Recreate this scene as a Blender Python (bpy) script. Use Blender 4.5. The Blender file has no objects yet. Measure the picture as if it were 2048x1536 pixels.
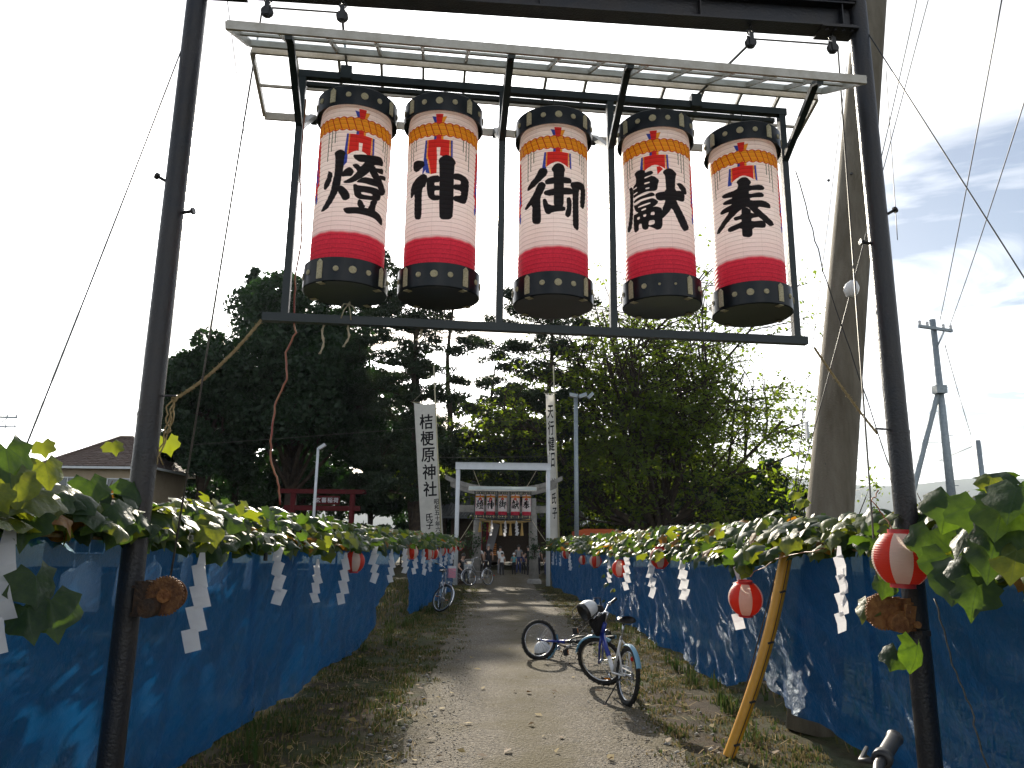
import bpy, math, random
import numpy as np
from mathutils import Vector, Matrix
R = math.radians
rng = np.random.default_rng(7)
random.seed(7)
sc = bpy.context.scene
col = sc.collection

# ------------------------------------------------------------------ camera, sky, sun, exposure
PITCH, ROLL, EYE, FPX = R(12.08), R(0.67), 1.6, 1500.0
cam = bpy.data.cameras.new("camera")
cam.sensor_width = 36.0
cam.lens = 36.0 * FPX / 2048.0
cam.clip_start = 0.05
cam.clip_end = 12000
co = bpy.data.objects.new("camera", cam)
col.objects.link(co)
CF = Vector((0, math.cos(PITCH), math.sin(PITCH)))
U0 = Vector((0, -math.sin(PITCH), math.cos(PITCH)))
R0 = Vector((1, 0, 0))
CU = U0 * math.cos(ROLL) - R0 * math.sin(ROLL)
CR = R0 * math.cos(ROLL) + U0 * math.sin(ROLL)
m = Matrix((CR, CU, -CF)).transposed().to_4x4()
m.translation = Vector((0, 0, EYE))
co.matrix_world = m
sc.camera = co

SUN_AZ, SUN_EL = R(-8.7), R(25.0)          # azimuth from +Y towards +X
SD = Vector((math.sin(SUN_AZ) * math.cos(SUN_EL), math.cos(SUN_AZ) * math.cos(SUN_EL), math.sin(SUN_EL)))
w = bpy.data.worlds.new("World")
sc.world = w
w.use_nodes = True
nt = w.node_tree
for n in list(nt.nodes):
    nt.nodes.remove(n)
wo = nt.nodes.new("ShaderNodeOutputWorld")
bg = nt.nodes.new("ShaderNodeBackground")
bg.inputs["Strength"].default_value = 0.072
sky = nt.nodes.new("ShaderNodeTexSky")
sky.sky_type = 'NISHITA'
sky.sun_disc = False
sky.sun_elevation = SUN_EL
sky.sun_rotation = SUN_AZ
sky.air_density = 1.0
sky.dust_density = 1.4
sky.ozone_density = 1.0
tc = nt.nodes.new("ShaderNodeTexCoord")
sep = nt.nodes.new("ShaderNodeSeparateXYZ")
nt.links.new(tc.outputs["Generated"], sep.inputs[0])
mx = nt.nodes.new("ShaderNodeMath"); mx.operation = 'MAXIMUM'; mx.inputs[1].default_value = 0.06
nt.links.new(sep.outputs[2], mx.inputs[0])
dv = nt.nodes.new("ShaderNodeVectorMath"); dv.operation = 'DIVIDE'
cmb = nt.nodes.new("ShaderNodeCombineXYZ")
for i in range(3):
    nt.links.new(mx.outputs[0], cmb.inputs[i])
nt.links.new(tc.outputs["Generated"], dv.inputs[0])
nt.links.new(cmb.outputs[0], dv.inputs[1])
cn = nt.nodes.new("ShaderNodeTexNoise")
cn.inputs["Scale"].default_value = 0.9
cn.inputs["Detail"].default_value = 8
cn.inputs["Roughness"].default_value = 0.55
cn.inputs["Distortion"].default_value = 0.6
nt.links.new(dv.outputs[0], cn.inputs["Vector"])
cr = nt.nodes.new("ShaderNodeValToRGB")
cr.color_ramp.elements[0].position = 0.40
cr.color_ramp.elements[1].position = 0.60
nt.links.new(cn.outputs[0], cr.inputs[0])
mixc = nt.nodes.new("ShaderNodeMixRGB")
# sunlit thin cloud: scatters the light of the sky round it, brightest towards the sun
bw = nt.nodes.new("ShaderNodeRGBToBW"); nt.links.new(sky.outputs[0], bw.inputs[0])
cm = nt.nodes.new("ShaderNodeMath"); cm.operation = 'MULTIPLY_ADD'; cm.inputs[1].default_value = 3.2; cm.inputs[2].default_value = 1.6
nt.links.new(bw.outputs[0], cm.inputs[0]); nt.links.new(cm.outputs[0], mixc.inputs[2])
nt.links.new(cr.outputs[0], mixc.inputs[0])
nt.links.new(sky.outputs[0], mixc.inputs[1])
nt.links.new(mixc.outputs[0], bg.inputs[0])
nt.links.new(bg.outputs[0], wo.inputs[0])

sl = bpy.data.lights.new("sun", 'SUN')
sl.energy = 5.0
sl.angle = R(0.53)
sl.color = (1.0, 0.90, 0.74)
so = bpy.data.objects.new("sun", sl)
so.rotation_euler = (-SD).to_track_quat('-Z', 'Y').to_euler()
so.location = (0, 0, 60)
col.objects.link(so)
sc.view_settings.view_transform = 'Standard'
sc.view_settings.look = 'None'
sc.view_settings.exposure = 0.86
sc.view_settings.gamma = 1.0
sc.view_settings.use_curve_mapping = False
sc.cycles.max_bounces = 10
sc.cycles.transparent_max_bounces = 16
sc.cycles.use_denoising = True
try:
    sc.cycles.denoiser = 'OPENIMAGEDENOISE'
except Exception:
    pass

# ------------------------------------------------------------------ helpers
def ray(px, py):
    return CF + CR * ((px - 1024) / FPX) - CU * ((py - 768) / FPX)
def at_y(px, py, y):
    d = ray(px, py); return Vector((0, 0, EYE)) + d * (y / d.y)
def at_x(px, py, x):
    d = ray(px, py); return Vector((0, 0, EYE)) + d * (x / d.x)
def at_z(px, py, z=0.0):
    d = ray(px, py); return Vector((0, 0, EYE)) + d * ((z - EYE) / d.z)

def tag(o, label=None, cat=None, group=None, kind=None):
    if label: o["label"] = label
    if cat: o["category"] = cat
    if group: o["group"] = group
    if kind: o["kind"] = kind
    return o
def empty(name, loc=(0, 0, 0), label=None, cat=None, group=None, parent=None):
    o = bpy.data.objects.new(name, None)
    o.empty_display_size = 0.1
    o.location = loc
    col.objects.link(o)
    if parent: o.parent = parent
    return tag(o, label, cat, group)
def base_of(o):
    v = Vector((0, 0, 0))
    while o is not None:
        v += o.location
        o = o.parent
    return v
def link(name, me, parent=None):
    o = bpy.data.objects.new(name, me)
    if parent: o.parent = parent
    col.objects.link(o)
    return o
def copy_tree(o, parent=None):
    c = o.copy()
    col.objects.link(c)
    c.parent = parent
    for ch in o.children:
        copy_tree(ch, c)
    return c
def frame_of(d):
    d = Vector(d).normalized()
    a = Vector((0, 0, 1)) if abs(d.z) < 0.9 else Vector((1, 0, 0))
    x = d.cross(a).normalized()
    return x, x.cross(d).normalized()

class MB:
    """collects faces, then becomes ONE mesh object"""
    def __init__(s):
        s.v = []; s.f = []; s.mi = []; s.uv = None; s.cur = 0
    def vert(s, p):
        s.v.append(tuple(p)); return len(s.v) - 1
    def face(s, ix):
        s.f.append(tuple(ix)); s.mi.append(s.cur)
    def poly(s, pts):
        s.face([s.vert(p) for p in pts])
    def box(s, c, size, M=None):
        c = Vector(c); b = len(s.v)
        for z in (-.5, .5):
            for y in (-.5, .5):
                for x in (-.5, .5):
                    p = Vector((x * size[0], y * size[1], z * size[2]))
                    if M is not None: p = M @ p
                    s.v.append(tuple(c + p))
        for q in ((0, 2, 3, 1), (4, 5, 7, 6), (0, 1, 5, 4), (2, 6, 7, 3), (0, 4, 6, 2), (1, 3, 7, 5)):
            s.face([b + i for i in q])
        return s
    def bar(s, a, b, w, h, up=(0, 0, 1)):
        """box beam from a to b, width w, height h along up"""
        a, b = Vector(a), Vector(b); d = (b - a)
        L = d.length; d.normalize(); up = Vector(up)
        x = d.cross(up).normalized(); z = x.cross(d).normalized()
        M = Matrix((x, d, z)).transposed()
        return s.box((a + b) / 2, (w, L, h), M)
    def tube(s, pts, r, n=8, caps=True, closed=False):
        pts = [Vector(p) for p in pts]; k = len(pts)
        rr = r if isinstance(r, (list, tuple)) else [r] * k
        rings = []
        prev = None
        for i, p in enumerate(pts):
            if closed:
                d = pts[(i + 1) % k] - pts[i - 1]
            else:
                d = pts[min(i + 1, k - 1)] - pts[max(i - 1, 0)]
            if d.length < 1e-9: d = Vector((0, 0, 1))
            d.normalize()
            if prev is None:
                x, y = frame_of(d)
            else:
                x = prev - d * prev.dot(d)
                if x.length < 1e-6: x, _ = frame_of(d)
                x.normalize(); y = x.cross(d).normalized()
            prev = x
            b = len(s.v)
            for j in range(n):
                a = 2 * math.pi * j / n
                s.v.append(tuple(p + (x * math.cos(a) + y * math.sin(a)) * rr[i]))
            rings.append(b)
        m_ = k if closed else k - 1
        for i in range(m_):
            a, b = rings[i], rings[(i + 1) % k]
            for j in range(n):
                s.face((a + j, a + (j + 1) % n, b + (j + 1) % n, b + j))
        if caps and not closed:
            s.face([rings[0] + j for j in reversed(range(n))])
            s.face([rings[-1] + j for j in range(n)])
        return s
    def lathe(s, prof, n=24, c=(0, 0, 0), axis='Z', cap0=False, cap1=False, M=None):
        c = Vector(c); rings = []
        for (r, z) in prof:
            b = len(s.v)
            for j in range(n):
                a = 2 * math.pi * j / n
                p = Vector((r * math.cos(a), r * math.sin(a), z))
                if axis == 'Y': p = Vector((p.x, p.z, p.y))
                if axis == 'X': p = Vector((p.z, p.x, p.y))
                if M is not None: p = M @ p
                s.v.append(tuple(c + p))
            rings.append(b)
        for i in range(len(prof) - 1):
            a, b = rings[i], rings[i + 1]
            for j in range(n):
                s.face((a + j, a + (j + 1) % n, b + (j + 1) % n, b + j))
        if cap0: s.face([rings[0] + j for j in reversed(range(n))])
        if cap1: s.face([rings[-1] + j for j in range(n)])
        return s
    def torus(s, c, R_, r, nx, ny, x=Vector((1, 0, 0)), y=Vector((0, 0, 1))):
        x, y = Vector(x), Vector(y); z = x.cross(y); c = Vector(c); b = len(s.v)
        for i in range(nx):
            a = 2 * math.pi * i / nx
            d = x * math.cos(a) + y * math.sin(a)
            for j in range(ny):
                q = 2 * math.pi * j / ny
                s.v.append(tuple(c + d * (R_ + r * math.cos(q)) + z * (r * math.sin(q))))
        for i in range(nx):
            for j in range(ny):
                i2, j2 = (i + 1) % nx, (j + 1) % ny
                s.face((b + i * ny + j, b + i2 * ny + j, b + i2 * ny + j2, b + i * ny + j2))
        return s
    def build(s, name, mats, parent=None, smooth=False, world=True):
        me = bpy.data.meshes.new(name)
        v = s.v
        if parent is not None and world:
            o_ = base_of(parent)
            v = [(p[0] - o_.x, p[1] - o_.y, p[2] - o_.z) for p in v]
        me.from_pydata(v, [], s.f)
        if not isinstance(mats, (list, tuple)): mats = [mats]
        for mt in mats: me.materials.append(mt)
        if len(mats) > 1:
            me.polygons.foreach_set("material_index", s.mi)
        if smooth:
            me.shade_smooth()
            if smooth != True:
                try: me.set_sharp_from_angle(angle=R(smooth))
                except Exception: pass
        me.update()
        return link(name, me, parent)

def np_mesh(name, V, Fq, mats, parent=None, mi=None, smooth=False):
    """fast mesh from numpy arrays: V (n,3), Fq (m,k)"""
    V = np.asarray(V, np.float32); Fq = np.asarray(Fq, np.int32)
    me = bpy.data.meshes.new(name)
    me.vertices.add(len(V)); me.vertices.foreach_set("co", V.ravel())
    mF, k = Fq.shape
    me.loops.add(mF * k); me.loops.foreach_set("vertex_index", Fq.ravel())
    me.polygons.add(mF)
    me.polygons.foreach_set("loop_start", np.arange(0, mF * k, k, dtype=np.int32))
    if not isinstance(mats, (list, tuple)): mats = [mats]
    for mt in mats: me.materials.append(mt)
    if mi is not None: me.polygons.foreach_set("material_index", np.asarray(mi, np.int32))
    me.update(calc_edges=True)
    if smooth: me.shade_smooth()
    return link(name, me, parent)

# ------------------------------------------------------------------ materials
def mat(name, base, rough=0.6, metal=0.0, spec=0.5, var=None, vscale=6.0, bump=0.0, bscale=40.0, detail=4, trans=0.0, tcol=None, alpha=0.0, coat=0.0, stretch=None):
    """procedural surface: base colour varied by noise towards var, fine relief, optional thin translucency"""
    m = bpy.data.materials.new(name); m.use_nodes = True
    t = m.node_tree; N = t.nodes
    b = N["Principled BSDF"]; out = N["Material Output"]
    b.inputs["Roughness"].default_value = rough
    b.inputs["Metallic"].default_value = metal
    b.inputs["Specular IOR Level"].default_value = spec
    b.inputs["Coat Weight"].default_value = coat
    tcn = N.new("ShaderNodeTexCoord")
    csock = None
    if var is not None:
        nz = N.new("ShaderNodeTexNoise"); nz.inputs["Scale"].default_value = vscale; nz.inputs["Detail"].default_value = detail
        nz.inputs["Roughness"].default_value = 0.65
        if stretch:
            mp = N.new('ShaderNodeMapping'); mp.inputs['Scale'].default_value = (1, 1, stretch); t.links.new(tcn.outputs['Object'], mp.inputs[0]); t.links.new(mp.outputs[0], nz.inputs['Vector'])
        else: t.links.new(tcn.outputs["Object"], nz.inputs["Vector"])
        rp = N.new("ShaderNodeValToRGB")
        rp.color_ramp.elements[0].position = 0.35; rp.color_ramp.elements[1].position = 0.68
        rp.color_ramp.elements[0].color = (*base, 1); rp.color_ramp.elements[1].color = (*var, 1)
        t.links.new(nz.outputs[0], rp.inputs[0])
        csock = rp.outputs[0]
        t.links.new(csock, b.inputs["Base Color"])
    else:
        b.inputs["Base Color"].default_value = (*base, 1)
    if bump > 0:
        bz = N.new("ShaderNodeTexNoise"); bz.inputs["Scale"].default_value = bscale; bz.inputs["Detail"].default_value = 5
        t.links.new(tcn.outputs["Object"], bz.inputs["Vector"])
        bp = N.new("ShaderNodeBump"); bp.inputs["Strength"].default_value = min(1.0, bump); bp.inputs["Distance"].default_value = 0.02
        t.links.new(bz.outputs[0], bp.inputs["Height"])
        t.links.new(bp.outputs[0], b.inputs["Normal"])
    last = b.outputs[0]
    if trans > 0:
        tr = N.new("ShaderNodeBsdfTranslucent")
        if tcol is not None: tr.inputs[0].default_value = (*tcol, 1)
        elif csock is not None: t.links.new(csock, tr.inputs[0])
        else: tr.inputs[0].default_value = (*base, 1)
        mxs = N.new("ShaderNodeMixShader"); mxs.inputs[0].default_value = trans
        t.links.new(last, mxs.inputs[1]); t.links.new(tr.outputs[0], mxs.inputs[2]); last = mxs.outputs[0]
    if alpha > 0:
        tp = N.new("ShaderNodeBsdfTransparent")
        tp.inputs[0].default_value = (1, 1, 1, 1)
        mxs = N.new("ShaderNodeMixShader"); mxs.inputs[0].default_value = alpha
        t.links.new(last, mxs.inputs[1]); t.links.new(tp.outputs[0], mxs.inputs[2]); last = mxs.outputs[0]
    t.links.new(last, out.inputs[0])
    m["_csock"] = 1
    return m

M = {}
M['steel'] = mat('dark_painted_steel', (0.008, 0.011, 0.018), 0.38, 0.0, 0.45, (0.022, 0.017, 0.015), 3, 0.25, 70, detail=9)
M['steel_frame'] = mat('green_black_paint', (0.006, 0.014, 0.016), 0.38, 0.0, 0.4, (0.011, 0.020, 0.022), 7, 0.08, 90)
M['alu'] = mat('weathered_aluminium', (0.55, 0.53, 0.48), 0.5, 0.15, 0.5, (0.40, 0.37, 0.31), 9, 0.08, 60)
M['sheet'] = mat('clear_roof_sheet', (0.72, 0.86, 0.88), 0.25, 0.0, 0.5, None, trans=0.6, tcol=(0.75, 0.92, 0.94), alpha=0.5)
M['rust'] = mat('rusty_winch', (0.16, 0.055, 0.018), 0.7, 0.1, 0.4, (0.42, 0.20, 0.065), 14, 0.5, 60)
M['rust_old'] = mat('old_rust', (0.06, 0.022, 0.010), 0.75, 0.1, 0.4, (0.24, 0.11, 0.04), 16, 0.5, 60)
M['rust_dark'] = mat('greasy_winch', (0.035, 0.024, 0.018), 0.6, 0.2, 0.5, (0.09, 0.045, 0.02), 16, 0.5, 60)
M['orange_rust'] = mat('worn_orange_paint', (0.36, 0.17, 0.05), 0.7, 0.0, 0.4, (0.16, 0.06, 0.02), 20, 0.4, 60)
M['cable'] = mat('wire_rope', (0.07, 0.065, 0.055), 0.5, 0.5, 0.5, (0.14, 0.13, 0.11), 60)
M['wire'] = mat('thin_dark_wire', (0.03, 0.03, 0.032), 0.5, 0.2, 0.5)
M['redwire'] = mat('red_brown_wire', (0.22, 0.035, 0.02), 0.5, 0.0, 0.5, (0.33, 0.16, 0.06), 5)
M['rope'] = mat('straw_rope', (0.42, 0.33, 0.18), 0.9, 0.0, 0.2, (0.28, 0.20, 0.09), 50, 0.6, 200, trans=0.15)
M['whiterope'] = mat('cream_cord', (0.66, 0.60, 0.46), 0.9, 0.0, 0.2, (0.50, 0.43, 0.28), 60, 0.6, 250, trans=0.2)
M['lacquer'] = mat('black_lacquer', (0.005, 0.008, 0.010), 0.28, 0.0, 0.28, (0.012, 0.014, 0.018), 6, 0.02, 60)
M['gold'] = mat('gold_fitting', (0.84, 0.75, 0.52), 0.5, 0.0, 0.5, (0.50, 0.41, 0.20), 130, 0.9, 260)
M['paper'] = mat('white_paper', (0.78, 0.78, 0.80), 0.85, 0.0, 0.2, (0.70, 0.70, 0.74), 8, trans=0.38)
M['redpaper'] = mat('red_lantern_paper', (0.70, 0.045, 0.025), 0.45, 0.0, 0.5, (0.60, 0.035, 0.02), 12, trans=0.5, tcol=(0.85, 0.075, 0.025))
M['whitepaper'] = mat('white_lantern_paper', (0.82, 0.72, 0.63), 0.5, 0.0, 0.5, (0.76, 0.65, 0.56), 12, trans=0.5)
M['redplastic'] = mat('red_lantern_rim', (0.50, 0.03, 0.03), 0.35, 0.0, 0.5)
M['tyre'] = mat('black_rubber', (0.012, 0.012, 0.012), 0.75, 0.0, 0.4, (0.022, 0.021, 0.020), 30, 0.3, 120)
M['chrome'] = mat('bright_metal', (0.55, 0.56, 0.58), 0.22, 0.9, 0.5)
M['black'] = mat('black_plastic', (0.013, 0.013, 0.014), 0.45, 0.0, 0.5, (0.022, 0.022, 0.023), 20)
M['blueframe'] = mat('blue_bicycle_paint', (0.012, 0.035, 0.30), 0.28, 0.0, 0.5, coat=0.4)
M['whiteframe'] = mat('white_bicycle_paint', (0.70, 0.70, 0.70), 0.3, 0.0, 0.5, coat=0.3)
M['silverframe'] = mat('silver_bicycle_paint', (0.33, 0.34, 0.36), 0.3, 0.5, 0.5, coat=0.3)
M['paleblue'] = mat('pale_blue_mudguard', (0.16, 0.36, 0.50), 0.3, 0.0, 0.5, coat=0.3)
M['saddle'] = mat('saddle_vinyl', (0.015, 0.015, 0.017), 0.35, 0.0, 0.5)
M['orange'] = mat('orange_reflector_and_lit_pane', (0.75, 0.22, 0.01), 0.3, 0.0, 0.6)
M['redrefl'] = mat('red_reflector', (0.62, 0.02, 0.015), 0.2, 0.0, 0.6)
M['helmetwhite'] = mat('helmet_white', (0.66, 0.67, 0.68), 0.3, 0.0, 0.5, coat=0.3)
M['darkbag'] = mat('dark_bag_fabric', (0.014, 0.013, 0.015), 0.8, 0.0, 0.3)
M['pink'] = mat('pink_packet', (0.66, 0.25, 0.34), 0.5, 0.0, 0.4)
M['yellow'] = mat('yellow_plastic', (0.62, 0.30, 0.012), 0.42, 0.0, 0.5, (0.52, 0.24, 0.01), 9, 0.05, 40)
M['concrete'] = mat('pole_concrete', (0.19, 0.17, 0.135), 0.85, 0.0, 0.3, (0.10, 0.085, 0.06), 5, 0.35, 60, detail=8, stretch=.18)
M['stone'] = mat('torii_granite', (0.27, 0.26, 0.24), 0.85, 0.0, 0.3, (0.16, 0.155, 0.145), 6, 0.4, 50)
M['whitesteel'] = mat('white_painted_steel', (0.60, 0.63, 0.66), 0.45, 0.0, 0.5, (0.52, 0.55, 0.58), 4)
M['galv'] = mat('galvanised_steel', (0.30, 0.35, 0.38), 0.5, 0.3, 0.5, (0.22, 0.26, 0.29), 12)
M['porcelain'] = mat('porcelain', (0.72, 0.72, 0.72), 0.2, 0.0, 0.5)
M['bark'] = mat('tree_bark', (0.060, 0.045, 0.033), 0.95, 0.0, 0.2, (0.030, 0.024, 0.018), 5, 0.8, 25)
M['wood'] = mat('dark_timber', (0.055, 0.036, 0.024), 0.8, 0.0, 0.3, (0.03, 0.02, 0.014), 8, 0.3, 40)
M['tile'] = mat('grey_roof_tile', (0.075, 0.085, 0.10), 0.5, 0.0, 0.5, (0.05, 0.058, 0.07), 4)
M['redwood'] = mat('red_lacquer_wood', (0.085, 0.006, 0.008), 0.7, 0.0, 0.2, (0.06, 0.005, 0.006), 4)
M['banner'] = mat('cotton', (0.6, 0.6, 0.58), 0.9)
M['bamboo'] = mat('bamboo_pole', (0.46, 0.43, 0.30), 0.5, 0.0, 0.4, (0.36, 0.33, 0.20), 4)
M['tassel'] = mat('straw_tassel', (0.46, 0.31, 0.12), 0.9, 0.0, 0.2, (0.33, 0.21, 0.07), 40, 0.5, 100)
# ------------------------------------------------------------------ the ground
def lx(y):      # left screen line
    return float(np.interp(y, [-2, 6, 16, 27.5, 31], [-2.30, -2.29, -2.26, -2.06, -2.0]))
def rx(y):      # right screen line
    return float(np.interp(y, [-2, 5.5, 6.3, 7.2, 8.2, 10, 16, 24, 30.5], [2.55, 2.56, 2.40, 2.37, 2.47, 2.47, 2.39, 2.06, 1.63]))

def ground_mat():
    m = bpy.data.materials.new("earth_and_grass"); m.use_nodes = True
    t = m.node_tree; N = t.nodes; b = N["Principled BSDF"]
    b.inputs["Roughness"].default_value = 0.95; b.inputs["Specular IOR Level"].default_value = 0.15
    tcn = N.new("ShaderNodeTexCoord")
    def noise(scale, detail=6, rough=0.6):
        n = N.new("ShaderNodeTexNoise"); n.inputs["Scale"].default_value = scale; n.inputs["Detail"].default_value = detail
        n.inputs["Roughness"].default_value = rough
        t.links.new(tcn.outputs["Object"], n.inputs["Vector"]); return n
    def ramp(src, p0, p1, c0, c1):
        r = N.new("ShaderNodeValToRGB"); e = r.color_ramp.elements
        e[0].position, e[1].position = p0, p1; e[0].color = (*c0, 1); e[1].color = (*c1, 1)
        t.links.new(src.outputs[0], r.inputs[0]); return r
    dirt = ramp(noise(3.0, 9, 0.7), .35, .7, (0.028, 0.020, 0.013), (0.078, 0.055, 0.033))
    grass = ramp(noise(9.0, 8, 0.7), .35, .7, (0.020, 0.030, 0.009), (0.060, 0.062, 0.020))
    mask = ramp(noise(0.9, 7, 0.72), .43, .56, (0, 0, 0), (1, 1, 1))
    mx = N.new("ShaderNodeMixRGB"); t.links.new(mask.outputs[0], mx.inputs[0]); t.links.new(dirt.outputs[0], mx.inputs[1]); t.links.new(grass.outputs[0], mx.inputs[2])
    t.links.new(mx.outputs[0], b.inputs["Base Color"])
    bp = N.new("ShaderNodeBump"); bp.inputs["Distance"].default_value = 0.03; bp.inputs["Strength"].default_value = 0.9
    t.links.new(noise(26, 9, .75).outputs[0], bp.inputs["Height"]); t.links.new(bp.outputs[0], b.inputs["Normal"])
    return m
def path_mat():
    m = bpy.data.materials.new("packed_gravel"); m.use_nodes = True
    t = m.node_tree; N = t.nodes; b = N["Principled BSDF"]
    b.inputs["Roughness"].default_value = 0.9; b.inputs["Specular IOR Level"].default_value = 0.25
    tcn = N.new("ShaderNodeTexCoord")
    vo = N.new("ShaderNodeTexVoronoi"); vo.inputs["Scale"].default_value = 75; t.links.new(tcn.outputs["Object"], vo.inputs["Vector"])
    v2 = N.new("ShaderNodeTexVoronoi"); v2.inputs["Scale"].default_value = 32; t.links.new(tcn.outputs["Object"], v2.inputs["Vector"])
    hs = N.new("ShaderNodeSeparateColor"); t.links.new(vo.outputs["Color"], hs.inputs[0])
    r = N.new("ShaderNodeValToRGB"); e = r.color_ramp.elements
    e[0].color = (0.058, 0.050, 0.040, 1); e[1].color = (0.205, 0.178, 0.138, 1)
    e[0].position = 0.1; e[1].position = 0.95
    t.links.new(hs.outputs[0], r.inputs[0])
    n = N.new("ShaderNodeTexNoise"); n.inputs["Scale"].default_value = 1.3; n.inputs["Detail"].default_value = 8; n.inputs["Roughness"].default_value = .7
    t.links.new(tcn.outputs["Object"], n.inputs["Vector"])
    r2 = N.new("ShaderNodeValToRGB"); e = r2.color_ramp.elements; e[0].position = .40; e[1].position = .64
    e[0].color = (0, 0, 0, 1); e[1].color = (0.9, 0.9, 0.9, 1); t.links.new(n.outputs[0], r2.inputs[0])
    mx = N.new("ShaderNodeMixRGB"); mx.inputs[2].default_value = (0.088, 0.072, 0.036, 1)   # moss and dust between the stones
    # more moss and soil along the two edges and on the crown between the wheel tracks
    sx = N.new("ShaderNodeSeparateXYZ"); t.links.new(tcn.outputs["Object"], sx.inputs[0])
    cx_ = N.new("ShaderNodeMath"); cx_.operation = 'SUBTRACT'; cx_.inputs[1].default_value = .2; t.links.new(sx.outputs[0], cx_.inputs[0])
    cs = N.new("ShaderNodeMath"); cs.operation = 'MULTIPLY'; cs.inputs[1].default_value = 5.2; t.links.new(cx_.outputs[0], cs.inputs[0])
    cc = N.new("ShaderNodeMath"); cc.operation = 'COSINE'; t.links.new(cs.outputs[0], cc.inputs[0])
    ma = N.new("ShaderNodeMath"); ma.operation = 'MULTIPLY_ADD'; ma.inputs[1].default_value = .30; ma.use_clamp = True; t.links.new(cc.outputs[0], ma.inputs[0]); t.links.new(r2.outputs[0], ma.inputs[2])
    t.links.new(ma.outputs[0], mx.inputs[0]); t.links.new(r.outputs[0], mx.inputs[1])
    t.links.new(mx.outputs[0], b.inputs["Base Color"])
    ad = N.new("ShaderNodeMath"); ad.operation = 'ADD'
    t.links.new(vo.outputs["Distance"], ad.inputs[0]); t.links.new(v2.outputs["Distance"], ad.inputs[1])
    bp = N.new("ShaderNodeBump"); bp.invert = True; bp.inputs["Distance"].default_value = 0.012; bp.inputs["Strength"].default_value = 1.0
    t.links.new(ad.outputs[0], bp.inputs["Height"]); t.links.new(bp.outputs[0], b.inputs["Normal"])
    return m
g = MB()
xs = [-4000, -400, -60, -10, -4, 4, 10, 60, 400, 4000]; ys = [-300, -20, 0, 20, 40, 80, 300, 1500, 5000]
for y in ys:
    for x in xs: g.vert((x, y, 0))
for j in range(len(ys) - 1):
    for i in range(len(xs) - 1):
        a = j * len(xs) + i; g.face((a, a + 1, a + 1 + len(xs), a + len(xs)))
tag(g.build("ground", ground_mat()), "dry earth and patchy grass beside the gravel path", kind='structure')
g = MB(); n_ = 0
for i in range(121):
    y = -1 + i * 50 / 120.0
    l = float(np.interp(y, [0, 6, 16, 28, 34, 50], [-.80, -.82, -1.18, -1.5, -1.6, -2.4])) + rng.normal(0, .05)
    r_ = float(np.interp(y, [0, 6, 16, 28, 34, 50], [1.45, 1.38, 1.30, 1.0, 1.0, 2.4])) + rng.normal(0, .05)
    for k in range(9):
        g.vert((l + (r_ - l) * k / 8, y, 0.006 + 0.012 * math.sin(math.pi * k / 8)))
    if i:
        for k in range(8):
            a = (i - 1) * 9 + k; g.face((a, a + 1, a + 10, a + 9))
tag(g.build("path", path_mat(), smooth=True), "grey gravel path running straight to the shrine", kind='structure')

# loose pebbles on the path and clods at its edges
def pebbles(name, label, n, fn, mats, smin, smax, kind='stuff'):
    ph = [(0, 0, 1), (0, 0, -.6)] + [(math.cos(a), math.sin(a), 0) for a in (0, 1.3, 2.5, 3.8, 5.1)]
    ph = np.array(ph); fc = [(0, 2 + i, 2 + (i + 1) % 5) for i in range(5)] + [(1, 2 + (i + 1) % 5, 2 + i) for i in range(5)]
    fc = np.array(fc)
    P = fn(n); V = []; Fs = []; mi = []
    sz = rng.uniform(smin, smax, n) * rng.uniform(.6, 1, n)
    a = rng.uniform(0, 6.28, n)
    c_, s_ = np.cos(a), np.sin(a)
    sx = sz * rng.uniform(.7, 1.3, n); sy = sz * rng.uniform(.7, 1.2, n); szz = sz * rng.uniform(.4, .8, n)
    X = ph[None, :, 0] * sx[:, None]; Y = ph[None, :, 1] * sy[:, None]; Z = ph[None, :, 2] * szz[:, None]
    VX = X * c_[:, None] - Y * s_[:, None] + P[:, 0:1]; VY = X * s_[:, None] + Y * c_[:, None] + P[:, 1:2]; VZ = Z + P[:, 2:3]
    V = np.stack([VX, VY, VZ], -1).reshape(-1, 3)
    Fq = (fc[None] + (np.arange(n) * 7)[:, None, None]).reshape(-1, 3)
    mi = np.repeat(rng.integers(0, len(mats), n), len(fc))
    o = np_mesh(name, V, Fq, mats, mi=mi)
    tag(o, label, kind=kind)
    return o
def path_pts(n):
    y = 4.5 + rng.random(n) ** 1.6 * 22
    x = rng.uniform(-.95, 1.5, n)
    return np.stack([x, y, np.full(n, .014)], -1)
PB = [mat('pebble_grey', (0.25, 0.24, 0.22), .85, var=(0.16, 0.155, 0.145), vscale=9), mat('pebble_pale', (0.36, 0.34, 0.30), .85), mat('pebble_brown', (0.17, 0.14, 0.10), .9)]
pebbles("gravel", "loose pale pebbles scattered over the gravel path", 14000, path_pts, PB, .004, .013)

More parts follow.
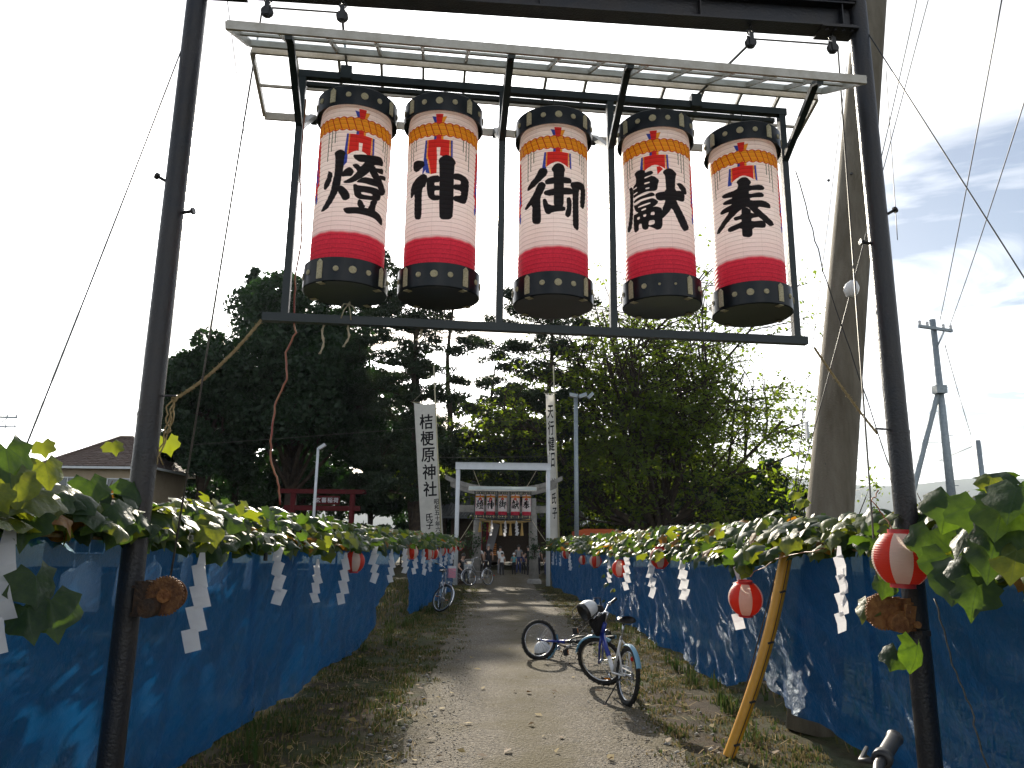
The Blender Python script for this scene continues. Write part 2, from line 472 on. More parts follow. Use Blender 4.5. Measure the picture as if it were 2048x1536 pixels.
# grass, weeds and straw along both margins
def blades(name, label, P, hmin, hmax, mats, lean=.5, wid=.006):
    n = len(P)
    h = rng.uniform(hmin, hmax, n); a = rng.uniform(0, 6.28, n); ln = rng.uniform(0, lean, n)
    dx, dy = np.cos(a), np.sin(a); px, py = -dy, dx
    w_ = wid * rng.uniform(.6, 1.4, n)
    b0 = P + np.stack([px * w_, py * w_, np.zeros(n)], -1); b1 = P - np.stack([px * w_, py * w_, np.zeros(n)], -1)
    mid = P + np.stack([dx * ln * h * .35, dy * ln * h * .35, h * .6], -1)
    m0 = mid + np.stack([px * w_ * .8, py * w_ * .8, np.zeros(n)], -1); m1 = mid - np.stack([px * w_ * .8, py * w_ * .8, np.zeros(n)], -1)
    tip = P + np.stack([dx * ln * h, dy * ln * h, h * (1 - .35 * ln)], -1)
    t0 = tip + np.stack([px * w_ * .1, py * w_ * .1, np.zeros(n)], -1); t1 = tip - np.stack([px * w_ * .1, py * w_ * .1, np.zeros(n)], -1)
    V = np.stack([b0, b1, m1, m0, t1, t0], 1).reshape(-1, 3)
    k = np.arange(n)[:, None] * 6
    Fq = np.concatenate([k + np.array([[0, 1, 2, 3]]), k + np.array([[3, 2, 4, 5]])], 0)
    mi = rng.integers(0, len(mats), n); mi = np.concatenate([mi, mi])
    o = np_mesh(name, V, Fq, mats, mi=mi)
    return tag(o, label, kind='stuff')
GR = [mat('grass_green', (0.045, 0.075, 0.018), .8, spec=.2, trans=.4), mat('grass_olive', (0.085, 0.085, 0.028), .8, spec=.2, trans=.4), mat('grass_dry', (0.20, 0.155, 0.075), .9, spec=.1, trans=.3)]
def clumps(n, per, xf, y0, y1, spread, ypow=1.4):
    cy = y0 + rng.random(n) ** ypow * (y1 - y0)
    cx = np.array([xf(v) for v in cy])
    P = np.repeat(np.stack([cx, cy, np.zeros(n)], -1), per, 0)
    P[:, :2] += rng.normal(0, spread, (n * per, 2))
    return P
PL = clumps(900, 28, lambda y: rng.uniform(lx(y) - .2, -1.0 if rng.random() < .85 else -.7), 4.5, 30, .06)
blades("grass", "short grass and weeds along the left margin of the path", PL, .012, .055, GR)
PR = clumps(760, 28, lambda y: rng.uniform(1.35 if rng.random() < .8 else 1.15, rx(y) + .1), 4.5, 30, .06)
blades("grass", "thin grass and dry straw along the right margin of the path", PR, .012, .05, [GR[0], GR[1], GR[2], GR[2]])
PM = clumps(260, 30, lambda y: rng.uniform(-1.0, 1.2), 9, 32, .10)
blades("grass", "moss green turf in thin patches on the far path", PM, .005, .018, [GR[1], GR[0]])
# tall weeds by the foot of the right screen
PW = clumps(16, 22, lambda y: rx(y) - rng.uniform(.05, .35), 5.8, 16, .05)
blades("weeds", "taller green weeds under the right blue screen", PW, .08, .22, [GR[0], GR[0], GR[1]], .9, .008)
PW = clumps(26, 22, lambda y: lx(y) + rng.uniform(-.1, .45), 5.8, 20, .05)
blades("weeds", "taller dark weeds under the left blue screen", PW, .08, .22, [GR[0], GR[0], GR[1]], .9, .008)
# grass of the vineyards behind the screens
P1 = np.stack([rng.uniform(-14, -2.4, 26000), rng.uniform(3, 34, 26000), np.zeros(26000)], -1)
P2 = np.stack([rng.uniform(2.7, 14, 26000), rng.uniform(3, 34, 26000), np.zeros(26000)], -1)
blades("grass", "grass of the vineyards behind the blue screens", np.concatenate([P1, P2]), .05, .16, GR, .7, .012)
# fallen straw
n = 900
P = np.concatenate([clumps(30, 15, lambda y: rng.uniform(1.3, rx(y)), 4.8, 14, .22), clumps(30, 15, lambda y: rng.uniform(lx(y) + .1, -.9), 4.8, 14, .22)])
a = rng.uniform(0, 6.28, len(P)); L_ = rng.uniform(.03, .10, len(P))
d = np.stack([np.cos(a) * L_, np.sin(a) * L_, rng.uniform(-.01, .02, len(P))], -1); q = np.stack([-np.sin(a) * .003, np.cos(a) * .003, np.zeros(len(P))], -1)
P[:, 2] = .02
V = np.stack([P - d - q, P + d - q, P + d + q, P - d + q], 1).reshape(-1, 3); V[:, 2] = np.maximum(V[:, 2], .008)
tag(np_mesh("straw", V, np.arange(len(V)).reshape(-1, 4), mat('dry_straw', (0.30, 0.22, 0.11), .9, spec=.1)), "fallen dry straw on the margins of the path", kind='stuff')

# larger stones on the verges and fallen leaves
def verge_pts(n):
    y = 4.6 + rng.random(n) ** 1.5 * 16; sd = rng.random(n) < .5
    x = np.where(sd, rng.normal(-1.0, .22, n), rng.normal(1.5, .20, n)); return np.stack([x, y, np.full(n, .012)], -1)
pebbles("stones", "scattered larger stones where the gravel meets the verge", 420, verge_pts, PB, .012, .034)
nl = 240; P = np.stack([rng.uniform(-2.1, 2.2, nl), 4.6 + rng.random(nl) ** 1.3 * 20, np.full(nl, .028)], -1); V = leaf_cards0 = None
a = rng.uniform(0, 6.28, nl); sz = rng.uniform(.02, .055, nl); ca, sa = np.cos(a) * sz, np.sin(a) * sz; zt = rng.uniform(.0, .03, nl)
V = np.stack([P + np.stack([-ca, -sa, 0 * ca], -1), P + np.stack([sa * .6, -ca * .6, zt], -1), P + np.stack([ca, sa, zt * .6], -1), P + np.stack([-sa * .6, ca * .6, zt * .2], -1)], 1).reshape(-1, 3)
tag(np_mesh("fallen_leaves", V, np.arange(len(V)).reshape(-1, 4), [mat('dead_leaf', (0.13, 0.075, 0.03), .8, trans=.2), mat('dead_leaf_yellow', (0.24, 0.17, 0.04), .8, trans=.3)], mi=rng.integers(0, 2, nl)), "fallen brown vine leaves on the path and verges", kind='stuff')

# hills on the horizon
hm = mat('forested_hill', (0.035, 0.06, 0.035), .95, spec=.1, var=(0.05, 0.07, 0.04), vscale=.004)
def hill(y, zmax, seed, name="hills"):
    r2 = np.random.default_rng(seed); k = 120
    X = np.linspace(-4200, 4200, k); Z = np.zeros(k)
    for o_ in range(1, 8):
        Z += np.sin(X / 8400 * 6.28 * o_ * 1.7 + r2.uniform(0, 6.28)) / o_ ** 1.15
    Z = (Z - Z.min()) / (Z.max() - Z.min()); Z = zmax * (.62 + .38 * Z)
    V = []; rows = 6
    for j in range(rows):
        f_ = j / (rows - 1)
        for i in range(k):
            V.append((X[i], y - 900 * (1 - f_) + r2.normal(0, 12), Z[i] * f_ ** .8 + (r2.normal(0, 6) if 0 < j < rows - 1 else 0) - (1 if j == 0 else 0)))
    for i in range(k): V.append((X[i], y + 900, -1))
    Fq = [(j * k + i, j * k + i + 1, (j + 1) * k + i + 1, (j + 1) * k + i) for j in range(rows) for i in range(k - 1)]
    tag(np_mesh(name, V, Fq, hm, smooth=True), "pale blue mountain ridge on the far horizon", kind='structure')
hill(3300, 345, 3)

# ------------------------------------------------------------------ blue screens
def tarp_mat():
    m = bpy.data.materials.new("blue_plastic_sheet"); m.use_nodes = True
    t = m.node_tree; N = t.nodes; b = N["Principled BSDF"]; out = N["Material Output"]
    tcn = N.new("ShaderNodeTexCoord")
    n = N.new("ShaderNodeTexNoise"); n.inputs["Scale"].default_value = 2.2; n.inputs["Detail"].default_value = 7
    t.links.new(tcn.outputs["Object"], n.inputs["Vector"])
    r = N.new("ShaderNodeValToRGB"); e = r.color_ramp.elements; e[0].position = .35; e[1].position = .7
    e[0].color = (0.0006, 0.0130, 0.066, 1); e[1].color = (0.0012, 0.019, 0.093, 1)
    t.links.new(n.outputs[0], r.inputs[0]); t.links.new(r.outputs[0], b.inputs["Base Color"])
    b.inputs["Roughness"].default_value = .36; b.inputs["Specular IOR Level"].default_value = .6
    b.inputs["Specular Tint"].default_value = (.12, .52, 1.0, 1)
    wv = N.new("ShaderNodeTexNoise"); wv.inputs["Scale"].default_value = 8; wv.inputs["Detail"].default_value = 9; wv.inputs["Roughness"].default_value = .68; wv.inputs["Distortion"].default_value = 1.2
    t.links.new(tcn.outputs["Object"], wv.inputs["Vector"])
    bp = N.new("ShaderNodeBump"); bp.inputs["Strength"].default_value = 1.0; bp.inputs["Distance"].default_value = .085
    # packing folds: a square grid of soft creases
    sp = N.new("ShaderNodeSeparateXYZ"); t.links.new(tcn.outputs["Object"], sp.inputs[0])
    def mth(op, a, b_=None):
        q = N.new("ShaderNodeMath"); q.operation = op
        for i_, v_ in enumerate((a, b_)):
            if v_ is None: continue
            if isinstance(v_, (int, float)): q.inputs[i_].default_value = v_
            else: t.links.new(v_, q.inputs[i_])
        return q.outputs[0]
    gy = mth('ABSOLUTE', mth('SUBTRACT', mth('FRACT', mth('MULTIPLY', mth('ADD', sp.outputs[1], mth('MULTIPLY', n.outputs[0], .12)), 1.55)), .5))
    gz = mth('ABSOLUTE', mth('SUBTRACT', mth('FRACT', mth('MULTIPLY', mth('ADD', sp.outputs[2], mth('MULTIPLY', n.outputs[0], .10)), 2.3)), .5))
    cre = mth('ADD', mth('MINIMUM', mth('MULTIPLY', gy, 9), 1.0), mth('MINIMUM', mth('MULTIPLY', gz, 7), 1.0))
    hsum = mth('ADD', wv.outputs[0], mth('MULTIPLY', cre, .05))
    t.links.new(hsum, bp.inputs["Height"]); t.links.new(bp.outputs[0], b.inputs["Normal"])
    tr = N.new("ShaderNodeBsdfTranslucent"); tr.inputs[0].default_value = (0.006, 0.115, 0.32, 1)
    mx = N.new("ShaderNodeMixShader"); mx.inputs[0].default_value = .45
    t.links.new(b.outputs[0], mx.inputs[1]); t.links.new(tr.outputs[0], mx.inputs[2])
    tp = N.new("ShaderNodeBsdfTransparent"); tp.inputs[0].default_value = (.55, .8, 1, 1)
    m2 = N.new("ShaderNodeMixShader"); m2.inputs[0].default_value = .19
    t.links.new(mx.outputs[0], m2.inputs[1]); t.links.new(tp.outputs[0], m2.inputs[2])
    t.links.new(m2.outputs[0], out.inputs[0])
    return m
M['tarp'] = tarp_mat()
def sheet(fx, y0, y1, ztop, zbot, ny, nz_, seed, label, y1b=None, y0b=None, amp=1.0):
    r2 = np.random.default_rng(seed)
    ph = r2.uniform(0, 6.28, 8)
    V = np.zeros((ny + 1, nz_ + 1, 3))
    for i in range(ny + 1):
        s = i / ny
        for k in range(nz_ + 1):
            q = k / nz_
            ye = y1 + ((y1b if y1b is not None else y1) - y1) * (1 - q) ** 1.0
            ys_ = y0 + ((y0b if y0b is not None else y0) - y0) * (1 - q)
            y = ys_ + (ye - ys_) * s
            x = fx(y)
            sag = .035 * math.sin(y * 2.6 + ph[0]) ** 2 + .02 * math.sin(y * 1.1 + ph[1])
            zt = ztop(y) - sag
            zb = zbot(y) + .03 * math.sin(y * 1.9 + ph[2])
            z = zb + (zt - zb) * q
            wv = .030 * math.sin(y * 3.1 + 1.2 * q + ph[3]) + .02 * math.sin(y * 7.3 - 3 * q + ph[4]) + .012 * math.sin(y * 15 + 5 * q + ph[5]) + .02 * math.sin(z * 6 + y * 2 + ph[6])
            wv += .014 * math.sin((y - z * 1.9) * 9 + ph[7]) + .007 * math.sin((y - z * 1.2) * 23 + ph[1]) + .005 * math.sin((y * .8 + z * 2.1) * 31 + 2 * math.sin(y * 3) + ph[2])
            x += amp * wv * (1 - .6 * q)
            V[i, k] = (x, y, z)
    idx = np.arange((ny + 1) * (nz_ + 1)).reshape(ny + 1, nz_ + 1)
    Fq = np.stack([idx[:-1, :-1], idx[1:, :-1], idx[1:, 1:], idx[:-1, 1:]], -1).reshape(-1, 4)
    o = np_mesh("blue_screen", V.reshape(-1, 3), Fq, M['tarp'], smooth=True)
    return tag(o, label, "tarpaulin", "blue sheets hung from the vine trellis")
sheet(lx, 1.0, 16.6, lambda y: 1.66, lambda y: .05, 420, 40, 1, "long blue sheet along the left side with its loose far end pulled away", y1b=12.3)
sheet(lambda y: lx(y) + .02, 16.2, 27.6, lambda y: 1.64, lambda y: .02, 240, 36, 2, "shorter blue sheet on the left behind the parked basket bicycle", y0b=17.6)
sheet(rx, 1.0, 30.4, lambda y: 1.66 - .006 * y, lambda y: float(np.interp(y, [0, 5, 6.2, 7.6, 9, 40], [.02, .05, .30, .34, .06, .03])), 760, 40, 3, "long blue sheet along the right side, hung in front of the concrete pole")

# ------------------------------------------------------------------ thin air haze between here and the hills
hz_ = MB(); hz_.box((0, 2450, 224), (8800, 5700, 452)); 
vm = bpy.data.materials.new("haze_air"); vm.use_nodes = True; t = vm.node_tree
for n in list(t.nodes): t.nodes.remove(n)
vo_ = t.nodes.new("ShaderNodeOutputMaterial"); pv = t.nodes.new("ShaderNodeVolumePrincipled")
pv.inputs["Color"].default_value = (.80, .88, 1.0, 1); pv.inputs["Density"].default_value = .00012; pv.inputs["Anisotropy"].default_value = .25
t.links.new(pv.outputs[0], vo_.inputs["Volume"])
tag(hz_.build("haze", vm), "thin bluish air haze over the whole place", kind='stuff')
# ------------------------------------------------------------------ grape vines on the trellis
def leaf_shape(seed, drop=1.0, small=False):
    """lobed, toothed grape leaf about 1 unit wide, base at origin, tip along +Y, face +Z, curled down at the rim"""
    r2 = np.random.default_rng(seed)
    out = []
    n_ = 9 if small else 17
    lobes = ((0, .20, .34), (1.08, .13, .30), (-1.08, .13, .30), (2.0, .09, .30), (-2.0, .09, .30))
    ph_ = r2.uniform(0, 6.28)
    for i in range(n_):
        a = -2.62 + 5.24 * i / (n_ - 1)
        r_ = .44 + sum(h * math.exp(-((a - c) / w_) ** 2) for c, h, w_ in lobes) + .02 * math.sin(3 * a + ph_)
        if not small: r_ *= 1 + (.055 if i % 2 == 0 else -.055) + r2.uniform(-.03, .03)
        out.append((a, r_))
    curl = r2.uniform(.15, .72) * drop; fold = r2.uniform(.1, .6); tw = r2.uniform(-.3, .3)
    def z(x, y):
        rr = math.hypot(x, y - .1)
        return -curl * rr * rr - fold * abs(x) * .55 + .10 * math.sin(7 * x + seed) * rr + .07 * math.sin(9 * y + 2 * seed) * rr + tw * x * y
    V = [(0, .02, 0)]
    inner = []
    for a, r_ in out:
        x, y = math.sin(a) * r_, math.cos(a) * r_ + .12
        V.append((x, y, z(x, y)))
    k = len(out)
    for a, r_ in out[::2] if not small else []:
        pass
    F_ = []
    if small:
        for i in range(k - 1): F_.append((0, 1 + i, 2 + i))
    else:
        # mid ring gives the blade its curl
        b = len(V)
        for a, r_ in out:
            x, y = math.sin(a) * r_ * .55, math.cos(a) * r_ * .55 + .08
            V.append((x, y, z(x, y)))
        for i in range(k - 1):
            F_.append((0, b + i, b + i + 1)); F_.append((b + i, 1 + i, 2 + i)); F_.append((b + i, 2 + i, b + i + 1))
    return np.array(V), np.array(F_)
def leaf_mat(name, top, top2, tcol, rough=.35, veins=False):
    m = bpy.data.materials.new(name); m.use_nodes = True
    t = m.node_tree; N = t.nodes; b = N["Principled BSDF"]; out = N["Material Output"]
    tcn = N.new("ShaderNodeTexCoord"); oi = N.new("ShaderNodeObjectInfo")
    n = N.new("ShaderNodeTexNoise"); n.inputs["Scale"].default_value = 5; n.inputs["Detail"].default_value = 5
    t.links.new(tcn.outputs["Object"], n.inputs["Vector"])
    r = N.new("ShaderNodeValToRGB"); e = r.color_ramp.elements; e[0].position = .38; e[1].position = .72
    e[0].color = (*top, 1); e[1].color = (*top2, 1); t.links.new(n.outputs[0], r.inputs[0])
    csk = r.outputs[0]; tsk = None
    if veins:      # main veins fanning out from the stalk, and fine side veins
        def mth(op, a, b_=None):
            q = N.new("ShaderNodeMath"); q.operation = op
            for i_, v_ in enumerate((a, b_)):
                if v_ is None: continue
                if isinstance(v_, (int, float)): q.inputs[i_].default_value = v_
                else: t.links.new(v_, q.inputs[i_])
            return q.outputs[0]
        sx = N.new("ShaderNodeSeparateXYZ"); t.links.new(tcn.outputs["Object"], sx.inputs[0])
        ay = mth('ADD', sx.outputs[1], 0.02); ang = mth('ABSOLUTE', mth('ARCTAN2', sx.outputs[0], ay))
        rad = mth('SQRT', mth('ADD', mth('MULTIPLY', sx.outputs[0], sx.outputs[0]), mth('MULTIPLY', ay, ay)))
        dmin = mth('MINIMUM', mth('MINIMUM', ang, mth('ABSOLUTE', mth('SUBTRACT', ang, 0.92))), mth('ABSOLUTE', mth('SUBTRACT', ang, 1.85)))
        side = mth('ABSOLUTE', mth('SUBTRACT', mth('FRACT', mth('ADD', mth('MULTIPLY', rad, 9.0), mth('MULTIPLY', dmin, -5.0))), 0.5))
        mv = mth('LESS_THAN', mth('MULTIPLY', dmin, rad), 0.010); ms = mth('MULTIPLY', mth('LESS_THAN', side, 0.06), 0.45)
        vein = mth('MAXIMUM', mv, ms)
        mc = N.new("ShaderNodeMixRGB"); mc.inputs[2].default_value = (top[0] * 2.2 + .02, top[1] * 1.9 + .02, top[2] * 1.9 + .01, 1); t.links.new(vein, mc.inputs[0]); t.links.new(csk, mc.inputs[1]); csk = mc.outputs[0]
        m3 = N.new("ShaderNodeMixRGB"); m3.inputs[1].default_value = (*tcol, 1); m3.inputs[2].default_value = (tcol[0] * .5, tcol[1] * .5, tcol[2] * .5, 1); t.links.new(vein, m3.inputs[0])
        m4 = N.new("ShaderNodeMixRGB"); m4.blend_type = 'MULTIPLY'; m4.inputs[0].default_value = .75; t.links.new(m3.outputs[0], m4.inputs[1])
        nr = N.new("ShaderNodeValToRGB"); nr.color_ramp.elements[0].color = (.45, .5, .5, 1); nr.color_ramp.elements[1].color = (1.3, 1.2, 1, 1); nr.color_ramp.elements[0].position = .3; nr.color_ramp.elements[1].position = .7; t.links.new(n.outputs[0], nr.inputs[0]); t.links.new(nr.outputs[0], m4.inputs[2]); tsk = m4.outputs[0]
    t.links.new(csk, b.inputs["Base Color"])
    b.inputs["Roughness"].default_value = rough; b.inputs["Specular IOR Level"].default_value = .38
    v = N.new("ShaderNodeTexNoise"); v.inputs["Scale"].default_value = 6; v.inputs["Detail"].default_value = 3; t.links.new(tcn.outputs["Object"], v.inputs["Vector"])
    bp = N.new("ShaderNodeBump"); bp.inputs["Strength"].default_value = .3; bp.inputs["Distance"].default_value = .02
    t.links.new(v.outputs[0], bp.inputs["Height"]); t.links.new(bp.outputs[0], b.inputs["Normal"])
    tr = N.new("ShaderNodeBsdfTranslucent"); tr.inputs[0].default_value = (*tcol, 1)
    if tsk is not None: t.links.new(tsk, tr.inputs[0])
    mx = N.new("ShaderNodeMixShader"); mx.inputs[0].default_value = .48
    t.links.new(b.outputs[0], mx.inputs[1]); t.links.new(tr.outputs[0], mx.inputs[2]); t.links.new(mx.outputs[0], out.inputs[0])
    return m
LM = [leaf_mat('vine_leaf_green', (0.018, 0.046, 0.020), (0.030, 0.062, 0.025), (0.10, 0.18, 0.012), .44),
      leaf_mat('vine_leaf_light', (0.060, 0.095, 0.022), (0.10, 0.12, 0.025), (0.26, 0.30, 0.015), .45),
      leaf_mat('vine_leaf_brown', (0.16, 0.07, 0.02), (0.28, 0.16, 0.02), (0.42, 0.18, 0.01), .6)]
LMV = [leaf_mat('veined_leaf_green', (0.018, 0.046, 0.020), (0.030, 0.062, 0.025), (0.10, 0.18, 0.012), .44, True),
       leaf_mat('veined_leaf_light', (0.055, 0.088, 0.020), (0.09, 0.11, 0.024), (0.26, 0.30, 0.015), .45, True),
       leaf_mat('veined_leaf_brown', (0.16, 0.07, 0.02), (0.28, 0.16, 0.02), (0.42, 0.18, 0.01), .6, True)]
SH = [leaf_shape(i) for i in range(9)]
SHS = [leaf_shape(i + 20, small=True) for i in range(6)]
LEAFME = {}
def leaf_mesh(i, k):
    if (i, k) not in LEAFME:
        V, F_ = SH[i]
        me = bpy.data.meshes.new("leaf"); me.from_pydata(V.tolist(), [], F_.tolist()); me.materials.append(LMV[k]); me.shade_smooth(); me.update()
        LEAFME[(i, k)] = me
    return LEAFME[(i, k)]
def leaf_matrix(p, nrm, tip, size):
    z = Vector(nrm).normalized(); y = Vector(tip); y = (y - z * y.dot(z))
    if y.length < 1e-4: y = Vector((0, 1, 0)).cross(z)
    y.normalize(); x = y.cross(z)
    m_ = Matrix((x, y, z)).transposed() * size
    m_ = m_.to_4x4(); m_.translation = Vector(p); return m_
def vine_row(side, fx, label, extra, topz, botz, y0, y1, n_front, n_roof, out_w):
    """one row of grapevine: canes, individual leaves near the camera, the rest as foliage"""
    root = empty("grapevine", (fx(8), 8, 0), label, "grapevine")
    r2 = np.random.default_rng(11 + side)
    L = []
    for i in range(n_front):
        y = y0 + (y1 - y0) * r2.random() ** 1.25
        zt, zb = topz(y), botz(y)
        q = r2.random()
        z = zb + (zt - zb) * (q ** .9)
        # fringe that leans over the path; thickness about half a metre
        x = fx(y) - side * (abs(r2.normal(0, .15)) + .08 * (1 - q)) + side * .16 * q
        L.append((x, y, z, 0))
    for i in range(n_roof):
        y = y0 + (y1 - y0) * r2.random() ** 1.1
        q = r2.random(); x = fx(y) + side * ((.02 + q * .9) if q < .30 else (.25 + q ** 1.1 * out_w))
        if math.sin(y * 4.1 + 1.7 * side) + math.sin(y * 2.3 + x * 3) > .95 and y > 5.5 and r2.random() < .8: continue
        z = 1.74 + r2.normal(0, .07) + .06 * math.sin(x * 2 + y * 1.3)
        L.append((x, y, z, 1))
    items = []
    for (x, y, z, rf) in L:
        nrm = Vector((-side * r2.uniform(.1, 1.0), -r2.uniform(-.25, .75), r2.uniform(.25, 1.0))) if not rf else Vector((r2.normal(0, .35) - side * .2, r2.normal(0, .35), 1))
        if (not rf and z > topz(y) - .30 and r2.random() < .22): nrm = Vector((-side * r2.uniform(-.1, .45), -r2.uniform(.0, .45), 1.0))
        nrm += Vector(r2.normal(0, .22, 3).tolist())
        tip = Vector((-side * r2.uniform(.2, 1), r2.normal(-.2, .6), -r2.uniform(.4, 1.5)))
        s = r2.uniform(.11, .20)
        k = 0 if r2.random() < .6 else (1 if r2.random() < .88 else 2)
        items.append((Vector((x, y, z)), nrm, tip, s, k, int(r2.integers(0, 9))))
    for (px, py, dist_x, s, k) in extra:
        p = at_x(px, py, dist_x)
        s *= .86
        items.append((p, Vector((-side * .5, -.7, .5)) + Vector(r2.normal(0, .25, 3).tolist()), Vector((-side * .4, -.1, -1)), s, k, int(r2.integers(0, 9))))
    # the ones that show largest become parts
    cam_p = Vector((0, 0, EYE))
    def big(it):
        p = it[0]; d = p - cam_p
        if d.dot(CF) < .3: return -1
        qx = 1024 + FPX * d.dot(CR) / d.dot(CF)
        if not (-150 < qx < 2200): return -1
        hid = .45 if abs(p.x) > abs(fx(p.y)) + .45 else 1.0
        return it[3] / d.length * hid
    items.sort(key=big, reverse=True)
    for it in items[:285]:
        o = link("leaf", leaf_mesh(it[5], it[4]), root)
        mm = leaf_matrix(it[0] - root.location, it[1], it[2], it[3])
        o.matrix_local = mm
    V = []; F_ = []; mi = []; nb = 0
    for it in items[285:]:
        far = it[0].y > 13
        v, f_ = (SHS[it[5] % 6] if far else SH[it[5]])
        mm = np.array(leaf_matrix(it[0] - root.location, it[1], it[2], it[3]))
        V.append(v @ mm[:3, :3].T + mm[:3, 3]); F_.append(f_ + nb); nb += len(v); mi += [it[4]] * len(f_)
    o = np_mesh("foliage", np.concatenate(V), np.concatenate(F_), LM, root, mi, True)
    tag(o, kind='stuff')
    # canes and the trellis wire they climb on
    for c_ in range(7):
        pts = []; y = y0 + .2
        off = r2.uniform(-.02, .28); zz = 1.66 + r2.uniform(-.05, .12)
        while y < y1:
            pts.append((fx(y) + side * (off + .06 * math.sin(y * 1.7 + c_)), y, zz + .04 * math.sin(y * 2.3 + c_ * 2))); y += .35
        m_ = MB(); m_.tube(pts, .007 + .003 * (c_ % 3), 5); m_.build("cane", CANE, root, True)
    for j in range(10):       # short shoots standing out of the top with their own stalks
        y = y0 + (y1 - y0) * (j + r2.random()) / 10 * .7
        x = fx(y) + side * .1
        m_ = MB(); m_.tube([(x, y, 1.7), (x - side * .05, y - .05, topz(y) - .05), (x - side * .12, y - .1, topz(y) + .06)], [.006, .004, .002], 5)
        m_.build("shoot", CANE, root, True)
    return root
CANE = mat('vine_cane', (0.13, 0.075, 0.04), .8, var=(0.08, 0.05, 0.03), vscale=20)
LE = [(72, 1150, -1.95, .24, 0), (100, 1200, -1.9, .26, 0), (55, 1215, -1.95, .22, 0), (30, 950, -2.0, .22, 1), (55, 985, -2.0, .25, 1), (90, 925, -2.1, .20, 1), (12, 895, -2.05, .27, 0), (225, 1010, -2.0, .25, 0), (150, 985, -2.05, .25, 0), (180, 960, -2.1, .22, 0), (265, 965, -2.1, .22, 0), (430, 1095, -2.05, .22, 0), (415, 1075, -2.05, .18, 1), (445, 1080, -2.05, .18, 1), (655, 1105, -2.1, .2, 1), (640, 1095, -2.1, .2, 0), (335, 880, -2.2, .16, 1), (225, 885, -2.2, .13, 1), (85, 885, -2.2, .12, 1)]
RE = [(1735, 1205, 2.1, .19, 1), (1835, 1290, 2.1, .22, 0), (1795, 1300, 2.1, .20, 0), (1925, 1130, 2.05, .30, 0), (1895, 1110, 2.05, .26, 0), (1955, 1170, 2.0, .22, 0), (1990, 1090, 2.0, .24, 0), (2035, 1100, 2.0, .22, 1), (1900, 990, 2.1, .28, 0), (1960, 1010, 2.05, .28, 0), (2010, 1000, 2.0, .28, 0), (1770, 1160, 2.15, .17, 0), (1860, 1060, 2.1, .26, 0), (1940, 1050, 2.05, .26, 0), (2000, 1050, 2.0, .24, 0), (2035, 975, 2.0, .26, 0), (1985, 955, 2.1, .14, 1), (1730, 1075, 2.2, .18, 0), (1490, 1130, 2.2, .2, 1), (1470, 1125, 2.2, .22, 0), (1605, 1000, 2.3, .13, 1), (1590, 985, 2.3, .12, 1)]
for (px, py, s) in [(1180, 1118, .16), (1160, 1130, .15), (1150, 1140, .14), (1190, 1130, .16), (1212, 1120, .18), (1222, 1140, .17), (1205, 1150, .15), (1212, 1168, .17), (1225, 1178, .15), (1206, 1200, .13), (1165, 1115, .15), (1152, 1165, .10), (1235, 1110, .17), (1145, 1125, .14)]:
    RE.append((px, py, 2.1, s, int(rng.random() < .5)))
for (px, py, s) in [(785, 1095, .15), (772, 1090, .15), (795, 1100, .14), (808, 1098, .14), (770, 1104, .13)]:
    LE.append((px, py, -2.1, s, 0))
vine_row(-1, lx, "grapevine with large drooping leaves above the left blue screens", LE, lambda y: float(np.interp(y, [0, 4, 5, 6.5, 10, 30], [1.92, 1.88, 1.86, 1.90, 1.86, 1.86])), lambda y: float(np.interp(y, [0, 3.5, 5.4, 10, 30], [1.68, 1.68, 1.58, 1.56, 1.54])), 2.2, 28.5, 2300, 2600, 5.0)
vine_row(1, rx, "grapevine with sunlit leaves above the right blue screen and yellow guard", RE, lambda y: float(np.interp(y, [0, 3.6, 4.5, 5.5, 7.3, 12, 31], [2.0, 1.98, 1.90, 1.85, 1.85, 1.90, 1.86])), lambda y: float(np.interp(y, [0, 3.8, 5.2, 7.3, 12, 31], [1.45, 1.50, 1.62, 1.50, 1.46, 1.45])), 2.2, 30.5, 2500, 2600, 5.0)
# trellis posts of the vineyards, seen through the sheets
tp = None
for side, fx in ((-1, lx), (1, rx)):
    for j in range(4):
        y = 4.6 + j * 3.4; x = fx(y) + side * (.35 if j % 2 else .9)
        if side > 0 and 6 < y < 9: x += .9
        if tp is None:
            m_ = MB(); m_.lathe([(.035, 0), (.033, 1.72)], 8, cap0=True, cap1=True); tp = m_.build("trellis_post", M['wood'])
            o = tp
        else:
            o = tp.copy(); col.objects.link(o)
        o.location = (x, y, 0)
        tag(o, "%s of the thin trellis posts behind the %s blue sheet" % (("nearest", "second nearest", "third", "farthest")[j], "left" if side < 0 else "right"), "post", "trellis posts behind the %s sheets" % ("left" if side < 0 else "right"))
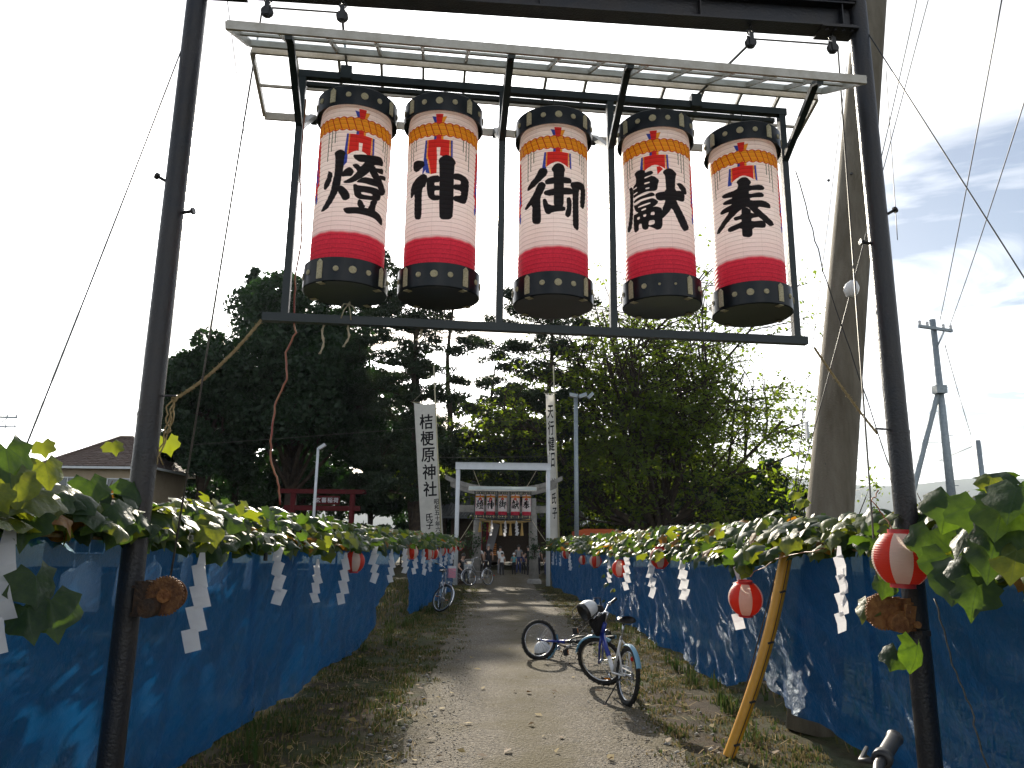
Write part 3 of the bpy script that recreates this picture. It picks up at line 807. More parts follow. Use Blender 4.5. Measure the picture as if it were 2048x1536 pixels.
# white grape bags hanging behind the near left sheet
bm_ = MB(); bm_.tube([(0, 0, 0), (0, 0, -.05)], .006, 5)
pr = [(.02, -.05), (.075, -.09), (.08, -.20), (.085, -.33), (.07, -.345)]
b0 = len(bm_.v); bm_.lathe(pr, 10, cap1=True)
for i in range(b0, len(bm_.v)):
    x, y, z = bm_.v[i]; bm_.v[i] = (x, y * .45 + .01 * math.sin(z * 30), z)
bag0 = bm_.build("grape_bag", M['paper'], None, 40)
for i, (px, py, dx) in enumerate([(183, 1105, -2.55), (262, 1108, -2.6), (310, 1110, -2.6), (377, 1095, -2.62), (505, 1110, -2.7), (440, 1100, -2.65), (150, 1120, -2.75)]):
    o = bag0 if i == 0 else bag0.copy()
    if i: col.objects.link(o)
    p = at_x(px, py, dx); o.location = p; o.rotation_euler = (0, 0, i * .7)
    tag(o, "white paper grape bag behind the left blue sheet, %s" % ("left of the gate post", "second left of the gate post", "just right of the gate post", "by the winch streamer", "rightmost, near the lamp socket", "left of the lamp socket", "leftmost of all")[i], "paper bag", "grape bags behind the left sheet")
# straw rope along both trellises
for side, fx, lab in ((-1, lx, "straw rope strung in front of the left blue sheet below the leaves"), (1, rx, "straw rope strung in front of the right blue sheet below the leaves")):
    pts = []; y = 2.0
    while y < 27:
        pts.append((fx(y) - side * .10, y, 1.60 + .02 * math.sin(y * 2.2))); y += .22
    m_ = MB(); m_.tube(pts, .011, 6)
    tag(m_.build("straw_rope", M['rope'], None, True), lab, "rope")
INK=[['-407,674 -374,687 -312,696 -250,687 -217,671 -235,648 -239,557 -256,523 -266,467 -300,422 -377,365 -454,329 -532,315 -593,321 -575,332 -486,380 -421,435 -397,502 -374,546 -382,649', '-497,568 -450,560 -404,544 -431,489 -502,453 -538,451 -570,464 -562,497 -517,522 -500,555', '-243,555 -188,576 -145,586 -100,575 -71,557 -102,529 -163,527 -260,519', '-271,469 -215,459 -150,437 -112,412 -108,390 -158,374 -211,375 -251,403 -301,430', '-99,663 -42,668 121,681 347,702 403,699 438,678 428,652 262,637 231,619 90,630 0,623 -55,634 -97,649', '98,640 22,593 -12,607 -52,610 -112,599 -38,571 -23,560 -109,518 -233,489 -200,480 -104,484 -19,504 75,536 175,580 262,635', '155,582 251,634 303,596 399,573 487,539 555,513 519,486 421,461 372,491 249,541', '259,616 323,622 446,642 454,603 340,594 279,599', '342,583 528,607 536,577 393,564', '-19,502 75,536 248,545 337,543 369,506 218,500 99,499 -18,492', '-73,478 -34,482 2,475 285,493 385,494 426,474 418,438 346,416 50,392 4,396 -41,408 -64,448', 'h52,440 247,449 244,433 68,424', '32,393 77,389 119,362 137,365 130,346 39,339 10,356 11,378', '222,404 364,425 316,376 321,346 175,343 215,377', '-199,323 -135,333 3,340 189,351 320,352 446,343 501,329 518,302 494,284 427,287 305,302 175,304 9,300 -129,291 -174,303'], ['-470,679 -384,683 -230,665 -221,630 -373,604 -462,631', '-514,521 -441,556 -245,588 -160,565 -194,501 -235,499 -255,470 -244,319 -276,297 -366,308 -394,333 -405,475 -464,452 -511,459', '1,668 105,701 205,696 287,662 254,634 260,321 211,295 77,289 39,311 25,622', '-180,551 -107,563 30,566 33,521 -48,521 -46,501 35,501 38,471 -43,471 -41,440 40,440 43,409 -67,406 -147,433 -173,485', '245,587 347,597 507,588 555,559 526,462 486,421 406,411 258,416 256,446 387,459 385,489 253,486 250,519 376,529 374,554 248,549'], ['-313,687 -272,697 -179,687 -161,662 -192,638 -354,588 -515,566 -554,581 -481,618 -370,646', '-326,596 -257,606 -186,582 -217,548 -270,510 -283,491 -263,349 -295,331 -395,339 -436,363 -428,473 -550,447 -614,461 -513,494 -398,541', '-110,681 -52,712 11,723 89,712 123,683 102,659 94,411 -65,407 -65,655', '-212,608 -141,624 198,637 241,613 212,595 -90,584 -197,582', '-230,538 -90,552 197,569 271,560 261,528 -115,503 -217,515', '-243,488 -191,491 -140,444 126,442 126,412 -90,398 -140,386 -196,395 -237,448', '140,499 210,509 239,476 223,394 166,370 113,387 153,439', '220,606 392,631 527,635 585,593 548,494 493,460 407,474 439,580 391,579 374,510 383,329 354,304 257,317 253,396 249,558 211,585'], ['-507,627 -443,630 -407,614 -405,558 -417,490 -429,422 -460,367 -521,338 -589,349 -597,367 -546,405 -507,468 -486,535 -487,605', '-364,703 -309,718 -229,718 -161,704 -167,689 -79,697 -41,691 -25,676 -81,666 -48,659 -6,653 63,626 40,603 25,565 -13,558 -89,561 -195,559 -281,548 -401,539 -406,621 -336,639 -333,677', 'h-176,661 -47,671 -60,661 -174,650', 'h-185,623 -93,625 -89,616 -181,613', 'h-170,588 -100,589 -100,579 -166,579', 'h-401,610 -322,616 -323,605 -396,602', 'h-398,574 -314,580 -310,572 -393,565', 'h-400,546 -270,557 -158,563 -89,561 -89,557 -177,552 -281,544 -395,540', '-396,530 -272,540 -160,545 -90,552 -47,549 -15,536 -24,526 -126,525 -244,523 -397,511', '-404,502 -348,494 -255,507 -144,510 -59,513 -9,503 39,484 -21,459 -63,456 4,454 53,448 89,437 88,376 84,329 58,309 0,302 -40,312 -140,335 -145,319 -194,314 -249,328 -256,363 -310,365 -313,324 -373,316 -419,331 -422,438 -352,436 -309,441 -351,451 -383,471', 'h-317,479 -94,489 -95,478 -307,470', 'h-254,453 -170,459 -171,447 -250,444', 'h-228,418 -169,419 -175,401 -215,401', 'h-90,423 -32,422 -34,400 -100,405', 'h-338,411 -286,412 -283,396 -329,393', 'h-133,370 -36,369 -38,342 -140,339', '121,678 156,695 227,707 299,700 365,673 343,658 330,626 318,559 438,569 508,559 518,539 500,506 440,497 331,500 354,479 432,434 521,385 598,332 472,305 417,317 351,360 247,446 201,417 105,379 84,373 89,437 129,471 148,495 56,489 3,504 -15,536 44,546 166,553 163,619 158,657', '348,608 411,620 491,616 568,591 570,558 482,549 438,569 397,589'], ['-116,696 -27,720 57,718 132,682 85,656 287,666 353,644 308,626 80,625 77,599 279,615 331,596 300,579 86,575 95,556 324,559 441,540 442,514 373,509 186,513 283,474 518,412 411,389 325,403 132,472 42,516 -55,506 -184,471 -468,392 -568,399 -548,421 -232,507 -430,508 -455,534 -173,553 -354,564 -383,586 -155,594 -362,612 -398,637 -111,642 -82,672', '-55,511 18,515 91,494 84,473 204,467 214,446 91,437 88,416 301,423 329,393 293,371 94,375 92,323 38,310 -56,320 -70,336 -67,382 -251,368 -306,380 -303,401 -67,419 -64,439 -176,436 -198,462 -61,465']]
# ------------------------------------------------------------------ the near gate
GD = Vector((3.288, .38, 0)).normalized()          # along the lantern frame
GN = Vector((-GD.y, GD.x, 0))                      # away from the camera
PLp, PRp = Vector((-2.085, 4.27, 0)), Vector((2.405, 4.62, 0))
gate = empty("lantern_gate", (PLp + PRp) / 2, "tall dark steel gate of two pipe posts and a beam over the path", "gate")
def winch(side, p):
    """hand winch bolted to a post: housing plates, toothed drum, gear, crank hub"""
    mt, md = M['rust'], M['rust_dark']
    h = MB(); s = -side
    h.box(p + Vector((s * .10, -.03, 0)), (.16, .012, .17)); h.box(p + Vector((s * .10, .09, 0)), (.16, .012, .17))
    h.box(p + Vector((s * .07, .03, .055)), (.14, .11, .012)); h.box(p + Vector((s * .06, .03, -.09)), (.12, .11, .02))
    h.lathe([(.0, -.06), (.05, -.06), (.05, .0), (.0, .0)], 16, p + Vector((s * .13, -.05, -.05)), 'Y')
    w_ = h.build("winch", md if side < 0 else mt, gate)
    g_ = MB()
    c = p + Vector((s * .19, 0, .01))
    # flanged drum with teeth round its rim
    prof = [(.0, -.05), (.092, -.05), (.098, -.047), (.098, -.038), (.055, -.034), (.050, .03), (.085, .034), (.085, .045), (.0, .045)]
    g_.lathe(prof, 28, c, 'Y')
    for k in range(36):
        a = 2 * math.pi * k / 36
        g_.box(c + Vector((.100 * math.cos(a), -.043, .100 * math.sin(a))), (.009, .010, .009), Matrix.Rotation(-a, 3, 'Y'))
    g_.build("drum", M['rust_old'] if side < 0 else M['rust'], w_)
    g_ = MB()
    if side > 0:
        g_.lathe([(.0, -.02), (.058, -.02), (.062, -.012), (.062, .012), (.0, .012)], 20, p + Vector((s * .10, -.07, -.045)), 'Y')
        g_.bar(p + Vector((s * .07, -.085, -.05)), p + Vector((s * .05, -.085, .05)), .055, .03, (0, 1, 0))
        g_.lathe([(.0, -.02), (.02, -.02), (.02, .02), (0, .02)], 12, p + Vector((s * .035, -.10, -.055)), 'Y')
        g_.build("gear_case", M['orange_rust'], w_)
    else:
        g_.lathe([(.0, -.008), (.035, -.008), (.035, .008), (0, .008)], 16, c + Vector((0, -.055, 0)), 'Y')
        g_.build("hub_plate", M['rust'], w_)
    return w_
for side, p in ((-1, PLp), (1, PRp)):
    m_ = MB(); m_.lathe([(.066, 0), (.066, 2.0), (.068, 2.0), (.068, 2.03), (.066, 2.03), (.066, 2.3), (.068, 2.3), (.068, 2.32), (.065, 2.32), (.063, 5.36)], 24, p, cap1=True)
    m_.build("post", M['steel'], gate, 40)
    for z, a in ((3.78, 1 if side > 0 else -1), (3.60, -1 if side > 0 else 1)):
        d = Vector((a, -.15, .55 if a * side > 0 else .1)).normalized()
        q = p + Vector((0, 0, z - .05)); m_ = MB(); m_.tube([q + d * .05, q + d * .13], .010, 6); m_.lathe([(.0, 0), (.022, 0), (.022, .015), (0, .015)], 8, q + d * .125, M=d.to_track_quat('Z', 'Y').to_matrix())
        m_.build("step_bolt", M['steel'], gate)
    winch(side, p + Vector((-side * .05, -.06, 1.30 if side < 0 else 1.235)))
    if side > 0:
        m_ = MB(); m_.box(p + Vector((-.02, -.095, 1.13)), (.05, .09, .03)); m_.build("bracket", M['steel'], gate)
    # ring for tying the frame off
    q = p + Vector((-side * .10, 0, 2.33 if side > 0 else 2.42)); m_ = MB(); m_.torus(q, .040, .004, 16, 5, Vector((1, 0, 0)), Vector((0, 1, .25)).normalized()); m_.build("tie_ring", M['wire'], gate)
zb, hB = 5.13, .20
BD = (PRp - PLp).normalized(); BNn = Vector((-BD.y, BD.x, 0))
m_ = MB()
a, b = PLp + BD * .05, PRp - BD * .05
for dz, hh, ww in ((hB / 2, .012, .14), (hB - .006, .012, .14), (.006, .012, .14)):
    pass
m_.bar(a + Vector((0, 0, zb + hB / 2)), b + Vector((0, 0, zb + hB / 2)), .010, hB - .03)
m_.bar(a + Vector((0, 0, zb + .008)), b + Vector((0, 0, zb + .008)), .13, .014)
m_.bar(a + Vector((0, 0, zb + hB - .008)), b + Vector((0, 0, zb + hB - .008)), .13, .014)
for q in (.02, .25, .5, .75, .98):
    c = a.lerp(b, q); m_.box(c + Vector((0, 0, zb + hB / 2)) - BNn * .03, (.008, .05, hB - .035), Matrix.Rotation(math.atan2(BD.y, BD.x), 3, 'Z'))
m_.build("beam", M['steel'], gate)
for s_, p in ((1, a), (-1, b)):
    c = p + BD * (s_ * .12)
    RM = Matrix.Rotation(math.atan2(BD.y, BD.x), 3, 'Z')
    for zc, zz in ((zb - .008, zb - .02), (zb + hB + .008, zb + hB + .02)):
        m_ = MB(); m_.box(c + Vector((0, 0, zc)), (.26, .15, .012), RM)
        for k in range(4):
            m_.lathe([(.0, -.008), (.012, -.008), (.012, .008), (0, .008)], 6, c + BD * (-.09 + .06 * k) + BNn * (-.045) + Vector((0, 0, zz)))
        m_.build("flange_plate", M['steel'], gate)
def pulley(p, d):
    m_ = MB(); m_.lathe([(.0, -.016), (.036, -.016), (.040, -.012), (.030, 0), (.040, .012), (.036, .016), (0, .016)], 16, p, M=Matrix((GN.cross(Vector((0, 0, 1))), Vector((0, 0, 1)), GN)).transposed())
    m_.bar(p + GN * .022 + Vector((0, 0, .07)), p + GN * .022 - Vector((0, 0, .03)), .03, .006, GN)
    m_.bar(p - GN * .022 + Vector((0, 0, .07)), p - GN * .022 - Vector((0, 0, .03)), .03, .006, GN)
    m_.torus(p + Vector((0, 0, .085)), .022, .006, 12, 6, GD, Vector((0, 0, 1)))
    m_.torus(p + Vector((0, 0, .115)), .018, .005, 12, 6, GN, Vector((0, 0, 1)))
    m_.build("pulley", M['black'], gate, 40)
def on_beam(px, z): # point under the beam at that pixel column
    lo = None; best = 1e9
    for i in range(400):
        q = PLp.lerp(PRp, i / 399.0) + Vector((0, 0, z)); d = q - Vector((0, 0, EYE))
        x = 1024 + FPX * d.dot(CR) / d.dot(CF)
        if abs(x - px) < best: best, lo = abs(x - px), q
    return lo
PU = [on_beam(535, zb - .13), on_beam(685, zb - .13), on_beam(1500, zb - .13), on_beam(1665, zb - .13)]
for q in PU: pulley(q, None)

# ------------------------------------------------------------------ hanging lantern frame with its little roof
def lantern_frame(scale, A0, A1, zbot, ztop, label, roofmat, withglass=True):
    """A0,A1: ends of the bottom bar. frame tubes, braces, gabled roof frame of thin bars with clear sheet"""
    A0, A1 = Vector(A0), Vector(A1); D = (A1 - A0).normalized(); Nn = Vector((-D.y, D.x, 0)); L = (A1 - A0).length
    k = scale
    fr = empty("lantern_rack", A0.lerp(A1, .5) + Vector((0, 0, zbot)), label, "frame")
    st = M['steel_frame']; T = .048 * k
    P = lambda s, n, z: A0 + D * (s * L) + Nn * n + Vector((0, 0, z))
    m_ = MB(); m_.bar(P(-.02, 0, zbot), P(1.005, 0, zbot), T * 1.05, T * 1.05); m_.build("bottom_bar", st, fr)
    zt = ztop
    m_ = MB(); m_.bar(P(.01, 0, zt), P(.995, 0, zt), T, T); m_.bar(P(.02, .10 * k, zt + .0), P(.985, .10 * k, zt + .0), T * .6, T * .6); m_.build("top_bar", st, fr)
    W, ridge = .52 * k, zt + .17 * k
    DR = {-1: .24 * k, 1: .17 * k}
    for s in (.018, .405, .622, .985):
        m_ = MB(); m_.bar(P(s, 0, zbot + T * .5), P(s, 0, zt - T * .5), T * .9, T * .9, Nn); m_.build("upright", st, fr)
        for sg in (-1, 1):
            drop = DR[sg]; e = P(s, sg * W * .86, ridge - drop * .86 - .045 * k); c = P(s, sg * T * .3, zt - .36 * k)
            m_ = MB(); m_.bar(c, e, T * .85, T * .7, Nn); 
            m_.bar(e, P(s, sg * W * .99, ridge - drop * .99 - .035 * k), T * .85, T * .7, Nn)
            m_.build("brace", st, fr)
    for s in (.10, .80):
        m_ = MB(); m_.box(P(s, -.02 * k, zt + .02 * k), (.07 * k, .05 * k, .09 * k), Matrix.Rotation(math.atan2(D.y, D.x), 3, 'Z')); m_.build("hanger_plate", st, fr)
    o_ = .115 * k / .115 * .0 + .085
    s0, s1 = -.085, 1.075
    for sg in (-1, 1):
        h_ = .055 * k; tb = .018 * k; drop = DR[sg]
        ev = lambda s, sg=sg, drop=drop: P(s, sg * W, ridge - drop); rd = lambda s, sg=sg: P(s, sg * .035 * k, ridge)
        m_ = MB()
        m_.bar(ev(s0), ev(s1), tb, h_); m_.build("eave_bar", roofmat, fr)
        m_ = MB(); m_.bar(rd(s0), rd(s1), tb, h_ * .8); m_.build("ridge_bar", roofmat, fr)
        nsp = 14
        for j in range(nsp + 1):
            s = s0 + (s1 - s0) * j / nsp; m_ = MB()
            wd = .018 * k if 0 < j < nsp else .022 * k
            m_.bar(rd(s).lerp(ev(s), .02), rd(s).lerp(ev(s), .98), wd, .030 * k if 0 < j < nsp else .045 * k); m_.build("rafter", roofmat, fr)
        m_ = MB(); m_.bar(rd(s0).lerp(ev(s0), .52) + Vector((0, 0, .004)), rd(s1).lerp(ev(s1), .52) + Vector((0, 0, .004)), .016 * k, .016 * k); m_.build("purlin", roofmat, fr)
        if withglass and sg < 0 or withglass == 2:
            up = Vector((0, 0, .021 * k)); m_ = MB(); m_.poly([rd(s0) + up, rd(s1) + up, ev(s1) + up, ev(s0) + up]); m_.build("roof_sheet", M['sheet'], fr)
    return fr, P, L
FA, FB = Vector((-1.415, 4.27, 0)), Vector((1.873, 4.65, 0))
frame, FP, FL = lantern_frame(1.0, FA, FB, 2.90, 4.52, "dark tube frame with a gabled lattice roof hung from the near gate", M['alu'])

# ------------------------------------------------------------------ printed lantern paper
def fill(mask, poly, W, H):
    """even-odd fill of a polygon (pixel coordinates) into mask with 3x3 sub samples"""
    poly = np.asarray(poly, float)
    x0, x1 = int(max(0, poly[:, 0].min() - 1)), int(min(W - 1, poly[:, 0].max() + 2)); y0, y1 = int(max(0, poly[:, 1].min() - 1)), int(min(H - 1, poly[:, 1].max() + 2))
    if x1 <= x0 or y1 <= y0: return np.zeros((0, 0)), (0, 0, 0, 0)
    S = 3; gx = x0 + (np.arange((x1 - x0) * S) + .5) / S; gy = y0 + (np.arange((y1 - y0) * S) + .5) / S
    X, Y = np.meshgrid(gx, gy); ins = np.zeros(X.shape, bool)
    for i in range(len(poly)):
        (ax, ay), (bx, by) = poly[i - 1], poly[i]
        if ay == by: continue
        c = ((ay > Y) != (by > Y)) & (X < (bx - ax) * (Y - ay) / (by - ay) + ax)
        ins ^= c
    cov = ins.reshape(y1 - y0, S, x1 - x0, S).mean((1, 3))
    return cov, (x0, x1, y0, y1)
def smooth_poly(p):
    """one round of corner cutting so that brush strokes have soft corners"""
    p = np.asarray(p, float); q = []
    for i in range(len(p)):
        a, b = p[i], p[(i + 1) % len(p)]
        q += [a * .8 + b * .2, a * .2 + b * .8]
    return np.array(q)
def lantern_image(idx, W=1536, H=1024):
    th = (np.arange(W) + .5) / W * 360 - 180; v = (np.arange(H) + .5) / H
    TH, VV = np.meshgrid(th, v)
    paper = np.array((.92, .905, .89)); img = np.ones((H, W, 3)) * paper
    r2 = np.random.default_rng(50 + idx)
    fib = r2.normal(0, 1, (H // 8, W // 8)); fib = np.kron(fib, np.ones((8, 8)))[:H, :W]
    img *= (1 + .012 * fib)[..., None]
    big = sum(np.sin(TH / 360 * 6.283 * q + r2.uniform(0, 6)) * np.sin(VV * r2.uniform(2, 9) + r2.uniform(0, 6)) for q in (1, 2, 3, 5)) / 4
    stain = 1 - (.05 + .012 * idx) * np.clip(big, 0, 1)[..., None] * np.array((.7, 1.0, 1.35))
    def put(cov, box, c):
        if cov.size == 0: return
        x0, x1, y0, y1 = box; a = cov[..., None]
        img[y0:y1, x0:x1] = img[y0:y1, x0:x1] * (1 - a) + np.array(c) * a
    def poly(pts, c, sm=False):
        p = np.array([((t + 180) / 360 * W, vv * H) for t, vv in pts])
        if sm: p = smooth_poly(p)
        put(*fill(None, p, W, H), c)
    red, blue, yel, grn = (.60, .028, .022), (.035, .07, .42), (.78, .36, .03), (.02, .10, .06)
    # red foot band with a brushed upper edge
    edge = .185 + .0016 * np.sin(TH / 9) + .0012 * np.sin(TH / 3.1 + 1)
    a = np.clip((edge - VV) / .018 + .5, 0, 1)[..., None]
    band = np.array((.64, .042, .085)) * (1 + .10 * np.sin(VV * 300)[..., None] * .3 + .06 * fib[..., None])
    img[:] = img * (1 - a) + band * a
    for c0 in (0, 180):       # the print is on front and back
        T_ = lambda t: ((t + c0 + 180) % 360) - 180
        def pl(pts, c): 
            if c0 == 0: poly(pts, c)
            else:
                poly([(t + 180, q) for t, q in pts], c); poly([(t - 180, q) for t, q in pts], c)
        # strings
        for sg in (-1, 1):
            for j, (t, e) in enumerate(((41, .74), (47, .69), (53, .63))):
                pl([(sg * t - .7, .84), (sg * t + .7, .84), (sg * t + .7, e), (sg * t - .7, e)], grn)
            # long side ribbons
            pl([(sg * 76, .80), (sg * 96, .80), (sg * 98, .42), (sg * 84, .44), (sg * 72, .40), (sg * 76, .48), (sg * 70, .50)], red)
            pl([(sg * 82, .70), (sg * 90, .66), (sg * 80, .50), (sg * 74, .52), (sg * 78, .58)], blue)
            pl([(sg * 84, .44), (sg * 88, .52), (sg * 94, .52), (sg * 96, .42), (sg * 88, .36)], yel)
            pl([(sg * 72, .40), (sg * 78, .46), (sg * 84, .43), (sg * 78, .385)], blue)
        # knot above the rope and stem below it
        pl([(-12, .950), (-5, .945), (-1, .88), (-5, .88)], blue); pl([(5, .945), (12, .950), (5, .88), (1, .88)], yel)
        pl([(-6, .963), (6, .963), (3, .88), (-3, .88)], red)
        pl([(-7, .85), (-3, .85), (-3, .79), (-8, .79)], blue); pl([(3, .85), (7, .85), (7, .79), (3, .79)], yel); pl([(-3.5, .85), (3.5, .85), (4, .79), (-4, .79)], red)
        # tassel block, cut out round the ink
        e = {0: .665, 1: .665, 2: .70, 3: .70, 4: .70}[idx]
        pl([(-22, .797), (-18, .797), (-19, e - (.05 if idx < 2 else .02)), (-26, e - (.09 if idx < 2 else .02))], blue)
        pl([(-19, .797), (-17, .797), (-18, e), (-20, e)], yel)
        arc = [(17 - 35 * q, e + .030 * math.sin(math.pi * q)) for q in np.linspace(0, 1, 9)]
        pl([(-17, .797), (17, .797)] + arc, red)
        pl([(17, .797), (19, .797), (20, e), (18, e)], yel); pl([(19, .797), (22, .797), (23, e - .01), (20, e)], blue)
        if idx in (0, 1): pl([(-3, .745), (3, .745), (2, e), (-2, e)], paper)
        if idx == 1: pl([(-17, .70), (-2, .70), (-2, .58), (-11, .575)], red); pl([(-19, .69), (-17, .69), (-11, .575), (-13, .58)], yel); pl([(-21, .68), (-19, .68), (-13, .58), (-20, .59)], blue)
        if idx == 3: pl([(0, .715), (3, .715), (4, .665), (13, .70), (8, .72)], red)
    # the twisted rope round the top
    vc = .862; hh = .046; ph = (TH / 11.5 + (VV - vc) / (2 * hh) * .75) % 1.0
    edge = hh * (.80 + .20 * np.abs(np.sin((TH / 11.5) * math.pi)))
    ins = np.abs(VV - vc) < edge; lin = ins & ((ph < .13) | (np.abs(VV - vc) > edge - .005))
    img[ins] = (.76, .34, .02); img[lin] = (.42, .035, .012)
    # brushed ink
    ink = (.012, .012, .014)
    for s in INK[idx]:
        hole = s[0] == 'h'; pts = [tuple(map(int, q.split(','))) for q in s.lstrip('h').split(' ')]
        pts = [(a_ / 10., b_ / 1000.) for a_, b_ in pts]
        poly(pts, paper if hole else ink, True)
    # pasted seams and dark split-bamboo lines
    seam = np.abs(((TH + 7) / 30 + .5) % 1 - .5) * 30 < .35
    img[seam] *= .88
    rib = (VV * NRIB) % 1.0
    lr = np.clip(1 - np.minimum(rib, 1 - rib) / .085, 0, 1)
    img *= stain
    img *= (1 - .5 * lr)[..., None]
    im = bpy.data.images.new("lantern_print_%d" % idx, W, H, alpha=False, float_buffer=False)
    px = np.ones((H, W, 4), np.float32)
    c = np.clip(img, 0, 1); px[..., :3] = np.where(c <= .0031308, c * 12.92, 1.055 * c ** (1 / 2.4) - .055)
    im.pixels.foreach_set(px.ravel()); im.update(); im.pack()
    return im
NRIB = 36
def paper_mat(name, im, trans=.66):
    m = bpy.data.materials.new(name); m.use_nodes = True
    t = m.node_tree; N = t.nodes; b = N["Principled BSDF"]; out = N["Material Output"]
    ti = N.new("ShaderNodeTexImage"); ti.image = im; ti.interpolation = 'Cubic'
    uv = N.new("ShaderNodeUVMap"); uv.uv_map = "print"; t.links.new(uv.outputs[0], ti.inputs[0])
    t.links.new(ti.outputs[0], b.inputs["Base Color"]); b.inputs["Roughness"].default_value = .55; b.inputs["Specular IOR Level"].default_value = .35
    tr = N.new("ShaderNodeBsdfTranslucent"); t.links.new(ti.outputs[0], tr.inputs[0])
    mx = N.new("ShaderNodeMixShader"); mx.inputs[0].default_value = trans
    t.links.new(b.outputs[0], mx.inputs[1]); t.links.new(tr.outputs[0], mx.inputs[2]); t.links.new(mx.outputs[0], out.inputs[0])
    return m
LR, LH = .221, 1.02
def lantern_body(idx):
    nu, per = 72, 5; rows = NRIB * per + 1
    A_ = np.linspace(-math.pi, math.pi, nu + 1); v = np.linspace(0, 1, rows)
    r_ = LR * (1 + .012 * np.abs(np.sin(v * NRIB * math.pi)) - .006); r_ *= 1 - .03 * np.exp(-((v) / .05) ** 2) - .02 * np.exp(-((1 - v) / .04) ** 2)
    AA, VV = np.meshgrid(A_, v); RR = np.repeat(r_[:, None], nu + 1, 1)
    RR = RR * (1 + .004 * np.cos(AA * 12))
    V = np.stack([RR * np.sin(AA), -RR * np.cos(AA), VV * LH], -1).reshape(-1, 3)
    ix = np.arange(rows * (nu + 1)).reshape(rows, nu + 1)
    Fq = np.stack([ix[:-1, :-1], ix[:-1, 1:], ix[1:, 1:], ix[1:, :-1]], -1).reshape(-1, 4)
    me = bpy.data.meshes.new("paper_body"); me.from_pydata(V.tolist(), [], Fq.tolist())
    uvl = me.uv_layers.new(name="print")
    U = np.stack([(AA / (2 * math.pi) + .5), VV], -1).reshape(-1, 2)
    uvl.data.foreach_set("uv", U[Fq.ravel()].astype(np.float32).ravel())
    me.materials.append(paper_mat("lantern_paper_%d" % idx, lantern_image(idx))); me.shade_smooth(); me.update()
    return me
def big_lantern(idx, label, cap_mesh={}):
    root = empty("big_lantern", (0, 0, 0), label, "paper lantern", "large paper lanterns in the hanging frame")
    link("paper_body", lantern_body(idx), root)
    if not cap_mesh:
        RC = LR * 1.135
        m_ = MB(); m_.lathe([(LR * .7, .01), (RC - .006, .01), (RC - .006, -.028), (RC, -.028), (RC, .092), (RC - .005, .097), (RC - .03, .097), (RC - .05, .088), (.06, .088), (.06, .07)], 48, (0, 0, LH)); cap_mesh['top_rim'] = (m_, M['lacquer'])
        m_ = MB(); m_.lathe([(LR * .7, -.02), (RC - .006, -.02), (RC - .006, .018), (RC, .018), (RC, -.122), (RC - .006, -.128), (RC - .03, -.126), (.03, -.118)], 48, (0, 0, 0), cap1=True); cap_mesh['bottom_rim'] = (m_, M['lacquer'])
        cap_mesh['RC'] = RC
    RC = cap_mesh['RC']
    def inst(key, make):
        if key not in cap_mesh or not isinstance(cap_mesh[key], bpy.types.Mesh):
            mb, mt = cap_mesh[key] if key in cap_mesh else make()
            o = mb.build(key, mt, root, 35, world=False); cap_mesh[key] = o.data
        else:
            o = link(key, cap_mesh[key], root)
        return o
    top = inst('top_rim', None); bot = inst('bottom_rim', None)
    for rim, z, hs in ((top, LH + .034, .088), (bot, -.052, .112)):
        for q in range(4):
            for da, rr_ in ((-22, .017), (0, .023), (22, .017)):
                if idx == 3 and rim is bot and q == 0 and da >= 0: rr_ = .008
                key = 'rosette%d' % int(rr_ * 1000)
                def mk(rr_=rr_):
                    m_ = MB(); m_.lathe([(.0, .006), (rr_ * .3, .007), (rr_ * .45, .003), (rr_ * .9, .005), (rr_, 0)], 14, M=Matrix(((1, 0, 0), (0, 0, -1), (0, 1, 0)))); return m_, M['gold']
                a = R(q * 90 + da)
                o = inst(key, mk); o.name = "rosette"; o.parent = rim
                o.location = (RC * math.sin(a), -RC * math.cos(a), z); o.rotation_euler = (0, 0, a)
            key = 'strip%d' % int(hs * 1000)
            def mk(hs=hs):
                m_ = MB(); wd = .018
                pts = [(-wd, -hs / 2), (wd, -hs / 2), (wd, hs / 2 - .01), (wd * .5, hs / 2), (0, hs / 2 + .008), (-wd * .5, hs / 2), (-wd, hs / 2 - .01)]
                b0 = [m_.vert((x, -.004, z_)) for x, z_ in pts]; b1 = [m_.vert((x, .003, z_)) for x, z_ in pts]
                m_.face(b0)
                for i in range(7): m_.face((b0[i], b1[i], b1[(i + 1) % 7], b0[(i + 1) % 7]))
                return m_, M['gold']
            a = R(q * 90 + 45)
            o = inst(key, mk); o.name = "gold_strip"; o.parent = rim
            o.location = (RC * math.sin(a), -RC * math.cos(a), z); o.rotation_euler = (0, 0, a)
            if rim is bot:
                def mk2():
                    m_ = MB(); m_.box((0, .02, 0), (.034, .04, .004)); return m_, M['gold']
                o = inst('gold_foot', mk2); o.name = "gold_foot"; o.parent = rim
                o.location = (RC * math.sin(a), -RC * math.cos(a), -.130); o.rotation_euler = (0, 0, a)
    def mkw():
        m_ = MB(); m_.tube([(-.19, 0, .09), (-.19, 0, .145), (-.02, 0, .17), (0, 0, .20), (.02, 0, .17), (.19, 0, .145), (.19, 0, .09)], .0035, 5)
        m_.torus((0, 0, .215), .016, .003, 10, 5)
        m_.v = [(x, y, z + LH) for x, y, z in m_.v]; return m_, M['wire']
    inst('hanging_wire', mkw)
    return root
KAN = ["燈", "神", "御", "獻", "奉"]
PLACE = ["leftmost of the near five", "second from the left of the near five", "middle one of the near five", "second from the right of the near five", "rightmost of the near five"]
ORD = ["leftmost", "second from left", "middle", "second from right", "rightmost"]
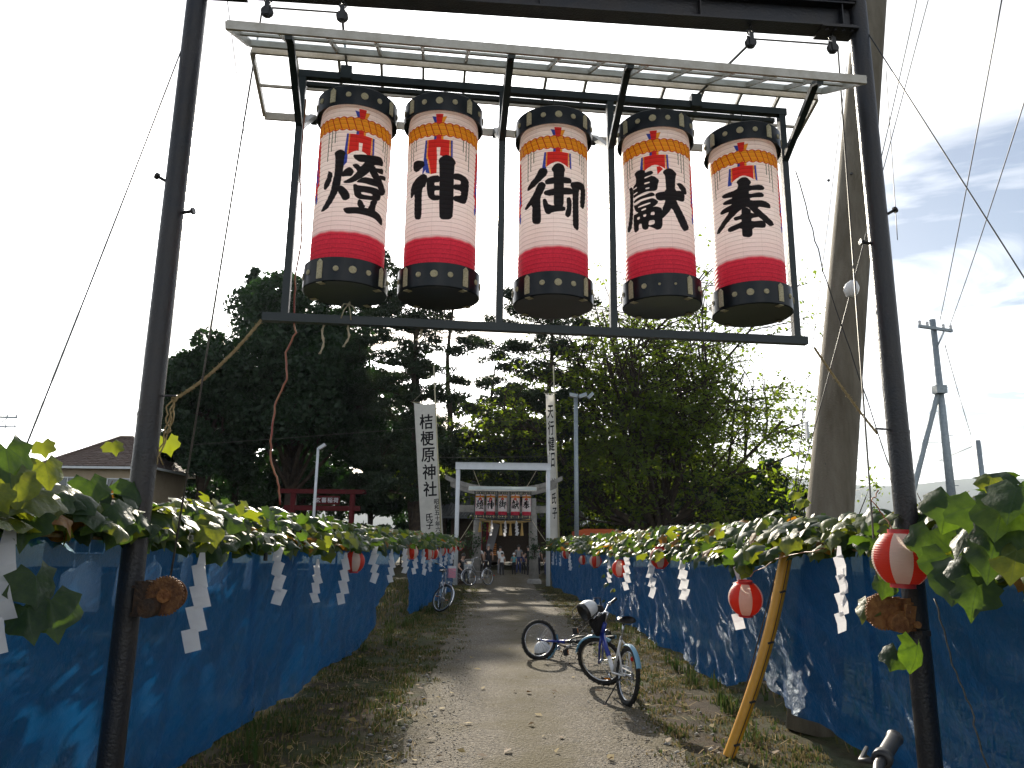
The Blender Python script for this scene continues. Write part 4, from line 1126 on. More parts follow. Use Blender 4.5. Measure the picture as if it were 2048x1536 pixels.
LPOS = [(-1.013, 4.316, 3.190), (-.457, 4.381, 3.193), (.249, 4.462, 3.172), (.944, 4.543, 3.203), (1.536, 4.611, 3.179)]
LYAW = [21, -1, 4, -14, -19]
BIG = []
for i in range(5):
    o = big_lantern(i, "large paper lantern brushed %s, %s" % (KAN[i], PLACE[i]))
    o.location = LPOS[i]; o.rotation_euler = (R((.6, 1.2, -.4, .5, -1.0)[i]), R((.5, 0, .3, -.6, -.4)[i]), R(LYAW[i]))
    BIG.append(o)
    # hook wire from the top bar
    m_ = MB(); x, y, z = LPOS[i]
    m_.tube([(x, y, z + LH + .22), (x + .01, y, z + LH + .27), (x, y, 4.50)], .003, 5)
    tag(m_.build("hook_wire", M['wire']), "thin hook wire holding up the %s large near lantern" % ORD[i], "wire")

# ------------------------------------------------------------------ small red and white lanterns along the screens
def small_lantern_meshes():
    nseg, rows, nr = 48, 61, 20
    v = np.linspace(0, 1, rows); h = .27
    a_ = np.linspace(0, 2 * math.pi, nseg, endpoint=False)
    prof = .055 + .095 * np.sin(np.pi * (v * .92 + .04)) ** .62
    prof *= 1 + .022 * np.abs(np.sin(v * nr * math.pi))
    AA, VV = np.meshgrid(a_, v); RR = np.repeat(prof[:, None], nseg, 1)
    V = np.stack([RR * np.cos(AA), RR * np.sin(AA), (VV - .5) * h], -1).reshape(-1, 3)
    Fq = []; mi = []
    for j in range(rows - 1):
        for i in range(nseg):
            i2 = (i + 1) % nseg; Fq.append((j * nseg + i, j * nseg + i2, (j + 1) * nseg + i2, (j + 1) * nseg + i)); mi.append((i // 6) % 2)
    return V, Fq, mi, h
V, Fq, mi, SLH = small_lantern_meshes()
def make_small(label):
    root = empty("festival_lantern", (0, 0, 0), label, "paper lantern", "red and white lanterns along the screens")
    np_mesh("paper_body", V, Fq, [M['redpaper'], M['whitepaper']], root, mi, True)
    for z, s in ((SLH / 2, 1), (-SLH / 2, -1)):
        m_ = MB(); m_.lathe([(.052, -.004 * s), (.066, -.004 * s), (.066, .024 * s), (.058, .024 * s), (.056, .0)], 24, (0, 0, z)); m_.build("rim", M['redplastic'], root, 40, world=False)
    m_ = MB(); m_.tube([(-.06, 0, SLH / 2 + .02), (-.05, 0, SLH / 2 + .07), (0, 0, SLH / 2 + .10), (.05, 0, SLH / 2 + .07), (.06, 0, SLH / 2 + .02)], .002, 4); m_.tube([(0, 0, SLH / 2 + .10), (0, 0, SLH / 2 + .17)], .002, 4)
    m_.build("handle_wire", M['wire'], root, world=False)
    return root
SMALL = [(1803, 1117, 2.19, 20, 1.0, "lantern, nearest of the small ones, in front of the right winch"), (1491, 1197, 2.14, 5, 1.0, "small lantern hanging low beside the yellow guard"), (1320, 1115, 2.22, 8, 1.0, "small lantern tucked under the leaves left of the yellow guard"), (1240, 1137, 2.14, -8, 1.05, "small lantern on the right partly hidden by a white streamer"), (1191, 1122, 2.10, 30, 1.0, "small lantern on the right behind a hanging vine shoot"), (1132, 1108, 1.85, 20, .95, "small lantern near the far end of the right sheet"), (1166, 1120, 2.07, 55, .8, "small lantern on the right nearly hidden behind drooping leaves"),
         (708, 1123, -2.10, 12, .95, "nearest small lantern on the left, a white streamer across it"), (823, 1104, -2.08, 48, .95, "small lantern on the left where the two blue sheets meet"), (855, 1107, -2.04, 30, .95, "small lantern behind it on the left, before the basket bicycle"), (868, 1107, -2.02, 70, .9, "small lantern on the left just behind another, right of the sheet gap"), (884, 1102, -1.98, 10, .85, "small lantern high over the basket bicycle"), (898, 1097, -1.95, 30, .95, "far small lantern on the left under the vine end"), (906, 1096, -1.90, 55, .9, "farther small lantern almost hidden at the left vine end"), (919, 1092, -1.80, 20, 1.0, "farthest left lantern, hanging by the seated person")]
sl0 = None
for i, (px, py, x, ya, s, lab) in enumerate(SMALL):
    o = make_small(None) if sl0 is None else copy_tree(sl0)
    sl0 = sl0 or o
    o["label"] = "red and white " + lab
    q_ = at_x(px, py, x); ya = math.degrees(math.atan2(-q_.y, -q_.x)) - 67.5 + (ya if i > 2 else 0)
    o.location = at_x(px, py, x); o.rotation_euler = (R(rng.normal(0, 3)), R(rng.normal(0, 3)), R(ya)); o.scale = (s, s, s)

# ------------------------------------------------------------------ zigzag paper streamers
def streamer(seed, L=.50, wdt=.095):
    r2 = np.random.default_rng(seed); m_ = MB()
    n = 4; h = L / 3.6; mir = 1 if seed % 3 else -1
    m_.poly([(-.014, 0, 0), (.014, 0, 0), (.024, .006, -.07), (-.024, .006, -.07)])
    x, y, z = -wdt * .55, 0.0, -.055
    for k in range(n):
        ww = wdt * r2.uniform(.85, 1.05) * (.8 if k == 0 else 1); hh = h * r2.uniform(.85, 1.1); sl = ww * r2.uniform(.30, .55); dip = ww * r2.uniform(.15, .4); yy = r2.uniform(-.35, .35) * ww
        a0, a1 = (x, y - yy / 2, z - dip), (x + ww, y + yy / 2, z)
        b0, b1 = (x + sl, y - yy / 2 + .012, z - hh - dip), (x + ww + sl * .9, y + yy / 2 + .012, z - hh)
        m0 = tuple((p + q) / 2 for p, q in zip(a0, b0)); m1 = tuple((p + q) / 2 for p, q in zip(a1, b1))
        m0 = (m0[0], m0[1] - .010, m0[2]); m1 = (m1[0], m1[1] - .014, m1[2])
        m_.poly([a0, a1, m1, m0]); m_.poly([m0, m1, b1, b0])
        x = x + sl - ww * r2.uniform(.50, .66); z = z - hh + hh * .10; y += .006
    m_.v = [(mir * p[0], p[1], p[2]) for p in m_.v]
    return m_
STR = []
for k in range(6):
    STR.append(streamer(70 + k))
SPOT = [(22, 1045, -2.04, 0, 1.15, "at the left edge behind the hanging leaf"), (405, 1105, -2.02, 1, 1.05, "beside the left winch"), (558, 1078, -2.06, 2, 1.0, "right of the dangling lamp socket"), (636, 1118, -2.08, 3, .78, "under a clump of leaves left of the nearest left lantern"), (692, 1105, -2.06, 4, 1.0, "crossing the nearest left lantern"), (750, 1082, -2.06, 5, 1.0, "between the left lantern and the sheet end, the straighter one"), (784, 1098, -2.06, 1, .95, "just before the gap between the left sheets"), (810, 1090, -2.06, 2, .95, "on the left sheet gap beside the second lantern"), (832, 1092, -2.05, 4, .95, "right under the lantern past the sheet gap"), (848, 1098, -2.0, 5, .95, "between the lanterns over the basket bicycle"), (861, 1100, -2.0, 3, .9, "just right of the paired far left lanterns"), (881, 1094, -1.97, 2, .95, "over the handlebar of the basket bicycle"), (893, 1094, -1.95, 0, .95, "at the far end of the left sheets"), (905, 1090, -1.9, 1, 1.0, "hung at the left vine end by the seated person"),
        (1678, 1092, 2.17, 1, .92, "largest on the right sheet, right of the yellow guard"), (1478, 1115, 2.18, 4, 1.05, "behind the lantern beside the yellow guard"), (1364, 1108, 2.2, 2, 1.0, "long one on the right sheet between two lanterns"), (1302, 1105, 2.2, 5, 1.1, "behind the leaf-tucked lantern"), (1253, 1105, 2.1, 4, 1.05, "in front of the right lantern above the bicycles"), (1218, 1120, 2.12, 3, .8, "half hidden by the hanging vine shoot"), (1139, 1108, 1.9, 2, .9, "right of the farthest right lantern"), (1122, 1098, 1.84, 1, 1.0, "left of the farthest right lantern"), (1114, 1100, 1.75, 5, .9, "near the right white gate post"), (1107, 1102, 1.68, 3, .9, "hung against the far end of the right sheet")]
sm = {}
for i, (px, py, x, k, s, lab) in enumerate(SPOT):
    if k not in sm:
        o = STR[k].build("paper_streamer", M['paper'], None, world=False); sm[k] = o
    else:
        o = sm[k].copy(); col.objects.link(o)
    o.location = at_x(px, py, x); o.scale = (s * 1.08,) * 3; o.rotation_euler = (0, 0, R(rng.uniform(-25, 25)))
    tag(o, "white zigzag paper streamer " + lab, "paper streamer", "zigzag paper streamers along the screens")

# ------------------------------------------------------------------ cables, ropes and wires about the gate
def line(name, pts, r, mt, label, cat="cable", n=6, group=None):
    m_ = MB(); m_.tube(pts, r, n)
    return tag(m_.build(name, mt, None, True), label, cat, group)
def sagged(a, b, sag, n=12):
    a, b = Vector(a), Vector(b)
    return [a.lerp(b, i / n) - Vector((0, 0, sag * 4 * (i / n) * (1 - i / n))) for i in range(n + 1)]
def kinked(pts, amp, n=8, seed=0):
    r2 = np.random.default_rng(seed); out = []
    for a, b in zip(pts[:-1], pts[1:]):
        a, b = Vector(a), Vector(b)
        for i in range(n): out.append(a.lerp(b, i / n) + Vector(r2.normal(0, amp, 3).tolist()))
    out.append(Vector(pts[-1])); return out
WLp, WRp = PLp + Vector((.24, -.06, 1.38)), PRp + Vector((-.24, -.06, 1.30))
line("winch_cable", [PU[0] + Vector((-.035, 0, 0)), WLp], .0055, M['cable'], "steel cable from the beam down to the left winch")
line("winch_cable", [PU[3] + Vector((.035, 0, 0)), WRp + Vector((0, 0, .3)), WRp], .0055, M['cable'], "steel cable from the beam down to the right winch")
line("lifting_cable", [PU[1], FP(.10, 0, 4.58)], .009, M['cable'], "short knotted cable lifting the frame on its left")
line("lifting_cable", [PU[2], FP(.80, 0, 4.58)], .009, M['cable'], "short knotted cable lifting the frame on its right")
line("beam_cable", [PU[2] + Vector((.03, 0, .03)), PU[3] + Vector((-.03, 0, .03))], .006, M['cable'], "cable running between the two right pulleys under the beam")
line("beam_cable", [PU[0] + Vector((.03, 0, .03)), PU[1] + Vector((-.03, 0, .03))], .006, M['cable'], "cable running between the two left pulleys under the beam")
# straw ropes tying the frame off
def twisted(name, a, b, r, sag, mt, label):
    base = sagged(a, b, sag, 40); m_ = MB()
    for q in range(3):
        pts = []
        for i, p in enumerate(base):
            t_ = i * 1.1 + q * 2.094; pts.append(p + Vector((math.cos(t_) * r * .55, 0, math.sin(t_) * r * .55)))
        m_.tube(pts, r * .6, 5)
    r2 = np.random.default_rng(3)
    for i in range(46):       # frayed ends
        p = base[int(r2.integers(0, 40))]; d = Vector(r2.normal(0, 1, 3).tolist()).normalized(); m_.tube([p, p + d * .022], .0012, 3)
    return tag(m_.build(name, mt, None, True), label, "rope")
RL = PLp + Vector((.13, 0, 2.40)); RRg = PRp + Vector((-.13, 0, 2.30))
twisted("tie_rope", FP(-.022, 0, 2.88), RL, .010, .05, M['rope'], "frayed straw rope from the frame's lower left corner to the left post")
twisted("tie_rope", FP(1.02, 0, 2.86), RRg, .008, .015, M['rope'], "straw rope from the frame's lower right corner to the right post")
m_ = MB()
for q in range(4):
    r2 = np.random.default_rng(20 + q); p = RL.copy(); pts = [p.copy()]
    for j in range(9):
        p = p + Vector((r2.normal(-.004, .010), r2.normal(0, .008), -.042 * (1.0 if q < 2 else .55))); pts.append(p.copy())
    m_.tube(pts, .0045, 5)
m_.torus(RL, .014, .006, 12, 6)
tag(m_.build("rope_tail", M['rope'], None, True), "loose knotted rope tail hanging on the left gate post", "rope")
# loops of cord under the lanterns
def dangle(px, py0, py1, dpx, label, y=4.33):
    a, b = at_y(px, py0, y), at_y(px + dpx, py1, y); r2 = np.random.default_rng(int(px))
    pts = [a.lerp(b, i / 8) + Vector((.010 * math.sin(i * .9 + px), 0, 0)) for i in range(9)]
    m_ = MB()
    for q in range(2): m_.tube([p + Vector((.004 * math.cos(i * 1.6 + q * 3.14), .004 * math.sin(i * 1.6 + q * 3.14), 0)) for i, p in enumerate(pts)], .0045, 5)
    tag(m_.build("cord", M['whiterope'], None, True), label, "cord")
dangle(650, 645, 708, -9, "longer cream cord hanging below the leftmost large lantern")
dangle(701, 645, 694, -11, "shorter cream cord hanging below the leftmost large lantern")
dangle(851, 652, 680, -17, "frayed cord end hanging below the second large lantern from the left", 4.40)
m_ = MB(); c = at_y(697, 608, 4.30)
for a in range(5):
    d = Vector((math.cos(a * 1.3), -.3, math.sin(a * 1.3) - .6)); m_.tube([c, c + d * .03, c + d * .05 + Vector((0, 0, -.03))], .004, 5)
tag(m_.build("cord_knot", M['whiterope'], None, True), "knotted cord under the bottom of the leftmost large lantern", "cord")
# red-brown wire looping down from the frame's left side
W0 = [(612, 200), (600, 330), (604, 470), (590, 560), (587, 640), (592, 665), (572, 705), (573, 760), (548, 812), (542, 880), (541, 920), (556, 965), (560, 1010)]
pts = [at_y(x, y_, 4.29) for x, y_ in W0]
line("red_wire", kinked(pts, .0025, 5, 4), .0055, M['redwire'], "red-brown electric wire drooping from the frame's left side into the vine", "wire")
line("thin_wire", kinked([at_y(1592, 340, 4.68), at_y(1625, 460, 4.8), at_y(1652, 560, 5.0), at_y(1700, 700, 5.2), at_y(1785, 950, 5.4)], .004, 5, 9), .0045, M['wire'], "dark wire drooping behind the right gate post", "wire")
line("loop_wire", kinked([at_y(1757, 980, 4.5), at_y(1745, 1000, 4.5), at_y(1770, 1035, 4.5), at_y(1790, 1060, 4.4), at_y(1880, 1090, 4.3), at_y(1945, 1105, 4.2)], .004, 5, 5), .004, M['redwire'], "brown wire looped among the right vine leaves above the winch", "wire")
line("lamp_wire", kinked([at_x(1500, 1150, 2.12), at_x(1560, 1115, 2.12), at_x(1640, 1100, 2.15), at_x(1660, 1095, 2.3)], .006, 6, 6), .0035, M['redwire'], "brown wire from the low lantern to the right vine across the yellow guard", "wire")
line("loose_wire", kinked([at_x(1870, 1195, 2.3), at_x(1905, 1330, 2.32), at_x(1945, 1430, 2.34), at_x(1975, 1540, 2.36), at_x(1985, 1600, 2.36)], .004, 6, 8), .0045, M['cable'], "pale wire hanging down the right screen beyond the gate post", "wire")
line("guy_wire", sagged(at_y(378, 60, 4.3), at_y(35, 935, 3.4), .02), .004, M['wire'], "thin stay wire slanting left from the left gate post")
line("guy_wire", sagged(PRp + Vector((.03, 0, 5.2)), at_y(2150, 715, 3.6), .0), .004, M['wire'], "thin stay wire slanting right from the right gate post")
line("faint_wire", sagged(at_y(452, -20, 9), at_y(527, 560, 16), .02), .006, M['wire'], "faint thin wire high behind the left winch cable", "wire")
# dangling lamp socket on the left
m_ = MB(); a = at_x(570, 1075, -2.1); b = at_x(532, 1105, -2.1)
m_.tube([a, b], .003, 5); m_.lathe([(.008, 0), (.018, -.01), (.018, -.06), (.014, -.07)], 12, b, cap1=True)
tag(m_.build("lamp_socket", M['black'], None, 40), "empty black lamp socket dangling under the left vine", "lamp socket")
m_ = MB(); c = at_x(1468, 1130, 2.16); m_.tube([c, c + Vector((0, .02, .02)), c + Vector((0, -.05, .045)), c + Vector((.01, -.09, .055))], .004, 5)
tag(m_.build("cord_bow", M['whiterope'], None, True), "white cord bow tied above the low lantern by the yellow guard", "cord")
# ------------------------------------------------------------------ trees
def foliage_mat(name, c0, c1, tcol, trans=.35):
    return mat(name, c0, .55, spec=.35, var=c1, vscale=.6, trans=trans, tcol=tcol, detail=6)
TM = {'dark': foliage_mat('evergreen_foliage', (0.013, 0.032, 0.016), (0.024, 0.050, 0.022), (0.035, 0.10, 0.014), .3),
      'pine': foliage_mat('pine_needles', (0.015, 0.032, 0.017), (0.028, 0.046, 0.022), (0.045, 0.08, 0.014), .25),
      'zelkova': foliage_mat('zelkova_foliage', (0.028, 0.058, 0.018), (0.052, 0.082, 0.022), (0.21, 0.30, 0.012), .58)}
def leaf_cards(P, size, aspect=.6, flat=None, jitter=1.0):
    """one small rhombus leaf spray per point"""
    n = len(P); s = size * rng.uniform(.55, 1.35, n)
    nrm = rng.normal(0, 1, (n, 3))
    if flat is not None: nrm = nrm * flat + np.array((0, 0, 1.0))
    nrm /= np.linalg.norm(nrm, axis=1, keepdims=True)
    a = rng.normal(0, 1, (n, 3)); a -= nrm * (a * nrm).sum(1, keepdims=True); a /= np.linalg.norm(a, axis=1, keepdims=True)
    b = np.cross(nrm, a)
    A = a * s[:, None]; B = b * (s * aspect)[:, None]; C = nrm * (s * .25)[:, None]
    V = np.stack([P - A, P - B * .9 + C, P + A, P + B * .9 + C], 1).reshape(-1, 3)
    return V
def crown(root, P, size, mt, aspect=.6, flat=None):
    V = leaf_cards(np.asarray(P) - np.array(base_of(root)), size, aspect, flat)
    return np_mesh("crown", V, np.arange(len(V)).reshape(-1, 4), mt, root)
def blob(c, r, n, shell=.55):
    """points filling an ellipsoid, thicker towards its surface"""
    d = rng.normal(0, 1, (n, 3)); d /= np.linalg.norm(d, axis=1, keepdims=True)
    q = (shell + (1 - shell) * rng.random(n)) ** .7
    return np.array(c) + d * q[:, None] * np.array(r)
def limb(m_, a, b, r0, r1, bend=.1, n=7, seed=0):
    a, b = Vector(a), Vector(b); r2 = np.random.default_rng(seed); L = (b - a).length
    o1 = Vector(r2.normal(0, bend * L, 3).tolist())
    pts = [a.lerp(b, i / n) + o1 * math.sin(math.pi * i / n) * .6 for i in range(n + 1)]
    m_.tube(pts, [r0 + (r1 - r0) * i / n for i in range(n + 1)], 7); return pts
def broad_tree(base, ctr, rad, nclump, per, size, mt, label, seed, name="broadleaf_tree", trunk=.35, crad=(.22, .34), group=None):
    global rng
    keep = rng; rng = np.random.default_rng(seed)
    root = empty(name, base, label, "tree", group)
    ctr = np.array(ctr); rad = np.array(rad); P = []
    m_ = MB(); tb = Vector(base); tt = Vector(ctr) + Vector((0, 0, rad[2] * .3))
    limb(m_, tb, tt, trunk, trunk * .35, .03, 8, seed)
    for i in range(nclump):
        d = rng.normal(0, 1, 3); d /= np.linalg.norm(d)
        if d[2] < -.75: d[2] *= -.5
        q = rng.uniform(.35, 1.0) ** .6
        c = ctr + d * rad * q * .86
        rr = rad.mean() * rng.uniform(*crad)
        P.append(blob(c, (rr, rr, rr * .75), int(per * rng.uniform(.7, 1.3))))
        if i % 3 == 0: limb(m_, tb.lerp(tt, rng.uniform(.3, .9)), c, trunk * .3, .03, .08, 5, seed + i)
    m_.build("trunk", M['bark'], root, True)
    crown(root, np.concatenate(P), size, mt, .62)
    rng = keep
    return root
T0 = Vector((-15.0, 51, 0))
broad_tree((-15.2, 52, 0), (-15.2, 52, 12.2), (6.6, 6, 8.8), 120, 520, .20, TM['dark'], "tallest dark broad evergreen tree, its round top behind the left lantern", 1, trunk=.55)
broad_tree((-20.6, 50, 0), (-20.4, 50, 9.6), (3.7, 4, 6.4), 60, 480, .19, TM['dark'], "dark bushy tree at the left edge of the grove beside the tiled house", 2, trunk=.35)
def conifer(base, h, r, n, label, seed, mt, group=None):
    global rng
    keep = rng; rng = np.random.default_rng(seed); root = empty("conifer_tree", base, label, "tree", group); b = Vector(base)
    m_ = MB(); m_.tube([b, b + Vector((.1, 0, h * .5)), b + Vector((0, 0, h))], [.28, .17, .03], 8); 
    P = []; nb = int(h * 5)
    for i in range(nb):
        z = h * (.18 + .82 * (i / nb)); rr = r * (1 - i / nb) ** .75 * rng.uniform(.7, 1.15) + .15; a = rng.uniform(0, 6.28)
        e = b + Vector((math.cos(a) * rr, math.sin(a) * rr, z + rr * .12))
        if i % 3 == 0: m_.tube([b + Vector((0, 0, z)), e], [.05, .015], 5)
        k = n // nb
        t_ = rng.random(k) ** .6; w_ = rng.normal(0, .10 + .16 * rr * .5, (k, 3)) * np.array((1, 1, .7))
        P.append(np.array(b + Vector((0, 0, z)))[None] * (1 - t_[:, None]) + np.array(e)[None] * t_[:, None] + w_)
    m_.build("trunk", M['bark'], root, True); crown(root, np.concatenate(P), .17, mt, .45)
    rng = keep; return root
conifer((-19.7, 54, 0), 22.0, 2.6, 14000, "pointed conifer rising left of the round evergreen", 3, TM['dark'])
def pine(base, lean_top, pads, label, seed, size=.17, dens=95):
    global rng
    keep = rng; rng = np.random.default_rng(seed); root = empty("pine_tree", base, label, "tree"); b = Vector(base); t_ = Vector(lean_top)
    m_ = MB(); pts = [b.lerp(t_, i / 10) + Vector((.22 * math.sin(i * 1.1 + seed), .1 * math.cos(i), 0)) for i in range(11)]
    m_.tube(pts, [.34 - .028 * i for i in range(11)], 9)
    P = []
    for (px, py, rx_, ry_) in pads:
        yy = b.y + rng.normal(0, 1.1); c = at_y(px, py, yy); k = yy / 1500.
        zz = min(max(c.z - .5 - .25 * abs(c.x - b.x), b.z + 2), t_.z - .2); q = (zz - b.z) / (t_.z - b.z)
        s = b.lerp(t_, q)
        limb(m_, s, c - Vector((0, 0, ry_ * k * .4)), .09 * (1.2 - q), .02, .06, 6, int(px))
        nsub = max(5, int(rx_ * ry_ / dens)); R3 = np.array((rx_ * k, max(rx_ * k * .8, .5), ry_ * k))
        for j in range(nsub):
            d = rng.uniform(-1, 1, 3); d /= max(1, np.linalg.norm(d)); cc = np.array(c) + d * R3 * .85
            rr = rng.uniform(.35, .6)
            P.append(blob(cc, (rr * 1.35, rr * 1.35, rr * .55), 95, .3))
            if j % 2 == 0: m_.tube([c - Vector((0, 0, ry_ * k * .4)), Vector(cc.tolist()) - Vector((0, 0, .15))], [.03, .01], 4)
    m_.build("trunk", M['bark'], root, True); crown(root, np.concatenate(P), size, TM['pine'], .28)
    rng = keep; return root
pine((-5.7, 48, 0), (-6.6, 48, 18.6), [(790, 556, 18, 24), (775, 588, 30, 12), (812, 600, 26, 10), (760, 628, 46, 15), (830, 640, 60, 13), (905, 655, 32, 10), (745, 670, 45, 16), (840, 690, 60, 14), (790, 715, 60, 20), (905, 700, 34, 10), (870, 735, 50, 14), (760, 765, 70, 30), (850, 785, 50, 22), (905, 800, 36, 18), (800, 830, 70, 35), (880, 850, 50, 25), (765, 900, 70, 40), (850, 915, 70, 35), (910, 900, 45, 30), (790, 970, 70, 40), (880, 980, 60, 30), (925, 760, 22, 10), (935, 685, 26, 9), (720, 700, 40, 30), (715, 800, 40, 40)],
     "left pine with tiered branches above the tall white banner", 4)
pine((2.9, 49, 0), (2.4, 49, 18.5), [(1018, 585, 10, 22), (1040, 612, 32, 14), (1165, 605, 34, 14), (1100, 580, 34, 18), (1000, 640, 34, 10), (1070, 640, 60, 16), (1140, 648, 45, 16), (955, 682, 30, 9), (1010, 690, 46, 12), (1080, 690, 60, 18), (1150, 700, 46, 20), (985, 716, 36, 10), (1050, 738, 60, 18), (1125, 750, 60, 24), (980, 766, 36, 12), (1030, 790, 56, 20), (1110, 805, 66, 28), (960, 815, 34, 16), (1000, 840, 56, 26), (1080, 860, 66, 30), (1150, 850, 50, 30), (950, 880, 46, 24), (1020, 905, 66, 30), (1100, 920, 70, 34), (960, 950, 60, 36), (1060, 970, 70, 34), (1140, 970, 60, 40)],
     "right pine with long bending branches above the white gate", 5, dens=62)
def rear_pads(px0, px1, py0, py1, n, seed):
    r2 = np.random.default_rng(seed)
    return [(r2.uniform(px0, px1), r2.uniform(py0, py1), r2.uniform(26, 60), r2.uniform(14, 30)) for _ in range(n)]
pine((-7.3, 57, 0), (-7.6, 57, 21.5), rear_pads(735, 870, 640, 960, 12, 5), "rear pine standing just behind the left pine", 14, .22)
pine((-4.6, 54, 0), (-4.6, 54, 21.6), rear_pads(815, 880, 560, 720, 5, 8) + rear_pads(748, 758, 490, 620, 5, 9) + rear_pads(655, 685, 500, 640, 5, 19) + [(792, 575, 16, 30)], "tall rear pine hidden behind the large lanterns, its crown shaped to shade the path", 16, .20)  # crown pads added behind the lanterns to throw shade on the near path
pine((-1.4, 62, 0), (-1.6, 62, 16.5), rear_pads(930, 1060, 760, 1000, 22, 6), "rear pine closing the view above the white gate", 15, .22)
# zelkova: many limbs rising in a fan
def zelkova(base, label, seed):
    global rng
    keep = rng; rng = np.random.default_rng(seed); root = empty("zelkova_tree", base, label, "tree"); b = Vector(base); m_ = MB(); P = []
    def grow(p, d, L, r, lev):
        n = 6; pts = [p.copy()]; d = d.normalized()
        for i in range(n):
            d = (d + Vector(rng.normal(0, .07, 3).tolist()) + (Vector((0, 0, .05)) if lev < 2 else Vector((0, 0, -.05)))).normalized()
            pts.append(pts[-1] + d * (L / n))
        if r > .011: m_.tube(pts, [r * (1 - .6 * i / n) for i in range(n + 1)], 6 if lev < 2 else 4, caps=False)
        if lev >= 3:
            k = max(5, int(16 * min(1.0, max(.42, (16.0 - p.z) / 6.0)))); t_ = rng.random(k) * n; ii = np.minimum(t_.astype(int), n - 1); A_ = np.array([tuple(q) for q in pts])
            Q = A_[ii] + (A_[ii + 1] - A_[ii]) * (t_ - ii)[:, None]
            P.append(Q + rng.normal(0, 1, (k, 3)) * np.array((.19, .19, .09))); return
        nc = (8, 6, 5)[lev]
        for j in range(nc):
            q = .30 + .70 * (j + rng.random()) / nc; p2 = pts[min(n, int(q * n))]
            side = Vector(rng.normal(0, 1, 3).tolist()); side -= d * side.dot(d); side.normalize()
            nd = d * (.75 if lev == 0 else .6) + side * (.50 if lev == 0 else .75)
            nd.z = nd.z * (1 if lev < 1 else .55) + (.05 if lev < 2 else -.05)
            grow(p2, nd, L * (.52 if lev == 0 else .60) * rng.uniform(.75, 1.2), r * .45, lev + 1)
    m_.tube([b, b + Vector((.05, 0, 1.2)), b + Vector((0, 0, 2.6))], [.62, .48, .42], 10)
    for i in range(15):
        a = i * 2.399 + .3; tilt = .10 + .95 * ((i % 5) / 4.0) ** 1.0
        d = Vector((math.cos(a) * math.sin(tilt), math.sin(a) * math.sin(tilt) * .8, math.cos(tilt)))
        grow(b + Vector((math.cos(a) * .25, math.sin(a) * .25, 2.0 + .25 * (i % 4))), d, 13.0 * rng.uniform(.85, 1.1) * (1.05 - .22 * tilt), .21, 0)
    for i in range(12):   # low skirts
        a = i * .53; d = Vector((math.cos(a), math.sin(a), .25)); grow(b + Vector((0, 0, 2.5 + .4 * (i % 5))), d, 6.2, .07, 1)
    m_.build("trunk", M['bark'], root, True); A_ = np.concatenate(P)
    crown(root, A_, .15, TM['zelkova'], .6, 1.0)
    rng = keep; return root
zelkova((9.6, 49, 0), "wide fan-shaped tree with visible rising limbs on the right", 6)
# trees at the back of the grove that close the view under the big crowns
k = 0
for (x, y, h, r_) in [(-25, 64, 11, 4.0), (-18, 66, 13, 4.2), (-11.5, 62, 13, 3.8), (-8.5, 70, 15, 4.2), (-3, 68, 11, 4.0), (2, 74, 10, 4), (6, 66, 12, 4.0), (12, 64, 11, 4.2), (17, 68, 9, 4.0)]:
    lab = ["dark rear tree behind the house end of the grove", "dark rear tree behind the round evergreen", "dark rear tree behind the red torii", "tall dark rear tree left of the shrine", "dark rear tree behind the shrine roof, left half", "dark rear tree behind the shrine roof, right half", "dark rear tree behind the right pine", "dark rear tree behind the fan-shaped tree", "dark rear tree behind the right light pole"][k]
    broad_tree((x, y, 0), (x, y, h * .55), (r_, r_ * .8, h * .46), 34, 300, .30, TM['dark'], lab, 30 + k, name="rear_tree", trunk=.25, crad=(.28, .42)); k += 1
for k, (x, y, h, r_) in enumerate([(-13.5, 60, 3.6, 3.0), (-8.5, 60, 3.4, 2.8), (-5.2, 64, 3.8, 2.6), (5.6, 60, 3.6, 2.6), (9.5, 60, 3.6, 3.0), (14, 60, 3.2, 3.0)]):
    broad_tree((x, y, 0), (x, y, h * .5), (r_, r_ * .6, h * .52), 16, 260, .22, TM['dark'], "low dark bush at the back of the grove, %s" % ("behind the red torii", "right of the red torii", "behind the wide white banner", "behind the orange stall", "under the fan-shaped tree", "right of the fan-shaped tree trunk")[k], 70 + k, name="rear_bush", trunk=.08, crad=(.3, .45))
broad_tree((18.6, 57, 0), (18.6, 57, 5.4), (2.6, 2.4, 3.6), 34, 330, .17, TM['dark'], "small round tree right of the grove beside the far light pole", 51, trunk=.18)
broad_tree((14.8, 52, 0), (14.8, 52, 4.2), (3.6, 3.0, 3.6), 40, 360, .18, TM['dark'], "low dark tree under the right side of the fan-shaped tree", 52, trunk=.2)
broad_tree((23.2, 60, 0), (23.2, 60, 4.2), (1.8, 1.8, 2.6), 18, 260, .17, TM['dark'], "small shrub-like tree seen right of the concrete pole", 53, trunk=.12, name="small_tree")
for i, (px, py, y) in enumerate([(1690, 985, 12), (1595, 985, 11)]):
    c = at_y(px, py, y); root = empty("sapling", (c.x, y, 0), "thin leafy sapling rising beside the concrete pole, %s" % ("to its right" if i == 0 else "to its left"), "sapling"); m_ = MB(); P = []
    for q in range(6):
        e = c + Vector((rng.normal(0, .25), rng.normal(0, .2), rng.normal(.1, .22))); m_.tube([(c.x, y, 0), (c.x, y, c.z * .7), e], [.012, .010, .003], 5)
        P.append(np.array(e) + rng.normal(0, .12, (26, 3)))
    m_.build("trunk", M['bark'], root); crown(root, np.concatenate(P), .045, TM['zelkova'], .5)

